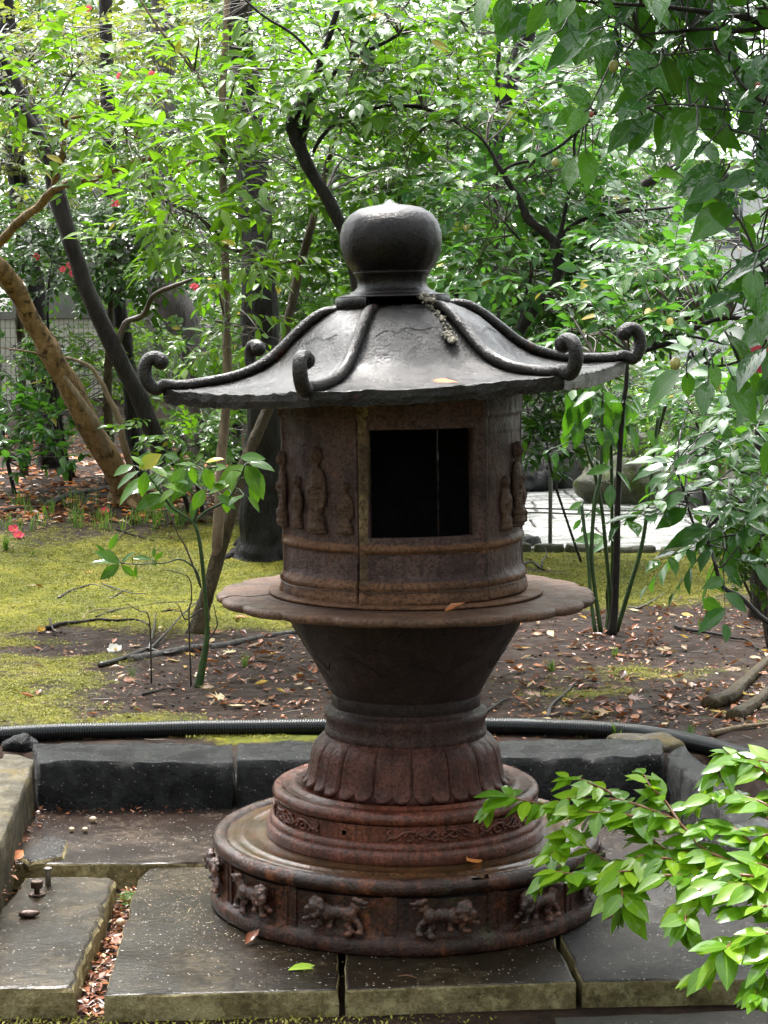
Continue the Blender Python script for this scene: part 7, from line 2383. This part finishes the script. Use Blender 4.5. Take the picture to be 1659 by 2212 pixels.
# ---- small leaved azalea at the right edge
b0 = at(1650, 1330, 6.4)
t = Plant('azalea', (b0.x, b0.y, gz(b0.x, b0.y)), 'small leaved azalea bush at the right edge beside the dark trunk', 'shrub')
for k, (dx, dy) in enumerate([(-40, 1090), (0, 1020), (30, 1120), (-90, 1150)]):
    t.stem([(1660 + k * 8, 1400, 6.4, 9), (1655 + dx * .3, 1300, 6.4, 7), (1650 + dx, dy, 6.4, 4)], 'twig', 'stem', .15, 6, seed=70.0 + k)
t.crown([(1610, 1090, 6.3, 55, 45, .15, 44), (1640, 1160, 6.3, 60, 45, .15, 44), (1660, 1050, 6.4, 45, 45, .15, 30), (1600, 1180, 6.3, 40, 25, .12, 16), (1650, 1240, 6.3, 40, 40, .12, 26), (1560, 1130, 6.3, 30, 25, .1, 12)], SP_azalea, 'oval', 'leaf_mid', 6, seed=31, twig_r=.0009)
t.done('twig', 300)

# ---- aucuba with green canes right of the lantern
b0 = on_ground(1312, 1368)
D0 = b0.y + 5.03
t = Plant('aucuba', b0, 'aucuba with several upright green canes rising from the soil right of the platter', 'shrub')
for k, S in enumerate([[(1286, 1366, 9), (1276, 1290, 8), (1270, 1200, 8), (1262, 1140, 8), (1256, 1090, 8)], [(1298, 1366, 10), (1286, 1280, 9), (1278, 1200, 9), (1284, 1090, 9), (1298, 1020, 8), (1300, 920, 7), (1302, 860, 6)],
                       [(1322, 1370, 22), (1328, 1300, 17), (1332, 1200, 16), (1334, 1100, 14), (1340, 960, 12), (1346, 880, 11), (1354, 815, 10), (1352, 740, 8)], [(1312, 1368, 10), (1318, 1300, 9), (1310, 1200, 9), (1300, 1100, 8), (1284, 1020, 8), (1270, 980, 7), (1258, 925, 6), (1254, 905, 5)],
                       [(1332, 1364, 11), (1360, 1270, 10), (1386, 1180, 9), (1404, 1060, 8), (1414, 960, 8), (1422, 900, 8)], [(1404, 1060, 6), (1416, 960, 8), (1430, 905, 8), (1438, 876, 9)], [(1320, 1366, 9), (1312, 1290, 8), (1316, 1250, 6)], [(1310, 1360, 7), (1322, 1230, 7), (1322, 1100, 8), (1320, 960, 8), (1318, 860, 7)]]):
    t.stem([(x, y, D0 + .04 * (k - 3) * (1 - i / len(S)), w) for i, (x, y, w) in enumerate(S)], 'stem_green' if k != 2 else 'bark_dark', 'cane', .12, 8, seed=80.0 + k)
A4 = [((630, 270), (545, 405)), ((645, 258), (742, 382)), ((650, 325), (662, 505)), ((600, 262), (470, 295)), ((780, 335), (805, 478)), ((830, 325), (832, 440)), ((815, 285), (908, 395)), ((565, 275), (470, 445)), ((690, 240), (805, 225)), ((665, 555), (635, 722)),
      ((745, 395), (695, 500)), ((730, 445), (775, 598)), ((565, 415), (500, 500)), ((690, 728), (532, 752)), ((725, 755), (838, 860)), ((690, 830), (670, 970)), ((940, 815), (895, 895)), ((930, 835), (968, 895)), ((520, 950), (425, 975)), ((515, 955), (480, 1010)), ((570, 975), (645, 1015)),
      ((560, 1005), (525, 1035)), ((655, 1172), (475, 1155)), ((665, 1190), (565, 1240)), ((695, 1182), (755, 1152)), ((600, 240), (520, 190)), ((760, 330), (690, 300)), ((500, 1050), (455, 1110)), ((520, 1085), (500, 1130)), ((640, 200), (560, 260)), ((820, 120), (835, 165)), ((600, 480), (640, 590)), ((480, 330), (440, 420)), ((690, 490), (740, 540)), ((300, 620), (260, 640)), ((350, 600), (440, 640)), ((340, 630), (345, 715))]
ms = []
for a, b in A4:
    hand_leaf(ms, z4(a), z4(b), D0 + r_.uniform(-.12, .06), r_.uniform(-.01, .05), r_.uniform(.9, 1.15), r_.choice([.35, .5, .65]), rs=r_)
for m_ in ms:
    p = Vector(m_[:3, 3].tolist())
    q = min(t.nodes, key=lambda n: (n[0] - p).length)[0]
    V, F = tube([q, (q + p) / 2 + Vector((0, 0, .01)), p], .0022, 5, 0, 0, False)
    t.twigs.add(V, F)
for _ in range(34):
    x, y = r_.uniform(1215, 1400), r_.uniform(835, 935)
    a = r_.uniform(0, 6.28)
    l = r_.uniform(38, 64)
    hand_leaf(ms, (x, y), (x + l * math.cos(a) * .7, y + l * (.5 * math.sin(a) + .55)), D0 + r_.uniform(-.10, .18), r_.uniform(-.01, .06), r_.uniform(.9, 1.2), r_.choice([.3, .5]), rs=r_)
    p = Vector(ms[-1][:3, 3].tolist())
    q = min(t.nodes, key=lambda n: (n[0] - p).length)[0]
    V, F = tube([q, (q + p) / 2 + Vector((0, 0, .01)), p], .0018, 5, 0, 0, False)
    t.twigs.add(V, F)
t.leaves[('aucuba', 'leaf_camellia')] = [np.array(ms)]
t.done('stem_green', 300)

# ---- small aucuba in front of the sapling
b0 = on_ground(430, 1484)
D0 = b0.y + 5.03
t = Plant('aucuba', b0, 'small aucuba with one green stem standing left of the lantern bowl', 'shrub')
t.stem([(428, 1488, D0, 20), (437, 1440, D0, 17), (446, 1385, D0, 12), (447, 1340, D0, 9), (441, 1260, D0, 9), (434, 1190, D0, 9), (427, 1150, D0, 8), (418, 1128, D0, 8)], 'stem_green', 'stem', .15, 8, seed=91.0)
t.stem([(420, 1130, D0, 7), (395, 1112, D0, 6), (370, 1095, D0, 6), (345, 1060, D0, 5), (318, 1025, D0, 4), (305, 1015, D0, 4)], 'stem_green', 'limb', .1, 8, seed=92.0)
t.stem([(418, 1128, D0, 7), (425, 1105, D0, 6), (440, 1060, D0, 5), (450, 1015, D0, 4), (470, 1008, D0, 4)], 'stem_green', 'limb', .1, 8, seed=93.0)
t.stem([(420, 1130, D0, 7), (445, 1105, D0, 6), (490, 1080, D0, 5), (515, 1040, D0, 4), (530, 1002, D0, 4)], 'stem_green', 'limb', .1, 8, seed=94.0)
t.stem([(434, 1270, D0, 5), (425, 1235, D0, 5), (405, 1215, D0, 4), (385, 1208, D0, 4), (355, 1216, D0, 3), (300, 1218, D0, 3), (262, 1217, D0, 3)], 'stem_green', 'limb', .1, 6, seed=95.0)
t.stem([(432, 1265, D0, 4), (420, 1230, D0, 4), (400, 1180, D0, 4), (385, 1155, D0, 3), (372, 1120, D0, 3)], 'twig', 'limb', .1, 6, seed=96.0)


def r4(p): return (p[0] / 2.793, 540 + p[1] / 2.793)
def r1(p): return (p[0] / 2.793, 1080 + p[1] / 2.793)


ms = []
for a, b in [((840, 1335), (690, 1410)), ((840, 1320), (960, 1225)), ((870, 1370), (690, 1505)), ((880, 1335), (850, 1490)), ((1185, 1325), (1020, 1495)), ((1230, 1315), (1295, 1450)), ((1500, 1285), (1655, 1300)), ((1480, 1300), (1605, 1480)), ((1475, 1300), (1295, 1410)), ((1400, 1330), (1385, 1440)),
             ((1235, 1445), (1160, 1565)), ((1375, 1440), (1360, 1595)), ((1110, 1310), (1035, 1430)), ((1060, 1440), (950, 1505)), ((1190, 1310), (1070, 1265)), ((960, 1270), (845, 1235)), ((1240, 1285), (1345, 1240)), ((1450, 1255), (1600, 1240)), ((800, 1300), (690, 1340)), ((900, 1310), (1010, 1340)), ((1520, 1300), (1560, 1400)), ((1150, 1340), (1120, 1440)), ((1300, 1330), (1200, 1390)), ((860, 1300), (800, 1230)), ((1080, 1260), (990, 1220))]:
    hand_leaf(ms, r4(a), r4(b), D0 + r_.uniform(-.10, .10), r_.uniform(-.01, .06), r_.uniform(1.0, 1.3), r_.choice([.3, .5, .65]), rs=r_)
for a, b in [((720, 385), (555, 345)), ((720, 380), (580, 300)), ((700, 370), (640, 290)), ((660, 300), (705, 205)), ((735, 380), (800, 300)), ((800, 350), (915, 342)), ((720, 390), (600, 475)), ((735, 395), (815, 460)), ((700, 395), (640, 475)), ((930, 350), (925, 285)), ((935, 360), (985, 315)), ((930, 365), (935, 400)), ((820, 400), (815, 470)), ((640, 340), (590, 260)), ((740, 375), (770, 335))]:
    hand_leaf(ms, r1(a), r1(b), D0 + r_.uniform(-.05, .05), r_.uniform(-.01, .03), r_.uniform(.8, 1.0), r_.choice([.3, .5, .65]), rs=r_)
for m_ in ms:
    p = Vector(m_[:3, 3].tolist())
    q = min(t.nodes, key=lambda n: (n[0] - p).length)[0]
    V, F = tube([q, (q + p) / 2 + Vector((0, 0, .006)), p], .0018, 5, 0, 0, False)
    t.twigs.add(V, F)
for _ in range(26):
    x, y = r_.uniform(290, 560), r_.uniform(1005, 1075)
    a = r_.uniform(0, 6.28)
    l = r_.uniform(38, 66)
    hand_leaf(ms, (x, y), (x + l * math.cos(a), y + l * (.55 * math.sin(a) + .3)), D0 + r_.uniform(-.10, .14), r_.uniform(-.01, .06), r_.uniform(1.0, 1.25), r_.choice([.3, .5]), rs=r_)
    p = Vector(ms[-1][:3, 3].tolist())
    q = min(t.nodes, key=lambda n: (n[0] - p).length)[0]
    V, F = tube([q, (q + p) / 2 + Vector((0, 0, .01)), p], .0018, 5, 0, 0, False)
    t.twigs.add(V, F)
t.leaves[('aucuba', 'leaf_mid')] = [np.array(ms)]
t.done('stem_green', 300)

# ---- bare dead twigs beside it
for k, (P, lab) in enumerate([([(1220, 655), (1130, 720), (1100, 690), (1080, 640), (1060, 620)], 'bare dark twig reaching left from the small aucuba stem'), ([(1150, 880), (1140, 700), (1155, 600), (1145, 480), (1080, 440), (980, 420)], 'thin bare twig standing left of the small aucuba stem'), ([(1255, 850), (1310, 760), (1300, 690), (1290, 630)], 'thin bare twig right of the small aucuba stem'), ([(910, 770), (900, 720), (840, 670), (760, 625)], 'thin bare twig curving over the moss at left')]):
    Q = [at(*r1(p), D0 + .02 * k) for p in P]
    if k in (1, 3):
        g0 = Q[0]; Q[0] = Vector((g0.x, g0.y, gz(g0.x, g0.y)))
    V, F = tube(smooth_path([tuple(q) for q in Q], 6), [.0035 - .0022 * i / (6 * (len(Q) - 1)) for i in range(6 * (len(Q) - 1) + 1)], 6, .2, k)
    tag(obj('bare_twig', V, F, M['twig_dark']), lab, 'twig')

# ---- bright glossy shrub in front, lower right
b0 = at(1830, 2080, 4.15)
t = Plant('glossy_shrub', (b0.x, b0.y, gz(b0.x, b0.y)), 'bright green glossy shrub reaching over the wet slabs from the lower right', 'shrub')


def r6(p): return (971.9 + p[0] / 2.415, 1617.7 + p[1] / 2.415)
def Dn(x, y): return 4.50 - (x - 1050) / 600 * .25 - (y - 1650) / 450 * .22


tw6 = [
    ([(1800, 760), (1560, 640), (1400, 560), (1310, 510), (1200, 390), (1080, 330), (900, 270), (760, 262), (640, 255), (560, 280), (470, 285), (360, 262), (250, 235), (200, 300)], 0, 1.0),
    ([(1800, 800), (1650, 700), (1560, 662), (1420, 660), (1280, 657), (1160, 660), (1050, 655), (970, 645), (900, 640), (800, 655), (700, 655), (620, 650), (530, 640), (470, 690)], .10, 1.0),
    ([(1800, 740), (1700, 640), (1600, 600), (1450, 605), (1350, 610), (1250, 640)], .05, 1.0),
    ([(1800, 860), (1700, 780), (1600, 725), (1480, 705), (1360, 710), (1300, 740), (1260, 780), (1190, 820)], .16, 1.1),
    ([(1800, 980), (1720, 950), (1660, 960), (1560, 980), (1490, 1000), (1430, 1050), (1380, 1110), (1300, 1180)], .24, 1.15),
    ([(1800, 640), (1740, 420), (1660, 300), (1540, 250), (1440, 230), (1380, 240), (1320, 265), (1240, 290)], -.08, 1.05),
    ([(1780, 700), (1650, 560), (1560, 480), (1480, 410), (1400, 380), (1330, 420)], -.02, 1.0),
    ([(1540, 620), (1400, 560), (1250, 540), (1130, 525), (1040, 460), (980, 410), (930, 340), (900, 300)], -.03, 1.0),
    ([(1800, 560), (1730, 250), (1659, 130), (1560, 80), (1470, 55), (1420, 100), (1360, 170)], -.14, 1.05),
    ([(1740, 420), (1700, 120), (1600, 60), (1500, 40), (1440, 20)], -.16, 1.0),
    ([(1330, 560), (1130, 535), (1000, 560), (860, 600), (780, 560), (700, 500), (640, 450), (590, 480), (520, 560)], .03, .95),
    ([(1200, 390), (1120, 270), (1050, 200), (1010, 130)], -.05, 1.0),
    ([(900, 272), (820, 220), (740, 185), (690, 160), (620, 150)], -.05, .8),
    ([(1080, 330), (1020, 340), (960, 350), (900, 340), (840, 320), (760, 330), (680, 320), (600, 300)], .04, 1.05),
    ([(1800, 880), (1720, 840), (1640, 820), (1560, 840), (1480, 830)], .18, 1.0),
    ([(1800, 1060), (1740, 1060), (1680, 1080), (1640, 1150), (1610, 1220), (1600, 1280)], .28, 1.05),
    ([(1800, 520), (1720, 470), (1640, 450), (1580, 520), (1540, 560)], 0, 1.0),
    ([(1280, 657), (1200, 600), (1120, 570), (1040, 590), (980, 570)], .06, 1.0),
    ([(900, 640), (890, 700), (900, 760), (905, 840)], .12, 1.15),
    ([(1280, 780), (1240, 840), (1230, 900), (1250, 960)], .20, .9),
]
r_ = random.Random(17)
ms = []
for P, dd, sc_ in tw6:
    Q = []
    for i, p in enumerate(P):
        x, y = r6(p)
        q = at(x, y, Dn(x, y) - dd * .5 + .02 * math.sin(i * 2.1))
        Q.append(tuple(q))
    S = smooth_path(Q, 8)
    n = len(S)
    V, F = tube(S, [.0042 - .0028 * i / (n - 1) for i in range(n)], 6, .15, dd, False)
    t.twigs.add(V, F)
    S = [Vector(s) for s in S]
    acc, side = 0.0, 1
    for i in range(1, n):
        acc += (S[i] - S[i - 1]).length
        if acc > .0070 * sc_ and i > 4:
            acc = 0
            side = -side
            T = (S[i] - S[i - 1]).normalized()
            tt = i / n
            Lf = .070 * sc_ * r_.uniform(.75, 1.15) * (1.05 - .25 * (tt > .9))
            sd_ = T.cross(Vector((0, 0, 1))).normalized() * side
            d = T * r_.uniform(.35, 1.0) + sd_ * r_.uniform(.5, 1.0) + Vector((0, r_.uniform(-.35, .1), r_.uniform(-.75, .15)))
            nn = Vector((r_.uniform(-.35, .35), -.35 + r_.uniform(-.3, .3), 1))
            ms.append(frame(S[i], d, nn, Lf, r_.uniform(.95, 1.2)))
    for k in range(4):
        T = (S[-1] - S[-4]).normalized()
        d = T + Vector((r_.uniform(-.7, .7), r_.uniform(-.4, .3), r_.uniform(-.8, .35)))
        ms.append(frame(S[-1], d, (r_.uniform(-.3, .3), -.3, 1), .050 * sc_ * r_.uniform(.7, 1.15), 1.05))
print('front shrub leaves', len(ms))
t.leaves[('round', 'leaf_shrub')] = [np.array([frame(m_[:3, 3], m_[:3, 1], m_[:3, 2], np.linalg.norm(m_[:3, 1]), .80) for m_ in ms])]
# woody stems from the foot
for k, (x, y) in enumerate([(1500, 600), (1600, 700), (1659, 950), (1659, 350)]):
    q = at(*r6((x, y)), Dn(*r6((x, y))))
    P = smooth_path([(t.base.x + .03 * k, t.base.y, t.base.z - .02), tuple(t.base.lerp(q, .5) + Vector((0, 0, .05))), tuple(q)], 6)
    V, F = tube(P, [.010 - .006 * i / 12 for i in range(13)], 8, .15, k)
    obj('stem', [Vector(v) - t.base for v in V], F, M['twig_red'], t.o)
t.done('twig_red', 300)
